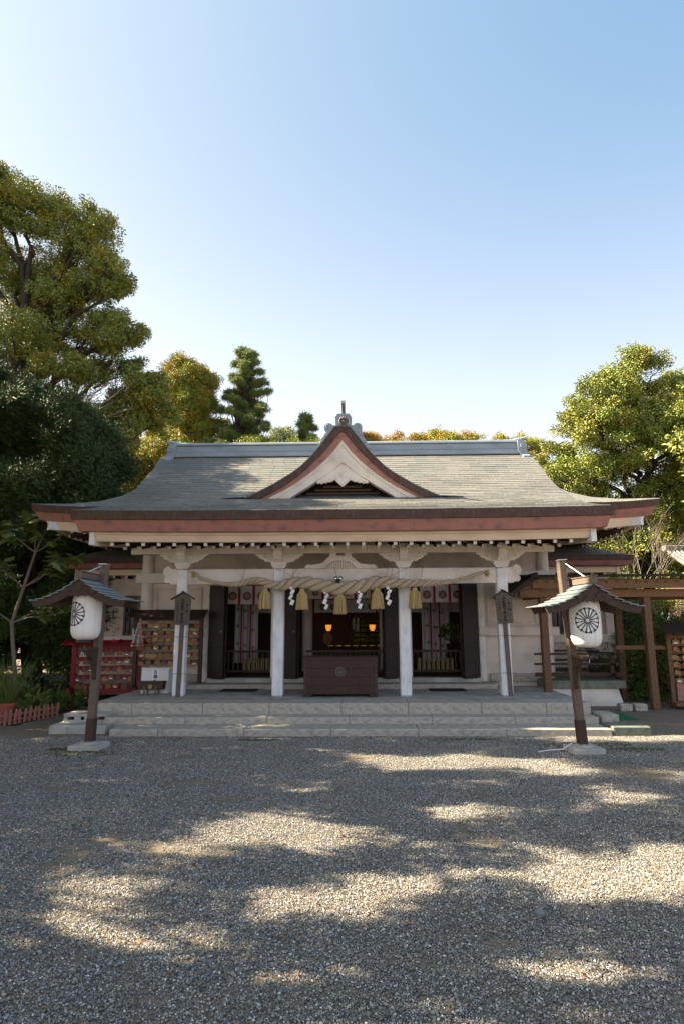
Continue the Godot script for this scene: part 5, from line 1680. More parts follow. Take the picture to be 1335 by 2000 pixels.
func make_racks() -> void:
	var e: Geo
	# red rack
	var r := thing("red_plaque_rack", "red painted wooden rack for votive plaques, left of the porch", "rack", Vector3(-5.5, 0, -1.75), 0.12)
	for sx in [-1.0, 1.0]:
		e = Geo.new()
		e.cbox(Vector3(sx * 0.72, 0.72, 0), Vector3(0.11, 1.44, 0.11), 0.008)
		part("post", e.mesh(), M.red_paint, r)
		e = Geo.new()
		e.cbox(Vector3(sx * 0.72, 0.40, 0.0), Vector3(0.09, 0.10, 0.62), 0.008)
		part("foot_beam", e.mesh(), M.red_paint, r)
	for k in 5:
		e = Geo.new()
		e.cbox(Vector3(0, 0.47 + k * 0.20, -0.01), Vector3(1.40, 0.10, 0.03), 0.004)
		part("slat", e.mesh(), M.red_paint, r)
	e = Geo.new()
	e.cbox(Vector3(0, 1.36, 0.0), Vector3(1.55, 0.12, 0.06), 0.006)
	e.cbox(Vector3(0, 0.36, 0.0), Vector3(1.50, 0.12, 0.08), 0.006)
	part("cross_beam", e.mesh(), M.red_paint, r)
	for sz in [-1.0, 1.0]:
		e = Geo.new()
		e.cbox(Vector3(0, 1.45, sz * 0.12), Vector3(1.95, 0.025, 0.27), 0.005, Basis(Vector3.RIGHT, sz * 0.32))
		part("roof_board", e.mesh(), M.red_paint, r)
	for k in 4:
		e = Geo.new()
		e.cbox(Vector3(-0.9 + k * 0.6, 1.475, 0.12), Vector3(0.035, 0.02, 0.27), 0.004, Basis(Vector3.RIGHT, 0.32))
		part("roof_batten", e.mesh(), M.red_paint, r)
	var names := ["top", "second", "third", "fourth", "bottom"]
	for row in 5:
		var n: int = [9, 9, 10, 9, 8][row]
		for k in n:
			var lx: float = -0.62 + k * 1.22 / (n - 1) + rr(-0.03, 0.03)
			var o := Vector3(lx, 1.24 - row * 0.185 + rr(-0.015, 0.015), 0.035 + (k % 2) * 0.014)
			plaque("small weathered votive plaque, %s from left in the %s row of the red rack" % [ORD[k], names[row]], "plaques on the red rack", r.transform * o, rr(-0.22, 0.22), rr(0.85, 1.1))
	# brown roofed rack behind the left outer pillar
	r = thing("brown_plaque_rack", "dark brown roofed rack for votive plaques against the white wall", "rack", Vector3(-4.08, 0.42, -1.75))
	for sx in [-1.0, 1.0]:
		e = Geo.new()
		e.cbox(Vector3(sx * 0.76, 0.80, 0), Vector3(0.085, 1.60, 0.09), 0.008)
		part("post", e.mesh(), M.wood_dark_v, r)
		e = Geo.new()
		e.cbox(Vector3(sx * 0.76, 0.035, 0), Vector3(0.10, 0.07, 0.42), 0.008)
		part("foot", e.mesh(), M.wood_dark_v, r)
	for k in 7:
		e = Geo.new()
		e.cbox(Vector3(0, 0.58 + k * 0.165, -0.015), Vector3(1.46, 0.09, 0.025), 0.004)
		part("slat", e.mesh(), M.wood_dark_v, r)
	for k in 3:
		e = Geo.new()
		e.cbox(Vector3(-0.60 + k * 0.60, 1.68, 0.10), Vector3(0.596, 0.02, 0.42), 0.004, Basis(Vector3.RIGHT, 0.42))
		part("roof_board", e.mesh(), M.dark_brown, r)
		e = Geo.new()
		e.cbox(Vector3(-0.9 + k * 0.6, 1.695, 0.10), Vector3(0.03, 0.02, 0.42), 0.003, Basis(Vector3.RIGHT, 0.42))
		part("roof_batten", e.mesh(), M.dark_brown, r)
	names = ["top", "second", "third", "fourth", "fifth", "bottom"]
	for row in 6:
		var n: int = [8, 9, 9, 8, 9, 8][row]
		for k in n:
			var lx: float = -0.62 + k * 1.26 / (n - 1) + rr(-0.03, 0.03)
			var o := Vector3(lx, 1.46 - row * 0.17 + rr(-0.015, 0.015), 0.03 + (k % 2) * 0.014)
			plaque("honey-coloured votive plaque, %s from left in the %s row of the brown rack" % [ORD[k], names[row]], "plaques on the brown rack", r.position + o, rr(-0.35, 0.35), rr(0.95, 1.15))
	# rack at the right edge
	r = thing("right_plaque_rack", "brown roofed rack for votive plaques at the right edge under the walkway", "rack", Vector3(7.45, 0.06, -1.0), -0.1)
	for sx in [-1.0, 1.0]:
		e = Geo.new()
		e.cbox(Vector3(sx * 0.42, 0.8, 0), Vector3(0.09, 1.6, 0.09), 0.008)
		part("post", e.mesh(), M.wood_brown_v, r)
	for k in 7:
		e = Geo.new()
		e.cbox(Vector3(0, 0.55 + k * 0.155, -0.01), Vector3(0.8, 0.09, 0.025), 0.004)
		part("slat", e.mesh(), M.wood_brown_x, r)
	e = Geo.new()
	e.cbox(Vector3(0, 0.10, 0.1), Vector3(1.0, 0.07, 0.5), 0.008)
	part("base_board", e.mesh(), M.wood_brown_x, r)
	e = Geo.new()
	e.cbox(Vector3(0.04, 0.32, 0.0), Vector3(0.74, 0.36, 0.02), 0.004)
	part("lower_panel", e.mesh(), M.copper_band, r)
	e = Geo.new()
	e.cbox(Vector3(-0.9, 1.25, -0.05), Vector3(1.2, 0.09, 0.05), 0.004)
	part("side_rail", e.mesh(), M.wood_brown_x, r)
	for k in 2:
		e = Geo.new()
		e.cbox(Vector3(-0.28 + k * 0.56, 1.66, 0.1), Vector3(0.55, 0.02, 0.45), 0.004, Basis(Vector3.RIGHT, 0.5))
		part("roof_board", e.mesh(), M.dark_brown, r)
	names = ["top", "second", "third", "fourth", "fifth", "bottom"]
	for row in 6:
		for k in 4:
			plaque("reddish votive plaque, %s from left in the %s row of the right-edge rack" % [ORD[k], names[row]], "plaques on the right rack", r.transform * Vector3(-0.29 + k * 0.18 + rr(-0.02, 0.02), 1.42 - row * 0.16, 0.03 + (k % 2) * 0.014), rr(-0.3, 0.3), rr(0.95, 1.1))
	# folded paper cranes on strings
	var cr := thing("paper_crane_strings", "bundle of many-coloured folded paper crane strings beside the brown rack", "paper cranes", Vector3(-4.74, 1.5, -1.62))
	var cols := [Color(0.6, 0.62, 0.7), Color(0.1, 0.25, 0.5), Color(0.5, 0.04, 0.08), Color(0.1, 0.4, 0.1), Color(0.65, 0.5, 0.5), Color(0.08, 0.3, 0.32), Color(0.6, 0.1, 0.2), Color(0.55, 0.4, 0.15)]
	for k in 8:
		var mt := mk("crane_%d" % k, cols[k], 0.7)
		e = Geo.new()
		for s in 2:
			var bx := -0.15 + k * 0.035 + s * 0.015
			for i in 14:
				var u := i / 13.0
				var o := Vector3(lerpf(0.02, bx, u), lerpf(0.46, -0.12, u), rr(-0.03, 0.03))
				e.trio(o + Vector3(-0.018, 0.012, 0), o + Vector3(0.018, 0.012, 0), o + Vector3(0, -0.035, 0.012), Vector3(0, 0, 1))
				e.trio(o + Vector3(-0.022, -0.005, 0.012), o + Vector3(0.022, -0.005, 0.012), o + Vector3(0, 0.03, -0.006), Vector3(0, 0, 1))
		part("crane_string", e.mesh(), mt, cr)
	e = Geo.new()
	e.tube([Vector3(0.02, 0.44, 0), Vector3(0.02, 0.52, -0.05)], [0.02, 0.012], 6)
	part("knot", e.mesh(), M.paper_white, cr)
	# white notice box and little wooden stand before it
	var nb := thing("notice_box", "white collection box with a brush-lettered paper strip, behind the pillar", "box", Vector3(-3.98, 0.42, -0.75))
	e = Geo.new()
	e.cbox(Vector3(0, 0.25, 0), Vector3(0.58, 0.50, 0.30), 0.006)
	part("box_body", e.mesh(), M.white_board, nb)
	e = Geo.new()
	e.cbox(Vector3(0.03, 0.515, 0), Vector3(0.62, 0.025, 0.34), 0.005)
	part("lid", e.mesh(), M.white_board, nb)
	e = Geo.new()
	e.bb(Vector3(-0.06, 0.12, 0.151), Vector3(0.075, 0.495, 0.153))
	var ps := part("paper_strip", e.mesh(), M.paper_white, nb)
	for i in 3:
		e = Geo.new()
		write_column(e, [["furu", "kami", "fuda"][i]], 0.008, 0.48 - i * 0.098, 0.1545, 0.088, 0.098, 0.0065)
		part("character", e.mesh(), M.ink, ps)
	var sd := thing("small_offering_stand", "low dark wooden offering stand with a round crest before the white box", "stand", Vector3(-3.98, 0.42, -0.42))
	e = Geo.new()
	e.prism(v2([[-0.27, 0.24], [0.27, 0.24], [0.25, 0.10], [-0.25, 0.10]]), -0.1, 0.1)
	part("box_body", e.mesh(), M.wood_dark_v, sd)
	e = Geo.new()
	e.cbox(Vector3(0, 0.25, 0), Vector3(0.56, 0.03, 0.24), 0.005)
	part("rim", e.mesh(), M.wood_dark_v, sd)
	for sx in [-1.0, 1.0]:
		for sz in [-1.0, 1.0]:
			e = Geo.new()
			e.cbox(Vector3(sx * 0.12, 0.095, sz * 0.105), Vector3(0.035, 0.19, 0.025), 0.004)
			part("leg", e.mesh(), M.wood_grey_v, sd)
	e = Geo.new()
	disc(e, Vector3(0, 0.165, 0.101), 0.045, 0.006, 18)
	part("crest", e.mesh(), M.gold_trim, sd)

# ---------------------------------------------------------------- wings, veranda, walkway on both sides
func make_sides() -> void:
	var e: Geo
	for sx in [-1.0, 1.0]:
		var w := thing("side_wing", "%s side wing of the shrine with low shingled roof and barred window" % ("left, shaded" if sx < 0 else "right, sunlit"), "building", Vector3(sx * 5.8, 0, -5.0), 0.0, "wings of the shrine hall")
		e = Geo.new()
		e.bb(Vector3(-1.0, 0.2, -2.8), Vector3(1.0, 3.2, 1.6))
		part("wall", e.mesh(), M.wall_plaster, w)
		# window with bars
		var wx: float = 0.38 if sx < 0 else -0.28
		e = Geo.new()
		e.bb(Vector3(wx - 0.32, 1.62, 1.6), Vector3(wx + 0.32, 2.55, 1.62))
		var wn := part("window", e.mesh(), M.glass_dark, w)
		e = Geo.new()
		for q in [[-0.36, 1.58, -0.30, 2.6], [0.30, 1.58, 0.36, 2.6], [-0.36, 2.54, 0.36, 2.6], [-0.36, 1.58, 0.36, 1.64]]:
			e.bb(Vector3(wx + q[0], q[1], 1.62), Vector3(wx + q[2], q[3], 1.66), 0.006)
		part("window_frame", e.mesh(), M.wood_grey_v, wn)
		for k in 4:
			e = Geo.new()
			e.cbox(Vector3(wx - 0.2 + k * 0.135, 2.08, 1.645), Vector3(0.03, 0.94, 0.03), 0.004)
			part("window_bar", e.mesh(), M.wood_grey_v, wn)
		e = Geo.new()
		e.bb(Vector3(-1.06, 1.36, 1.6), Vector3(1.06, 1.56, 1.72), 0.01)
		part("sill_band", e.mesh(), M.white_paint, w)
		e = Geo.new()
		e.bb(Vector3(-1.02, 0.1, 1.6), Vector3(1.02, 0.55, 1.64))
		part("plinth", e.mesh(), M.concrete, w)
		for x in [-0.95, 0.95]:
			e = Geo.new()
			e.bb(Vector3(x - 0.1, 0.55, 1.6), Vector3(x + 0.1, 2.95, 1.70), 0.01)
			part("wall_post", e.mesh(), M.white_paint, w)
		# roof
		e = Geo.new()
		var xo: float = sx * 1.36
		var xi: float = -sx * 0.95
		var zp := [2.45, 1.9, 1.2, 0.4, -0.6]
		var yp := [3.50, 3.63, 3.84, 4.12, 4.5]
		for i in 4:
			var a := Vector3(xi, yp[i], zp[i])
			var b := Vector3(xo - sx * (0.0 if i == 0 else 0.9 * i / 4.0), yp[i], zp[i])
			var c := Vector3(xo - sx * 0.9 * (i + 1) / 4.0, yp[i + 1], zp[i + 1])
			var d := Vector3(xi, yp[i + 1], zp[i + 1])
			e.quado(a, b, c, d, Vector3.UP)
			e.quado(b, c, Vector3(c.x, c.y, -3.4), Vector3(b.x, b.y, -3.4), Vector3(sx, 1, 0))
		var rf := part("roof", e.mesh(), M.shingle_3, w)
		var sh := Geo.new()
		sh.cbox(Vector3.ZERO, Vector3(0.33, 0.014, 0.24), 0.003)
		var shm := sh.mesh()
		for i in 12:
			var u := (i + 0.5) / 12.0 * 3.0
			var s := int(u)
			var zc: float = lerpf(zp[s], zp[s + 1], u - s)
			var yc: float = lerpf(yp[s], yp[s + 1], u - s)
			var sl := atan((yp[s + 1] - yp[s]) / (zp[s] - zp[s + 1]))
			var xe: float = 1.36 - 0.225 * u - 0.15
			var x := -0.8 + (i % 2) * 0.16
			while x < xe:
				part("shingle", shm, M["shingle_%d" % rng.randi_range(0, 4)], rf, Transform3D(Basis(Vector3.RIGHT, sl - 0.05), Vector3(sx * x, yc + 0.015, zc)))
				x += 0.335
		e = Geo.new()
		e.sweep([Vector3(xi, 0, 2.4), Vector3(sx * 1.3, 0, 2.4), Vector3(sx * 1.3, 0, -3.4)], [Vector3(0, 0, 1), Vector3(sx, 0, 1), Vector3(sx, 0, 0)], [Vector2(0.06, 3.495), Vector2(0.04, 3.38), Vector2(-0.2, 3.38), Vector2(-0.2, 3.48)])
		part("eave_edge", e.mesh(), M.dark_copper, w)
		e = Geo.new()
		e.sweep([Vector3(xi, 0, 2.4), Vector3(sx * 1.3, 0, 2.4), Vector3(sx * 1.3, 0, -3.4)], [Vector3(0, 0, 1), Vector3(sx, 0, 1), Vector3(sx, 0, 0)], [Vector2(0.01, 3.378), Vector2(-0.04, 3.26), Vector2(-0.25, 3.26), Vector2(-0.25, 3.378)])
		part("eave_band", e.mesh(), M.copper_band, w)
		e = Geo.new()
		e.bb(Vector3(xi, 3.10, 1.95), Vector3(sx * 1.08, 3.255, 2.08), 0.008)
		e.bb(Vector3(sx * 1.05, 3.0, 1.92), Vector3(sx * 1.14, 3.258, 2.10), 0.008)
		part("eave_board", e.mesh(), M.cream_paint, w)
		for k in 6:
			e = Geo.new()
			e.cbox(Vector3(-0.8 + k * 0.32, 3.07, 1.45), Vector3(0.06, 0.06, 1.0), 0.0)
			var rp := part("rafter", e.mesh(), M.dark_brown, w)
			e = Geo.new()
			e.cbox(Vector3(-0.8 + k * 0.32, 3.07, 1.965), Vector3(0.064, 0.064, 0.03), 0.003)
			part("rafter_tip", e.mesh(), M.white_paint, rp)
		e = Geo.new()
		e.bb(Vector3(-1.0, 3.12, -3.0), Vector3(1.0, 3.2, 2.0))
		part("soffit", e.mesh(), M.dark_brown, w)
	# stone veranda at the right of the porch
	var vd := thing("stone_veranda", "raised stone veranda with battered white plinth right of the porch", "veranda", Vector3(5.3, 0, -2.2))
	e = Geo.new()
	e.prism(v2([[-0.82, 0.0], [0.82, 0.0], [0.70, 0.43], [-0.82, 0.43]]), -1.0, 0.88)
	part("plinth", e.mesh(), M.white_paint, vd)
	for k in 2:
		e = Geo.new()
		e.bb(Vector3(-0.85 + k * 0.85, 0.432, -1.05), Vector3(-0.004 + k * 0.85, 0.60, 0.95), 0.012)
		part("coping_stone", e.mesh(), M.mossy_concrete, vd)
	var vr := thing("veranda_railing", "dark timber railing with upturned ends on the stone veranda", "railing", Vector3(5.25, 0.60, -1.55))
	for q in [[0.56, 0.045], [0.34, 0.05], [0.11, 0.09]]:
		e = Geo.new()
		e.cbox(Vector3(0, q[0], 0), Vector3(1.95, q[1], 0.055), 0.008)
		part("rail", e.mesh(), M.wood_dark_v, vr)
		e = Geo.new()
		e.cbox(Vector3(0.74, q[0], -0.55), Vector3(0.055, q[1], 1.7), 0.008)
		part("rail", e.mesh(), M.wood_dark_v, vr)
		e = Geo.new()
		e.cbox(Vector3(0.0, q[0] + 0.02, -1.25), Vector3(1.9, q[1], 0.05), 0.008)
		part("rail", e.mesh(), M.wood_dark_v, vr)
	for o in [Vector3(-0.72, 0.30, 0), Vector3(0.0, 0.22, 0), Vector3(0.74, 0.30, 0), Vector3(0.74, 0.30, -1.25), Vector3(-0.72, 0.30, -1.25)]:
		e = Geo.new()
		e.cbox(o, Vector3(0.085, o.y * 2.0, 0.085), 0.008)
		part("post", e.mesh(), M.wood_dark_v, vr)
	# roofed timber walkway
	var wk := thing("covered_walkway", "long timber walkway roof on square posts at the right", "walkway", Vector3(5.4, 0, -0.85))
	for q in [[-1.10, 0.42, 0.10], [1.10, 0.06, 0.10], [3.4, 0.06, 0.10], [-1.0, 0.6, -1.5], [1.15, 0.06, -1.5], [3.4, 0.06, -1.5]]:
		e = Geo.new()
		e.cbox(Vector3(q[0], (q[1] + 2.38) / 2, q[2]), Vector3(0.15, 2.38 - q[1], 0.15), 0.012)
		part("post", e.mesh(), M.wood_brown_v, wk)
	for z in [0.10, -1.5]:
		e = Geo.new()
		e.cbox(Vector3(1.3, 2.47, z), Vector3(5.8, 0.17, 0.13), 0.008)
		part("beam", e.mesh(), M.wood_brown_x, wk)
	e = Geo.new()
	e.cbox(Vector3(1.35, 2.665, 0.30), Vector3(5.4, 0.19, 0.05), 0.006)
	part("fascia_board", e.mesh(), M.wood_brown_x, wk)
	for k in 3:
		e = Geo.new()
		e.cbox(Vector3(-1.10 + k * 2.25, 2.46, -0.7), Vector3(0.12, 0.16, 1.7), 0.008)
		part("cross_beam", e.mesh(), M.wood_brown_v, wk)
	for k in 26:
		e = Geo.new()
		e.cbox(Vector3(-1.25 + k * 0.21, 2.775, -0.4), Vector3(0.045, 0.045, 1.5), 0.0, Basis(Vector3.RIGHT, 0.1))
		part("rafter", e.mesh(), M.wood_brown_v, wk)
	for k in 9:
		e = Geo.new()
		e.cbox(Vector3(1.33, 2.815 + k * 0.022, 0.36 - k * 0.22), Vector3(5.5, 0.016, 0.24), 0.004, Basis(Vector3.RIGHT, 0.06))
		part("roof_board", e.mesh(), M.dark_brown, wk)
	# sloping gable end over the porch side
	e = Geo.new()
	e.prism(v2([[-1.25, 2.92], [-1.85, 2.47], [-1.82, 2.40], [-1.2, 2.80]]), -1.6, 0.34)
	part("end_slope", e.mesh(), M.dark_brown, wk)
	e = Geo.new()
	e.prism(v2([[-1.55, 2.40], [-1.60, 2.50], [-1.2, 2.62], [-1.2, 2.40]]), 0.05, 0.18)
	part("beam_end", e.mesh(), M.wood_brown_x, wk)
	# tiled roof of a further building
	var tb := thing("tiled_roof_building", "grey tiled roof of a low building beyond the trees, far right", "building", Vector3(12.1, 0, -6.6))
	e = Geo.new()
	e.bb(Vector3(-1.2, 0, -2.0), Vector3(3.0, 3.2, 0.0))
	part("wall", e.mesh(), M.interior_wall, tb)
	for k in 30:
		e = Geo.new()
		e.tube([Vector3(-1.55 + k * 0.14, 3.41 + (0.05 if k == 0 else 0.0), 0.56), Vector3(-1.55 + k * 0.14, 3.74, -0.2), Vector3(-1.55 + k * 0.14, 4.19, -1.0)], [0.045, 0.045, 0.045], 8)
		part("tile_row", e.mesh(), M.tile_grey, tb)
	e = Geo.new()
	e.quado(Vector3(-1.6, 3.40, 0.55), Vector3(2.7, 3.40, 0.55), Vector3(2.7, 4.18, -1.0), Vector3(-1.6, 4.18, -1.0), Vector3.UP)
	e.quado(Vector3(-1.6, 3.33, 0.55), Vector3(2.7, 3.33, 0.55), Vector3(2.7, 4.1, -1.0), Vector3(-1.6, 4.1, -1.0), Vector3.DOWN)
	e.quado(Vector3(-1.6, 3.33, 0.55), Vector3(2.7, 3.33, 0.55), Vector3(2.7, 3.40, 0.55), Vector3(-1.6, 3.40, 0.55), Vector3.BACK)
	e.cbox(Vector3(0.55, 4.26, -1.05), Vector3(4.4, 0.2, 0.26), 0.03)
	e.cbox(Vector3(-1.05, 3.78, 0.1), Vector3(0.22, 0.24, 0.9), 0.04, Basis(Vector3.RIGHT, 0.45))
	part("roof", e.mesh(), M.tile_grey, tb)

# ---------------------------------------------------------------- garden bits on the left
func make_garden() -> void:
	var e: Geo
	var f := thing("picket_fence", "low salmon-pink toy picket fence edging the left flower bed", "fence", Vector3(-6.1, 0, 0.55))
	var pk := Geo.new()
	pk.prism(v2([[-0.028, 0.0], [0.028, 0.0], [0.028, 0.235], [0.0, 0.28], [-0.028, 0.235]]), -0.008, 0.008)
	var pkm := pk.mesh()
	var a := Vector3(-0.35, 0, 0.9)
	var b := Vector3(0.22, 0, -0.85)
	var tn := (b - a).normalized()
	var ang := atan2(-tn.z, tn.x)
	for k in 17:
		var o := a.lerp(b, k / 16.0)
		part("pale", pkm, M.picket, f, Transform3D(Basis(Vector3.UP, ang) * Basis(Vector3.BACK, rr(-0.1, 0.1)), o + Vector3(0, 0, 0)))
	for y in [0.08, 0.18]:
		e = Geo.new()
		e.cbox((a + b) * 0.5 + Vector3(0, y, 0) + Vector3(-tn.z, 0, tn.x) * -0.014, Vector3(a.distance_to(b), 0.028, 0.01), 0.002, Basis(Vector3.UP, ang))
		part("rail", e.mesh(), M.picket, f)
	var p := thing("potted_grass", "terracotta pot of tall feathery grass behind the picket fence", "pot plant", Vector3(-6.75, 0, 0.15))
	e = Geo.new()
	e.lathe([Vector2(0.0, 0), Vector2(0.17, 0), Vector2(0.23, 0.28), Vector2(0.25, 0.28), Vector2(0.25, 0.33), Vector2(0.22, 0.33), Vector2(0.21, 0.29), Vector2(0, 0.29)], 20, Transform3D.IDENTITY, false)
	part("pot", e.mesh(), M.terracotta, p)
	e = Geo.new()
	e.tint = true
	for k in 260:
		var d := Vector3(rr(-0.5, 0.5), 1.0, rr(-0.5, 0.5)).normalized()
		var o := Vector3(rr(-0.15, 0.15), 0.28, rr(-0.15, 0.15))
		blade(e, o, d, rr(0.5, 1.15), 0.007, 0.1)
	part("grass", e.mesh(), M.leaf_shrub, p)
	# bed plants
	var spec := [[-6.35, -0.35, 0.42, 170, 0.13, 0.034, 1.3, "bright green broad-leaved plant just behind the picket fence"], [-6.9, -0.9, 0.62, 220, 0.12, 0.03, 1.0, "dark leafy bush behind the bright plant in the flower bed"], [-6.1, -1.3, 0.50, 200, 0.16, 0.018, 1.0, "strappy dark green plant beside the red rack's foot"], [-7.8, -1.0, 0.8, 260, 0.10, 0.03, 1.0, "shaded bush at the left edge behind the grass pot"], [-7.3, -2.4, 1.0, 320, 0.10, 0.028, 1.0, "deeply shaded shrub below the thin sapling"]]
	for s in spec:
		var t := thing("bed_plant", s[7], "plant", Vector3(s[0], 0, s[1]), 0.0, "plants in the left flower bed")
		e = Geo.new()
		e.tint = true
		for k in s[3]:
			var d := Vector3(rr(-1, 1), rr(0.05, 1.2), rr(-1, 1)).normalized()
			var o: Vector3 = d * s[2] * pow(rng.randf(), 0.5) * Vector3(1, 0.95, 1)
			o.y = maxf(o.y, 0.04)
			leaf_quad(e, o, d + Vector3(0, 0.3, 0), s[4] * rr(0.7, 1.3), s[5])
			var lift: float = s[6]
			for c in 6:
				e.c[e.c.size() - 1 - c] = Color(e.c[e.c.size() - 1 - c].r * lift, e.c[e.c.size() - 1 - c].g * lift, e.c[e.c.size() - 1 - c].b * lift)
		part("leaves", e.mesh(), M.leaf_shrub, t)
		e = Geo.new()
		for k in 7:
			var d: Vector3 = Vector3(rr(-0.6, 0.6), 1, rr(-0.6, 0.6)) * s[2] * 0.7
			e.tube([Vector3.ZERO, d * 0.5, d], [0.008, 0.006, 0.003], 4)
		part("stems", e.mesh(), M.bark, t)
	# low dark ground cover under the left trees
	e = Geo.new()
	e.tint = true
	for k in 5000:
		var o := Vector3(rr(-14, -6.0), 0, rr(-8, 1.2))
		if o.x > -6.6 and o.z > -1.0:
			continue
		blade(e, o, Vector3(rr(-0.7, 0.7), 1, rr(-0.7, 0.7)).normalized(), rr(0.12, 0.4), 0.012, 0.08)
	var gc := MeshInstance3D.new()
	gc.name = "ground_cover"
	gc.mesh = e.mesh()
	gc.material_override = M.leaf_shrub
	add_child(gc)
	gc.set_meta("kind", "stuff")
	tag(gc, "dark low grass and herbs under the left trees", "ground cover")
	# cable at the right lantern
	e = Geo.new()
	e.tube([Vector3(-0.62, 0.02, 0.12), Vector3(-0.45, 0.03, 0.06), Vector3(-0.25, 0.05, 0.09), Vector3(-0.1, 0.12, 0.02)], [0.008, 0.008, 0.008, 0.008], 6)
	single("white_cable", e.mesh(), M.white_board, "short white cable conduit beside the right lantern's base", "cable", Vector3(3.5, 0, 3.2))

func blade(e: Geo, o: Vector3, d: Vector3, h: float, w: float, droop: float) -> void:
	var s := d.cross(Vector3(rr(-1, 1), 0.1, rr(-1, 1))).normalized() * w
	var t := rr(0.85, 1.15)
	e.col = Color(t, t, t * rr(0.7, 1.1))
	var m := o + d * h * 0.6
	var tip := o + d * h + Vector3(d.x, -0.4, d.z) * droop
	e.tri(o - s, o + s, m)
	e.tri(m - s * 0.8, m + s * 0.8, tip)

# ---------------------------------------------------------------- trees
func leaf_clump(n: int, rad: float, ll: float, lw: float, flat := 0.8) -> ArrayMesh:
	var e := Geo.new()
	e.tint = true
	for k in n:
		var d := Vector3(rr(-1, 1), rr(-1, 1), rr(-1, 1))
		if d.length() > 1.0:
			d = d.normalized() * rr(0.4, 1.0)
		d = d * rad
		d.y *= flat
		leaf_quad(e, d, (d.normalized() + Vector3(0, -0.1, 0)), ll * rr(0.5, 1.4), lw * rr(0.7, 1.25))
	# twigs
	e.col = Color(0.35, 0.25, 0.3)
	for k in 5:
		var d := Vector3(rr(-1, 1), rr(-0.5, 1), rr(-1, 1)).normalized() * rad * 0.8
		e.tube([Vector3.ZERO, d], [0.008, 0.003], 3, false)
	return e.mesh()

func needle_clump(n: int, rad: float, nw: float, up: float) -> ArrayMesh:
	# feathery sprays: each shoot a stem with needles at its sides
	var e := Geo.new()
	e.tint = true
	for k in n:
		var d := (Vector3(rr(-1, 1), rr(-0.6, 1) + up, rr(-1, 1))).normalized()
		var ln := rad * rr(0.6, 1.1)
		var s := d.cross(Vector3(rr(-1, 1), rr(-1, 1), rr(-1, 1))).normalized()
		var s2 := d.cross(s)
		var base := d * ln * 0.25
		for i in 9:
			var u := 0.2 + 0.8 * i / 8.0
			var o := d * ln * u + Vector3(0, -0.1 * rad * u * u, 0)
			var sd := (s if i % 2 == 0 else s2) * (1.0 if (i / 2) % 2 == 0 else -1.0)
			var tip := o + (d * 0.8 + sd * 0.75).normalized() * rad * 0.26 * (1.15 - 0.5 * u)
			var t := rr(0.85, 1.15)
			e.col = Color(t, t * 1.02, t * rr(0.8, 1.1))
			var wv := d.cross(sd).normalized() * nw
			e.tri(o - wv, o + wv, tip)
	return e.mesh()

func limb(e: Geo, a: Vector3, b: Vector3, r0: float, r1: float, sag := 0.0, sides := 6) -> void:
	var pts := []
	var rad := []
	var n := 6
	var j := a.distance_to(b) * 0.05
	for i in n + 1:
		var u := i / float(n)
		var o := a.lerp(b, u) + Vector3(0, sag * sin(PI * u), 0)
		if i > 0 and i < n:
			o += Vector3(rr(-j, j), rr(-j, j), rr(-j, j))
		pts.append(o)
		rad.append(lerpf(r0, r1, u))
	e.tube(pts, rad, sides)

# lumps: [x, y, z, rx, ry, rz] relative to the base
func make_tree(called: String, label: String, group: String, base: Vector3, height: float, r: float, lumps: Array, clump: ArrayMesh, mat: Material, per: float, sizes: Vector2, tints: Array, bark: Material) -> void:
	rng.seed = hash(label)
	var t := thing(called, label, "tree", base, 0.0, group)
	var e := Geo.new()
	var lean := 0.4 if height < 16.0 or r > 0.4 else 0.05
	var top := Vector3(rr(-lean, lean), height, rr(-lean, lean))
	limb(e, Vector3(0, -0.2, 0), top, r, r * 0.12, 0.0, 10)
	for l in lumps:
		var c := Vector3(l[0], l[1], l[2])
		var u := clampf((l[1] - height * 0.22) / height, 0.12, 0.92)
		var from := top * u
		limb(e, from, c, (r * 0.38 * (1.1 - u * 0.6)) if l[3] > 0.4 else 0.03, 0.04 if l[3] > 0.4 else 0.012, -0.03 * from.distance_to(c))
		for k in (3 if l[3] > 0.4 else 0):
			var d := Vector3(rr(-1, 1), rr(-0.3, 1), rr(-1, 1)).normalized()
			limb(e, from.lerp(c, rr(0.55, 0.95)), c + d * Vector3(l[3], l[4], l[5]) * 0.8, 0.05, 0.012, 0.0, 5)
	part("trunk", e.mesh(), bark, t)
	var xfs := []
	var cols := []
	for l in lumps:
		var area: float = l[3] * l[5] + l[3] * l[4] + l[4] * l[5]
		var n := int(area * per * 1.7)
		# a lump is a cluster of leafy bunches on its outer side
		var sub_n := 7 + int(area * 2.0)
		var subs := []
		for k in sub_n:
			var d := Vector3(rng.randfn(), rng.randfn() * 0.9 + 0.25, rng.randfn()).normalized()
			subs.append([Vector3(l[0], l[1], l[2]) + d * Vector3(l[3], l[4], l[5]) * rr(0.45, 1.0), rr(0.24, 0.5) * (l[3] + l[4]) * 0.5, rr(0.92, 1.08)])
		for k in n:
			var sb: Array = subs[rng.randi_range(0, sub_n - 1)]
			var o: Vector3 = sb[0] + Vector3(rng.randfn(), rng.randfn() * 0.7, rng.randfn()) * sb[1] * 0.62
			var s := rr(sizes.x, sizes.y)
			xfs.append(Transform3D(Basis(Vector3.UP, rr(0, TAU)) * Basis(Vector3.RIGHT, rr(-0.5, 0.5)) * Basis.from_scale(Vector3.ONE * s), o))
			var ct: Color = tints[rng.randi_range(0, tints.size() - 1)]
			cols.append(Color(ct.r * sb[2], ct.g * sb[2], ct.b * sb[2]))
	copies("crown", clump, mat, xfs, cols, t).set_meta("kind", "stuff")

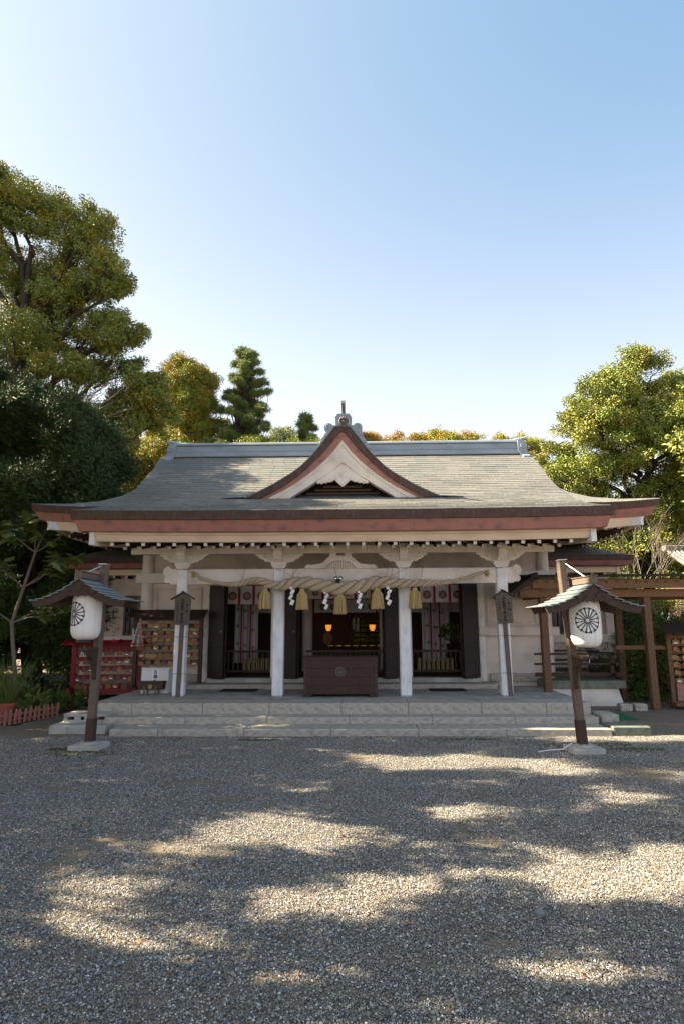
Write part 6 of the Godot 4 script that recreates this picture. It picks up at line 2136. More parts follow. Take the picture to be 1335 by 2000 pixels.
func rand_lumps(n: int, c: Vector3, ext: Vector3, r0: float, r1: float) -> Array:
	var q := []
	for k in n:
		var d := Vector3(rng.randfn(), rng.randfn(), rng.randfn()).normalized() * pow(rng.randf(), 0.45)
		var r := rr(r0, r1)
		q.append([c.x + d.x * ext.x, c.y + d.y * ext.y, c.z + d.z * ext.z, r, r * 0.8, r])
	return q

const LIGHT := [[1.7, 3.95, 1.5, 0.42], [0.4, 3.5, 0.5, 0.16], [2.9, 4.2, 0.5, 0.25], [-0.25, 5.46, 0.45, 0.2], [1.45, 6.18, 0.4, 0.16], [1.15, 7.05, 0.3, 0.12], [3.2, 5.65, 0.5, 0.32], [-0.35, 6.55, 0.5, 0.3], [0.15, 6.95, 0.3, 0.15], [-0.95, 6.95, 0.42, 0.18],
	[-1.5, 8.0, 0.42, 0.38], [-1.15, 8.75, 0.4, 0.35], [0.08, 8.06, 0.42, 0.24], [0.82, 7.76, 0.28, 0.15], [2.1, 7.75, 0.6, 0.4], [3.0, 7.5, 0.8, 0.5], [0.1, 9.25, 0.55, 0.3], [-1.1, 9.3, 0.5, 0.25], [0.8, 9.5, 0.35, 0.2], [1.4, 8.95, 0.3, 0.16], [-0.75, 9.75, 0.4, 0.2], [6.1, 3.75, 1.0, 0.5], [4.3, 4.6, 0.4, 0.25]]

func make_trees() -> void:
	var camphor := leaf_clump(80, 0.30, 0.095, 0.027)
	var small := leaf_clump(80, 0.28, 0.08, 0.023)
	var cedar := needle_clump(34, 0.42, 0.010, 0.1)
	var cypress := needle_clump(30, 0.40, 0.020, -0.1)
	# left big camphor, behind the hall's left corner
	var L := []
	for q in [[-13.6, 19.6, 1.5], [-12.2, 18.6, 1.5], [-10.4, 17.5, 1.5], [-9.2, 17.6, 1.0], [-11.6, 16.6, 1.6], [-13.5, 16.8, 1.7], [-9.3, 15.9, 1.2], [-8.4, 15.4, 1.0], [-10.6, 15.2, 1.4], [-12.7, 14.9, 1.5], [-8.6, 13.9, 1.1], [-7.9, 13.0, 0.9], [-10.0, 13.2, 1.3], [-11.6, 12.9, 1.4], [-13.4, 12.7, 1.5], [-8.6, 12.2, 1.0], [-9.9, 11.4, 1.2], [-11.5, 10.8, 1.3], [-13.2, 10.4, 1.4], [-8.2, 10.9, 0.9], [-7.2, 10.5, 1.0], [-6.9, 11.2, 0.8], [-7.6, 11.8, 0.9], [-6.6, 9.9, 0.8], [-7.9, 9.4, 1.0], [-8.9, 9.8, 1.1], [-15.0, 18.0, 2.0], [-15.5, 14.0, 2.0], [-15.0, 10.5, 2.0], [-14.6, 20.5, 1.6]]:
		L.append([q[0] + 12.5, q[1] - 0.5, rr(-1.8, 1.2), q[2] * 0.92, q[2] * 0.74, q[2] * 1.0])
	make_tree("camphor_tree", "tall dark camphor tree towering at the left", "camphor trees", Vector3(-13.0, 0, -9.0), 17.0, 0.55, L, camphor, M.leaf_camphor, 24.0, Vector2(0.7, 1.05), [Color(1.00, 1.00, 1.00), Color(0.86, 0.96, 0.96), Color(1.32, 1.05, 0.53), Color(0.90, 1.00, 0.90)], M.bark)
	# dark cedar below it
	L = []
	for k in 46:
		var y := rr(0.8, 8.3)
		var w := 3.7 * (1.0 - y / 12.0)
		var an := rr(0, TAU)
		L.append([cos(an) * w * rr(0.3, 1.0), y, sin(an) * w * rr(0.3, 0.9), rr(0.8, 1.15), rr(0.5, 0.75), rr(0.8, 1.1)])
	make_tree("cedar_tree", "dense dark green cedar behind the roof's left corner", "cedars", Vector3(-8.9, 0, -5.2), 8.6, 0.3, L, cedar, M.needle_dark, 24.0, Vector2(1.0, 1.6), [Color(1.00, 1.00, 1.00), Color(0.83, 0.98, 0.93), Color(1.10, 1.10, 0.80)], M.bark)
	L = []
	for k in 40:
		var y := rr(0.6, 9.6)
		var w := 3.2 * (1.0 - y / 12.0)
		var an := rr(0, TAU)
		L.append([cos(an) * w * rr(0.3, 1.0), y, sin(an) * w * rr(0.3, 0.9), rr(0.8, 1.2), rr(0.5, 0.8), rr(0.8, 1.1)])
	make_tree("cedar_tree", "shadowy cedar at the left edge of the picture", "cedars", Vector3(-12.6, 0, -5.0), 9.4, 0.3, L, cedar, M.needle_dark, 22.0, Vector2(1.0, 1.6), [Color(0.93, 0.93, 0.93), Color(0.85, 0.97, 0.91)], M.bark)
	# yellowing tree in the gap beside the roof
	make_tree("yellow_tree", "sunlit yellow-green tree in the gap left of the roof", "trees behind the hall", Vector3(-9.2, 0, -15.0), 8.8, 0.25, rand_lumps(48, Vector3(0, 6.4, 0), Vector3(3.6, 4.4, 1.6), 0.7, 1.1), small, M.leaf_yellow, 26.0, Vector2(0.8, 1.2), [Color(1.00, 1.00, 1.00), Color(0.78, 1.01, 0.90), Color(1.30, 1.00, 0.60)], M.bark)
	make_tree("yellow_tree", "golden-green tree low behind the cedar, beside the roof's left slope", "trees behind the hall", Vector3(-11.0, 0, -15.5), 8.6, 0.25, rand_lumps(60, Vector3(0.9, 7.2, 0), Vector3(2.6, 3.6, 1.3), 0.6, 0.95), small, M.leaf_yellow, 24.0, Vector2(0.8, 1.1), [Color(0.95, 1.0, 0.9), Color(0.85, 1.0, 0.9), Color(1.15, 0.95, 0.7)], M.bark)
	make_tree("rounded_tree", "rounded olive and ochre tree rising behind the roof's left end", "trees behind the hall", Vector3(-8.7, 0, -19.0), 14.0, 0.3, rand_lumps(100, Vector3(-0.1, 13.0, 0), Vector3(1.5, 4.1, 1.3), 0.45, 0.75), small, M.leaf_yellow, 26.0, Vector2(0.8, 1.1), [Color(0.87, 0.97, 0.87), Color(0.75, 1.02, 0.95), Color(1.16, 0.85, 0.74)], M.bark)
	# open tiered cypress
	L = []
	for k in 58:
		var y := lerpf(8.6, 16.9, pow(k / 57.0, 0.92))
		var w := 3.0 * pow(1.0 - (y - 8.4) / 8.9, 0.9) + 0.15
		w *= rr(0.7, 1.12)
		var an := k * 2.4 + rr(-0.5, 0.5)
		for u in [0.25, 0.42, 0.6, 0.8, 1.0]:
			if w < 0.8 and u < 0.5:
				continue
			var q: float = w * u
			L.append([cos(an) * q, y + 0.25 * q - 0.20 * q * q * 0.6 + rr(-0.08, 0.08), sin(an) * q, rr(0.16, 0.30), rr(0.07, 0.14), rr(0.16, 0.30)])
	make_tree("cypress_tree", "pointed green cypress with open tiers behind the ridge", "trees behind the hall", Vector3(-5.7, 0, -19.0), 16.6, 0.2, L, cypress, M.needle_mid, 46.0, Vector2(0.4, 0.75), [Color(1.00, 1.00, 1.00), Color(1.18, 1.08, 0.79), Color(0.83, 0.98, 0.93)], M.bark)
	L = []
	for k in 26:
		var y := lerpf(8.6, 12.8, k / 25.0)
		var w := (1.9 * (1.0 - (y - 8.4) / 4.6) + 0.12) * rr(0.75, 1.1)
		var an := k * 2.4 + rr(-0.4, 0.4)
		for u in [0.35, 0.65, 1.0]:
			L.append([cos(an) * w * u, y + 0.15 * w * u + rr(-0.06, 0.06), sin(an) * w * u, rr(0.16, 0.28), rr(0.08, 0.14), rr(0.16, 0.28)])
	make_tree("cypress_tree", "small cypress tip just left of the gable's finial", "trees behind the hall", Vector3(-2.3, 0, -18.5), 12.9, 0.15, L, cypress, M.needle_mid, 45.0, Vector2(0.4, 0.7), [Color(0.90, 1.00, 1.00), Color(1.00, 1.00, 0.80)], M.bark)
	make_tree("rounded_tree", "lower ochre tree filling between rounded tree and cypress", "trees behind the hall", Vector3(-7.2, 0, -21.0), 11.5, 0.25, rand_lumps(30, Vector3(0, 10.6, 0), Vector3(2.4, 2.6, 1.4), 0.5, 0.85), small, M.leaf_yellow, 24.0, Vector2(0.8, 1.1), [Color(0.95, 1, 0.9), Color(0.85, 1.0, 0.9), Color(1.2, 0.92, 0.7)], M.bark)
	make_tree("olive_tree", "dark olive crown between the cypresses behind the ridge", "trees behind the hall", Vector3(-3.8, 0, -17.5), 10.5, 0.2, rand_lumps(30, Vector3(0.2, 10.0, 0), Vector3(2.2, 1.7, 1.2), 0.5, 0.8), small, M.leaf_yellow, 24.0, Vector2(0.7, 1.0), [Color(0.75, 1.01, 1.01), Color(0.90, 0.97, 0.78)], M.bark)
	# autumn crowns peeping above the ridge at the right of the gable
	make_tree("autumn_tree", "orange autumn crown just right of the gable above the ridge", "trees behind the hall", Vector3(1.5, 0, -20.0), 11.5, 0.2, rand_lumps(16, Vector3(0, 11.6, 0), Vector3(2.0, 0.9, 1.2), 0.45, 0.75), small, M.leaf_yellow, 26.0, Vector2(0.6, 0.9), [Color(1.30, 0.80, 0.80), Color(1.31, 0.78, 0.72), Color(1.20, 1.00, 0.60)], M.bark)
	make_tree("autumn_tree", "yellow-green autumn crown in the middle above the ridge", "trees behind the hall", Vector3(4.6, 0, -19.5), 11.6, 0.2, rand_lumps(18, Vector3(0, 11.5, 0), Vector3(2.1, 0.9, 1.2), 0.5, 0.8), small, M.leaf_yellow, 26.0, Vector2(0.6, 0.9), [Color(1.00, 1.00, 0.80), Color(1.40, 0.90, 0.60), Color(0.81, 1.01, 0.81)], M.bark)
	make_tree("autumn_tree", "thin pale green crown above the ridge's right end", "trees behind the hall", Vector3(8.6, 0, -19.5), 11.4, 0.2, rand_lumps(14, Vector3(0.2, 11.3, 0), Vector3(1.8, 1.1, 1.2), 0.45, 0.75), small, M.leaf_yellow, 26.0, Vector2(0.6, 0.9), [Color(0.90, 1.00, 0.80), Color(1.10, 1.00, 0.70)], M.bark)
	make_tree("thin_tree", "half-bare brownish tree in the gap right of the ridge end", "trees behind the hall", Vector3(9.3, 0, -16.0), 9.8, 0.16, rand_lumps(22, Vector3(-0.2, 8.0, 0), Vector3(1.5, 2.4, 1.0), 0.45, 0.8), small, M.leaf_yellow, 14.0, Vector2(0.5, 0.9), [Color(1.00, 0.89, 1.00), Color(1.12, 0.84, 0.90), Color(0.87, 0.97, 0.87)], M.pale_bark)
	# right camphors, in full sun
	L = []
	for q in [[11.3, 11.4, 1.0], [10.2, 10.7, 1.0], [9.3, 10.0, 0.95], [8.7, 9.5, 0.8], [11.9, 10.4, 1.1], [10.6, 9.4, 1.1], [9.4, 8.9, 1.0], [8.6, 8.3, 0.9], [12.6, 9.2, 1.2], [11.4, 8.2, 1.3], [10.0, 7.8, 1.2], [8.8, 7.2, 1.1], [8.0, 7.0, 0.8], [12.8, 7.2, 1.3], [11.2, 6.4, 1.3], [9.6, 6.2, 1.2], [8.3, 5.8, 1.0], [12.4, 5.4, 1.2], [10.6, 4.9, 1.2], [9.2, 4.5, 1.1], [8.2, 4.2, 0.9], [13.6, 8.2, 1.2], [13.9, 6.2, 1.2], [13.4, 4.4, 1.2], [12.0, 3.6, 1.1], [7.9, 5.2, 0.8], [12.9, 10.2, 1.0]]:
		L.append([q[0] - 11.0, q[1], rr(-0.9, 0.9), q[2], q[2] * 0.85, q[2] * 1.1])
	make_tree("camphor_tree", "broad bright camphor tree sunlit right of the roof", "camphor trees", Vector3(11.0, 0, -10.0), 9.6, 0.4, L, camphor, M.leaf_camphor, 23.0, Vector2(0.7, 1.0), [Color(1.00, 1.00, 1.00), Color(0.87, 0.98, 0.82), Color(1.21, 1.07, 0.77), Color(0.81, 0.99, 0.93)], M.bark)
	make_tree("camphor_tree", "bright camphor crown cut by the right picture edge", "camphor trees", Vector3(15.0, 0, -11.5), 11.5, 0.4, rand_lumps(22, Vector3(0, 8.5, 0), Vector3(2.4, 4.2, 1.8), 0.9, 1.4), camphor, M.leaf_camphor, 22.0, Vector2(0.7, 1.0), [Color(1.00, 1.00, 1.00), Color(0.87, 0.98, 0.82), Color(1.18, 1.08, 0.79)], M.bark)
	# hedge-like shrubs behind veranda and walkway
	var wd := ["glossy shrub behind the veranda railing's right end", "shrub mass seen under the walkway beam", "tall shrub beside the far tiled roof", "shaded shrub behind the right plaque rack", "sunlit shrub below the right wing's eave", "dim shrub low behind the walkway post"]
	var pos := [[7.6, -4.2, 2.4], [8.6, -4.6, 2.6], [9.6, -8.0, 4.2], [9.2, -3.0, 2.2], [8.3, -7.4, 4.0], [7.7, -3.0, 1.6]]
	for k in 6:
		make_tree("evergreen_shrub", wd[k], "evergreen shrubs at the right", Vector3(pos[k][0], 0, pos[k][1]), pos[k][2] * 0.9, 0.09, rand_lumps(12, Vector3(0, pos[k][2] * 0.5, 0), Vector3(1.0, pos[k][2] * 0.42, 0.9), 0.45, 0.75), small, M.leaf_shrub if k != 4 and k != 2 else M.leaf_camphor, 19.0, Vector2(0.6, 0.9), [Color(1.00, 1.00, 1.00), Color(1.18, 1.09, 0.73), Color(0.85, 0.97, 0.97)], M.pale_bark)
	make_tree("evergreen_shrub", "dark backdrop shrub left of the hall behind the red rack", "evergreen shrubs at the left", Vector3(-7.6, 0, -4.4), 2.4, 0.09, rand_lumps(14, Vector3(0, 1.5, 0), Vector3(1.3, 1.3, 0.9), 0.5, 0.8), small, M.leaf_shrub, 30.0, Vector2(0.6, 0.9), [Color(0.93, 0.93, 0.93), Color(0.83, 0.97, 0.97)], M.bark)
	make_tree("evergreen_shrub", "dark backdrop shrub at the left edge under the cedars", "evergreen shrubs at the left", Vector3(-10.0, 0, -2.8), 2.8, 0.09, rand_lumps(16, Vector3(0, 1.7, 0), Vector3(1.6, 1.5, 0.9), 0.5, 0.9), small, M.leaf_shrub, 30.0, Vector2(0.6, 0.9), [Color(0.93, 0.93, 0.93), Color(0.83, 0.97, 0.97)], M.bark)
	make_tree("evergreen_shrub", "shrub glimpsed through the hall's latticed back window", "evergreen shrubs behind", Vector3(0.7, 0, -10.2), 2.6, 0.08, rand_lumps(12, Vector3(0, 1.7, 0), Vector3(1.4, 1.3, 0.7), 0.5, 0.8), small, M.leaf_camphor, 30.0, Vector2(0.6, 0.9), [Color(1.00, 1.00, 1.00), Color(1.18, 1.09, 0.73)], M.bark)
	# wood further back closing the view between trunks
	for q in [[-16, -16], [-20, -10], [-12, -22], [0, -26], [6, -26], [13, -20], [18, -15], [20, -8], [14, -5.5], [-6, -27]]:
		var far_h := 8.5 if absf(q[0]) < 8 else 10.0
		make_tree("background_tree", "woodland tree filling in the view %s" % {-16: "far left behind the tall camphor", -20: "beyond the left picture edge", -12: "far behind the yellow tree", 0: "straight behind the hall", 6: "behind the hall's right half", 13: "far behind the sunlit camphor", 18: "right of the sunlit camphor", 20: "beyond the right picture edge", 14: "behind the far tiled roof", -6: "far behind the pointed cypress"}[q[0]], "background woodland", Vector3(q[0], 0, q[1]), far_h, 0.3, rand_lumps(16, Vector3(0, far_h * 0.55, 0), Vector3(3.2, far_h * 0.42, 2.0), 1.2, 1.8), camphor, M.leaf_camphor, 12.0, Vector2(1.0, 1.5), [Color(1.00, 1.00, 1.00), Color(0.86, 0.96, 0.96)], M.bark)
	# trees left of the court, outside the frame, whose gaps let the sun patches through
	make_shade_trees(camphor)
	make_bare(Vector3(8.4, 0, -5.6), 4.2, "leafless pale shrub in front of the sunlit camphor", "bare shrub", 26, M.pale_bark)
	make_sapling()
	make_bare_limb()

func make_shade_trees(clump: ArrayMesh) -> void:
	var bases := [Vector3(-13.5, 0, -0.6), Vector3(-12.5, 0, 4.6), Vector3(-11.0, 0, 8.4)]
	var lab := ["camphor tree just outside the left frame beside the flower bed", "camphor tree outside the left frame, shading the court's middle", "camphor tree outside the left frame, nearest the viewer"]
	var s := SUN.normalized()
	var hn := FastNoiseLite.new()
	hn.seed = 12
	hn.frequency = 0.6
	hn.fractal_octaves = 3
	var xfs := [[], [], []]
	var cols := [[], [], []]
	var gz := -3.0
	while gz < 11.6:
		var gx := -13.0
		while gx < 7.5:
			var gp := Vector3(gx + rr(-0.2, 0.2), 0, gz + rr(-0.2, 0.2))
			gx += 0.3
			if gp.z < 2.6 and gp.x > 3.2:
				continue
			if gp.z < 1.7 and gp.x > -5.0:
				continue
			var open := false
			for l in LIGHT:
				var mg := 0.10 if l[1] < 6.0 else 0.17
				var dx: float = (gp.x - l[0]) / (l[2] + mg)
				var dz: float = (gp.z - l[1]) / (l[3] + mg)
				if dx * dx + dz * dz < 1.0 + 0.7 * hn.get_noise_2d(gp.x, gp.z):
					open = true
			if open:
				continue
			var lay := 3
			for k in lay:
				# climb the sun ray until it is outside the picture's left edge
				var t := 8.0
				while t < 34.0:
					var o := gp + s * t
					if o.x < -0.62 * (12.9 - o.z) - 1.0 and o.y > 5.0:
						break
					t += 0.4
				t += rr(0.0, 4.5)
				var o2 := gp + s * t
				var b := 0
				var best := 1e9
				for i in 3:
					var dd := absf(o2.z - bases[i].z)
					if dd < best:
						best = dd
						b = i
				xfs[b].append(Transform3D(Basis(Vector3.UP, rr(0, TAU)) * Basis.from_scale(Vector3.ONE * rr(0.75, 1.1)), o2 - bases[b]))
				var v := rr(0.8, 1.2)
				cols[b].append(Color(v, v, v * 0.9))
		gz += 0.3
	var more := []
	var nz := FastNoiseLite.new()
	nz.seed = 31
	nz.frequency = 0.5
	for k in 900:
		var z := rr(-4.4, 1.3)
		var x := rr(-5.4, 0.2)
		var edge := (-2.7 if z < -1.4 else -0.9) + nz.get_noise_2d(z * 1.6, 3.0) * 1.6
		if x < edge and nz.get_noise_2d(x * 1.3, z * 1.3 + 40.0) < 0.33:
			more.append(Vector3(x, prof(z), z))
	for k in 700:
		more.append(Vector3(rr(-5.0, 1.5), 0.42, rr(-2.2, 1.8)))
	for gp in more:
		var t := 6.0
		while t < 34.0:
			var o: Vector3 = gp + s * t
			if o.x < -0.62 * (12.9 - o.z) - 0.8:
				break
			t += 0.3
		t += rr(0.0, 3.0)
		xfs[0].append(Transform3D(Basis(Vector3.UP, rr(0, TAU)) * Basis.from_scale(Vector3.ONE * rr(0.8, 1.15)), gp + s * t - bases[0]))
		var v := rr(0.8, 1.2)
		cols[0].append(Color(v, v, v * 0.9))
	for i in 3:
		var tr := thing("camphor_tree", lab[i], "tree", bases[i], 0.0, "camphor trees")
		var e := Geo.new()
		var top := Vector3(0.4, 11.5, 0)
		limb(e, Vector3(0, -0.2, 0), top, 0.42, 0.1, 0.0, 10)
		for k in 26:
			var o: Vector3 = xfs[i][rng.randi_range(0, xfs[i].size() - 1)].origin
			limb(e, top * rr(0.35, 0.95), o, 0.07, 0.015)
		part("trunk", e.mesh(), M.bark, tr)
		copies("crown", clump, M.leaf_camphor, xfs[i], cols[i], tr).set_meta("kind", "stuff")

func grow(e: Geo, o: Vector3, d: Vector3, ln: float, r: float, depth: int, tips: Array, spread: float) -> void:
	var m := o + d * ln * 0.5 + Vector3(rr(-1, 1), rr(-1, 1), rr(-1, 1)) * ln * 0.05
	var b := o + d * ln
	e.tube([o, m, b], [r, r * 0.85, r * 0.65], 6 if depth > 1 else 4)
	tips.append([b, d])
	if depth <= 0:
		return
	for k in rng.randi_range(2, 3):
		var nd := (d + Vector3(rr(-1, 1), rr(-0.4, 0.8), rr(-1, 1)) * spread).normalized()
		grow(e, b if k > 0 else m.lerp(b, 0.6), nd, ln * rr(0.55, 0.8), r * 0.6, depth - 1, tips, spread)

func make_bare(at: Vector3, h: float, label: String, cat: String, n: int, mat: Material) -> void:
	var t := thing("bare_shrub", label, cat, at)
	var e := Geo.new()
	for k in 3:
		grow(e, Vector3(rr(-0.1, 0.1), 0, rr(-0.1, 0.1)), Vector3(rr(-0.15, 0.15), 1, rr(-0.15, 0.15)).normalized(), h * 0.45, 0.035, 5, [], 0.55)
	part("branches", e.mesh(), mat, t)

func make_bare_limb() -> void:
	# dead limbs of the tall camphor hanging before the cedar
	var t := thing("dead_branch", "tangle of bare grey branches hanging before the dark cedar", "branch", Vector3(-13.0, 8.6, -7.0))
	var e := Geo.new()
	for k in 2:
		grow(e, Vector3(0, k * 0.8 - 0.3, 0), Vector3(1, rr(-0.05, 0.1), rr(0.0, 0.2)).normalized(), 2.4, 0.06, 4, [], 0.62)
	part("branches", e.mesh(), M.pale_bark, t)

func make_sapling() -> void:
	var t := thing("sapling", "thin young broad-leaved tree with pale stem at the left edge", "tree", Vector3(-7.35, 0, -1.2))
	var e := Geo.new()
	var stem := [Vector3(0.25, 0, 0.2), Vector3(0.05, 1.0, 0.1), Vector3(-0.15, 1.9, 0), Vector3(0.05, 2.7, 0), Vector3(0.25, 3.5, 0.0), Vector3(0.55, 4.3, 0)]
	e.tube(stem, [0.05, 0.047, 0.042, 0.036, 0.03, 0.014], 8)
	var tips := []
	for b in [[2, Vector3(1, 0.18, 0.25), 1.5], [2, Vector3(-0.6, 0.5, 0.2), 0.8], [3, Vector3(1, 0.5, 0.3), 1.1], [3, Vector3(-0.7, 0.6, 0.3), 0.7], [4, Vector3(1, 0.55, 0.1), 0.95], [4, Vector3(-0.8, 0.6, 0.1), 0.8], [4, Vector3(0.1, 1, 0.3), 0.6], [3, Vector3(0.6, 0.7, -0.5), 0.9], [2, Vector3(0.9, 0.45, -0.2), 1.0]]:
		var tp := []
		var o: Vector3 = stem[b[0]]
		var d: Vector3 = b[1].normalized()
		grow(e, o, d, b[2] * 0.6, 0.018, 2, tp, 0.35)
		tips += tp
	part("trunk", e.mesh(), M.pale_bark, t)
	var cr := Node3D.new()
	cr.name = "crown"
	t.add_child(cr, true)
	# lobed leaf, three variants
	var lm := []
	for k in 3:
		var g2 := Geo.new()
		g2.tint = true
		var tone := [0.75, 1.0, 1.3][k] as float
		g2.col = Color(tone * [0.95, 1.0, 1.15][k], tone, tone * 0.8)
		var ol := [[0.0, 0.0], [0.05, -0.02], [0.085, 0.02], [0.075, 0.06], [0.10, 0.085], [0.06, 0.105], [0.045, 0.15], [0.0, 0.20], [-0.045, 0.15], [-0.06, 0.105], [-0.10, 0.085], [-0.075, 0.06], [-0.085, 0.02], [-0.05, -0.02]]
		for i in ol.size():
			var a: Array = ol[i]
			var b: Array = ol[(i + 1) % ol.size()]
			g2.tri(Vector3(0, 0.07, 0.008), Vector3(a[0], a[1], -absf(a[0]) * 0.25 - a[1] * 0.15), Vector3(b[0], b[1], -absf(b[0]) * 0.25 - b[1] * 0.15))
		lm.append(g2.mesh())
	for i in tips.size():
		var tp: Array = tips[i]
		for k in rng.randi_range(2, 4):
			var o: Vector3 = tp[0] + Vector3(rr(-0.16, 0.16), rr(-0.08, 0.08), rr(-0.16, 0.16))
			var bs := Basis(Vector3.UP, rr(0, TAU)) * Basis(Vector3.RIGHT, rr(-2.3, -1.0)) * Basis.from_scale(Vector3.ONE * rr(0.85, 1.55))
			part("leaf", lm[rng.randi_range(0, 2)], M.leaf_sapling, cr, Transform3D(bs, o))

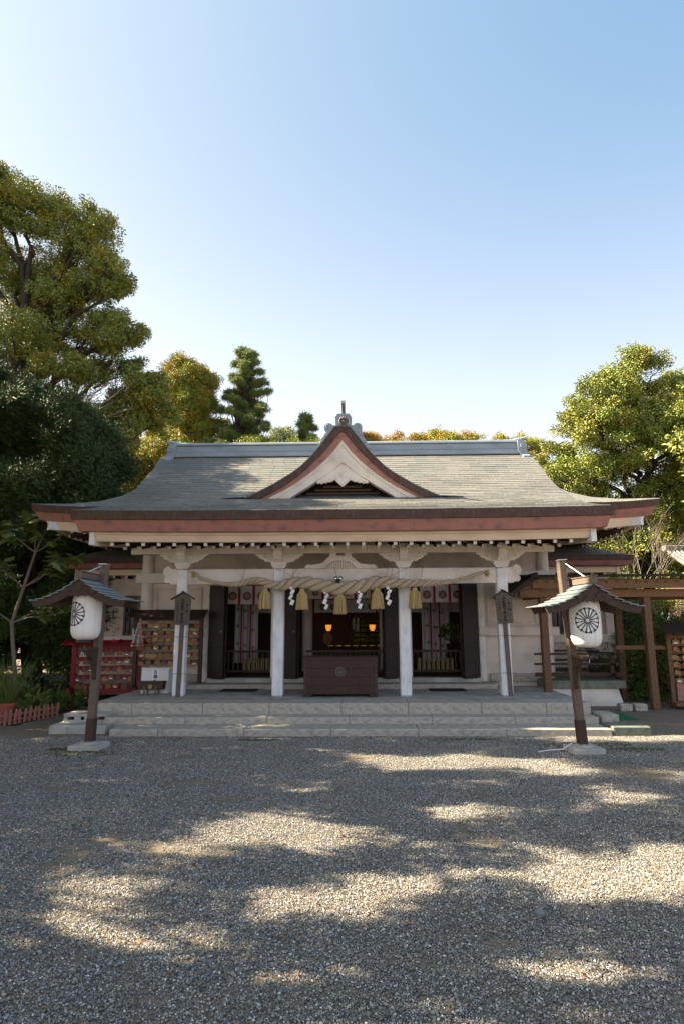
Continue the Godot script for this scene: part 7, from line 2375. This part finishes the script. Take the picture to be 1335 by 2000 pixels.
# ---------------------------------------------------------------- ground
func make_ground() -> void:
	var e := Geo.new()
	e.quado(Vector3(-90, 0, 60), Vector3(90, 0, 60), Vector3(90, 0, -90), Vector3(-90, 0, -90), Vector3.UP)
	structure("ground", e.mesh(), M.gravel_ground)
	e = Geo.new()
	e.bb(Vector3(4.55, -0.1, -2.6), Vector3(16, 0.06, 1.05), 0.01)
	structure("paved_path", e.mesh(), M.paving)
	e = Geo.new()
	e.quado(Vector3(-30, 0.006, 0.9), Vector3(-6.05, 0.006, 0.9), Vector3(-5.4, 0.006, -12), Vector3(-30, 0.006, -12), Vector3.UP)
	structure("planted_bed", e.mesh(), M.soil)
	# gravel: little heaps of loose stones laid over the sandy ground, thin where it is trodden
	var pal := [Color(0.08, 0.08, 0.085), Color(0.135, 0.135, 0.14), Color(0.21, 0.205, 0.195), Color(0.29, 0.27, 0.24), Color(0.38, 0.345, 0.30), Color(0.60, 0.58, 0.54), Color(0.25, 0.19, 0.145)]
	var patch := []
	for v in 3:
		e = Geo.new()
		e.tint = true
		for k in 150:
			var a := rr(0, TAU)
			var d := sqrt(rng.randf()) * 0.115
			stone(e, Vector3(cos(a) * d, rr(0.0, 0.005), sin(a) * d), (rr(0.0026, 0.0062) if rng.randf() < 0.92 else rr(0.007, 0.011)), pal[[0, 1, 1, 2, 2, 3, 3, 4, 5, 6][rng.randi_range(0, 9)]])
		patch.append(e.mesh())
	var nz := FastNoiseLite.new()
	nz.seed = 5
	nz.frequency = 0.42
	nz.fractal_octaves = 3
	var xfs := [[], [], []]
	var cols := [[], [], []]
	var z := 2.05
	while z < 11.4:
		var half := 0.66 * (12.6 - z) + 0.5
		var st := 0.105
		var x := -half
		while x < half:
			var o := Vector3(x + rr(-0.05, 0.05), 0.002, z + rr(-0.05, 0.05))
			x += st
			var q := nz.get_noise_2d(o.x * 1.0, o.z * 1.6)
			var bare := smoothstep(0.28, 0.55, q + rr(-0.1, 0.1))
			if rng.randf() < bare * 0.8:
				continue
			if o.z < 2.03 and o.x > -5.2 and o.x < 5.2:
				continue
			var v := rng.randi_range(0, 2)
			xfs[v].append(Transform3D(Basis(Vector3.UP, rr(0, TAU)) * Basis.from_scale(Vector3.ONE * rr(0.9, 1.15)), o))
			var c := rr(0.88, 1.12)
			cols[v].append(Color(c, c * rr(0.98, 1.01), c * rr(0.95, 1.03)))
		z += 0.105
	for v in 3:
		var o := copies(numbered("gravel"), patch[v], M.stone, xfs[v], cols[v], self)
		o.set_meta("kind", "stuff")
		tag(o, "loose grey and beige gravel covering the forecourt", "gravel")
	# moss by the lantern bases
	e = Geo.new()
	for c in [[-3.7, 3.45, 0.55, 0.22], [-4.1, 3.1, 0.3, 0.14], [3.75, 2.75, 0.7, 0.2], [4.4, 3.1, 0.45, 0.15], [-1.3, 2.35, 0.35, 0.06], [2.2, 2.3, 0.5, 0.06]]:
		for k in 90:
			var a := rr(0, TAU)
			var d := sqrt(rng.randf())
			var o := Vector3(c[0] + cos(a) * d * c[2], 0.006, c[1] + sin(a) * d * c[3])
			e.lathe([Vector2(rr(0.018, 0.04), 0.0), Vector2(0.012, rr(0.006, 0.014)), Vector2(0.0, 0.015)], 6, Transform3D(Basis.IDENTITY, o))
	var ms := MeshInstance3D.new()
	ms.name = "moss"
	ms.mesh = e.mesh()
	ms.material_override = M.moss
	add_child(ms)
	ms.set_meta("kind", "stuff")
	tag(ms, "dark moss tufts round the lantern bases and step foot", "moss")
	# fallen leaves
	e = Geo.new()
	e.tint = true
	for k in 130:
		var o := Vector3(rr(-5, 5), 0.012, rr(2.1, 10.5))
		if k < 40:
			o = Vector3(rr(-4.5, -1.5), 0.012, rr(2.1, 3.2))
		leaf_quad(e, o, Vector3(rr(-1, 1), 0.1, rr(-1, 1)), 0.05, 0.014)
	var fl := MeshInstance3D.new()
	fl.name = "fallen_leaves"
	fl.mesh = e.mesh()
	fl.material_override = M.leaf_dead
	add_child(fl)
	fl.set_meta("kind", "stuff")
	tag(fl, "scattered small brown fallen leaves on the gravel", "leaves")
	e = Geo.new()
	e.tint = true
	stone(e, Vector3(0, 0.015, 0), 0.045, Color(0.17, 0.17, 0.18))
	single("loose_stone", e.mesh(), M.stone, "single larger dark stone lying on the gravel at right", "stone", Vector3(1.42, 0, 8.35))

func stone(e: Geo, o: Vector3, r: float, c: Color) -> void:
	var b := Basis(Vector3(rr(-1, 1), rr(-1, 1), rr(-1, 1)).normalized(), rr(0, TAU))
	var q := []
	for d in [Vector3(1, 0, 0), Vector3(-1, 0, 0), Vector3(0, 1, 0), Vector3(0, -1, 0), Vector3(0, 0, 1), Vector3(0, 0, -1)]:
		q.append(o + Vector3(0, r * 0.5, 0) + (b * (d * rr(0.75, 1.25) * r)) * Vector3(1, 0.75, 1))
	var t := rr(0.8, 1.25)
	e.col = Color(c.r * t, c.g * t, c.b * t)
	for f in [[0, 2, 4], [2, 1, 4], [1, 3, 4], [3, 0, 4], [2, 0, 5], [1, 2, 5], [3, 1, 5], [0, 3, 5]]:
		var mid: Vector3 = (q[f[0]] + q[f[1]] + q[f[2]]) / 3.0 - o - Vector3(0, r * 0.5, 0)
		e.trio(q[f[0]], q[f[1]], q[f[2]], mid)

func _ready() -> void:
	rng.seed = 20231
	make_light()
	make_materials()
	make_ground()
	make_hall()
	make_steps()
	make_sides()
	make_trees()
	make_porch_things()
	make_lantern("roofed paper lantern on a leaning post, left of the steps", Vector3(-3.76, 0, 3.0), -0.05, -3.80 + 3.76 + 0.0, 0.08, 0.0, -1.0)
	make_lantern("roofed paper lantern on a leaning post, right of the steps, partly sunlit", Vector3(3.56, 0, 3.22), 0.14, 0.02, -0.05, 0.08, 1.0)
	make_sign("grey wooden signboard tied to the left outer pillar", Vector3(-3.30, 0.42, 0.03), -0.02, ["ten", "no", "hei", "ka", "bei", "haku", "ryo"], ["hira", "sei", "ju", "nen", "ju", "ichi", "gatsu", "ju", "go5", "nichi"])
	make_sign("grey wooden signboard tied to the right outer pillar", Vector3(3.33, 0.42, 0.03), 0.03, ["ten", "no", "hei", "ka", "bei", "haku", "ryo"], ["hira", "sei", "go5", "nen", "ju", "ichi", "gatsu", "ju", "hachi", "nichi"])
	make_racks()
	make_garden()
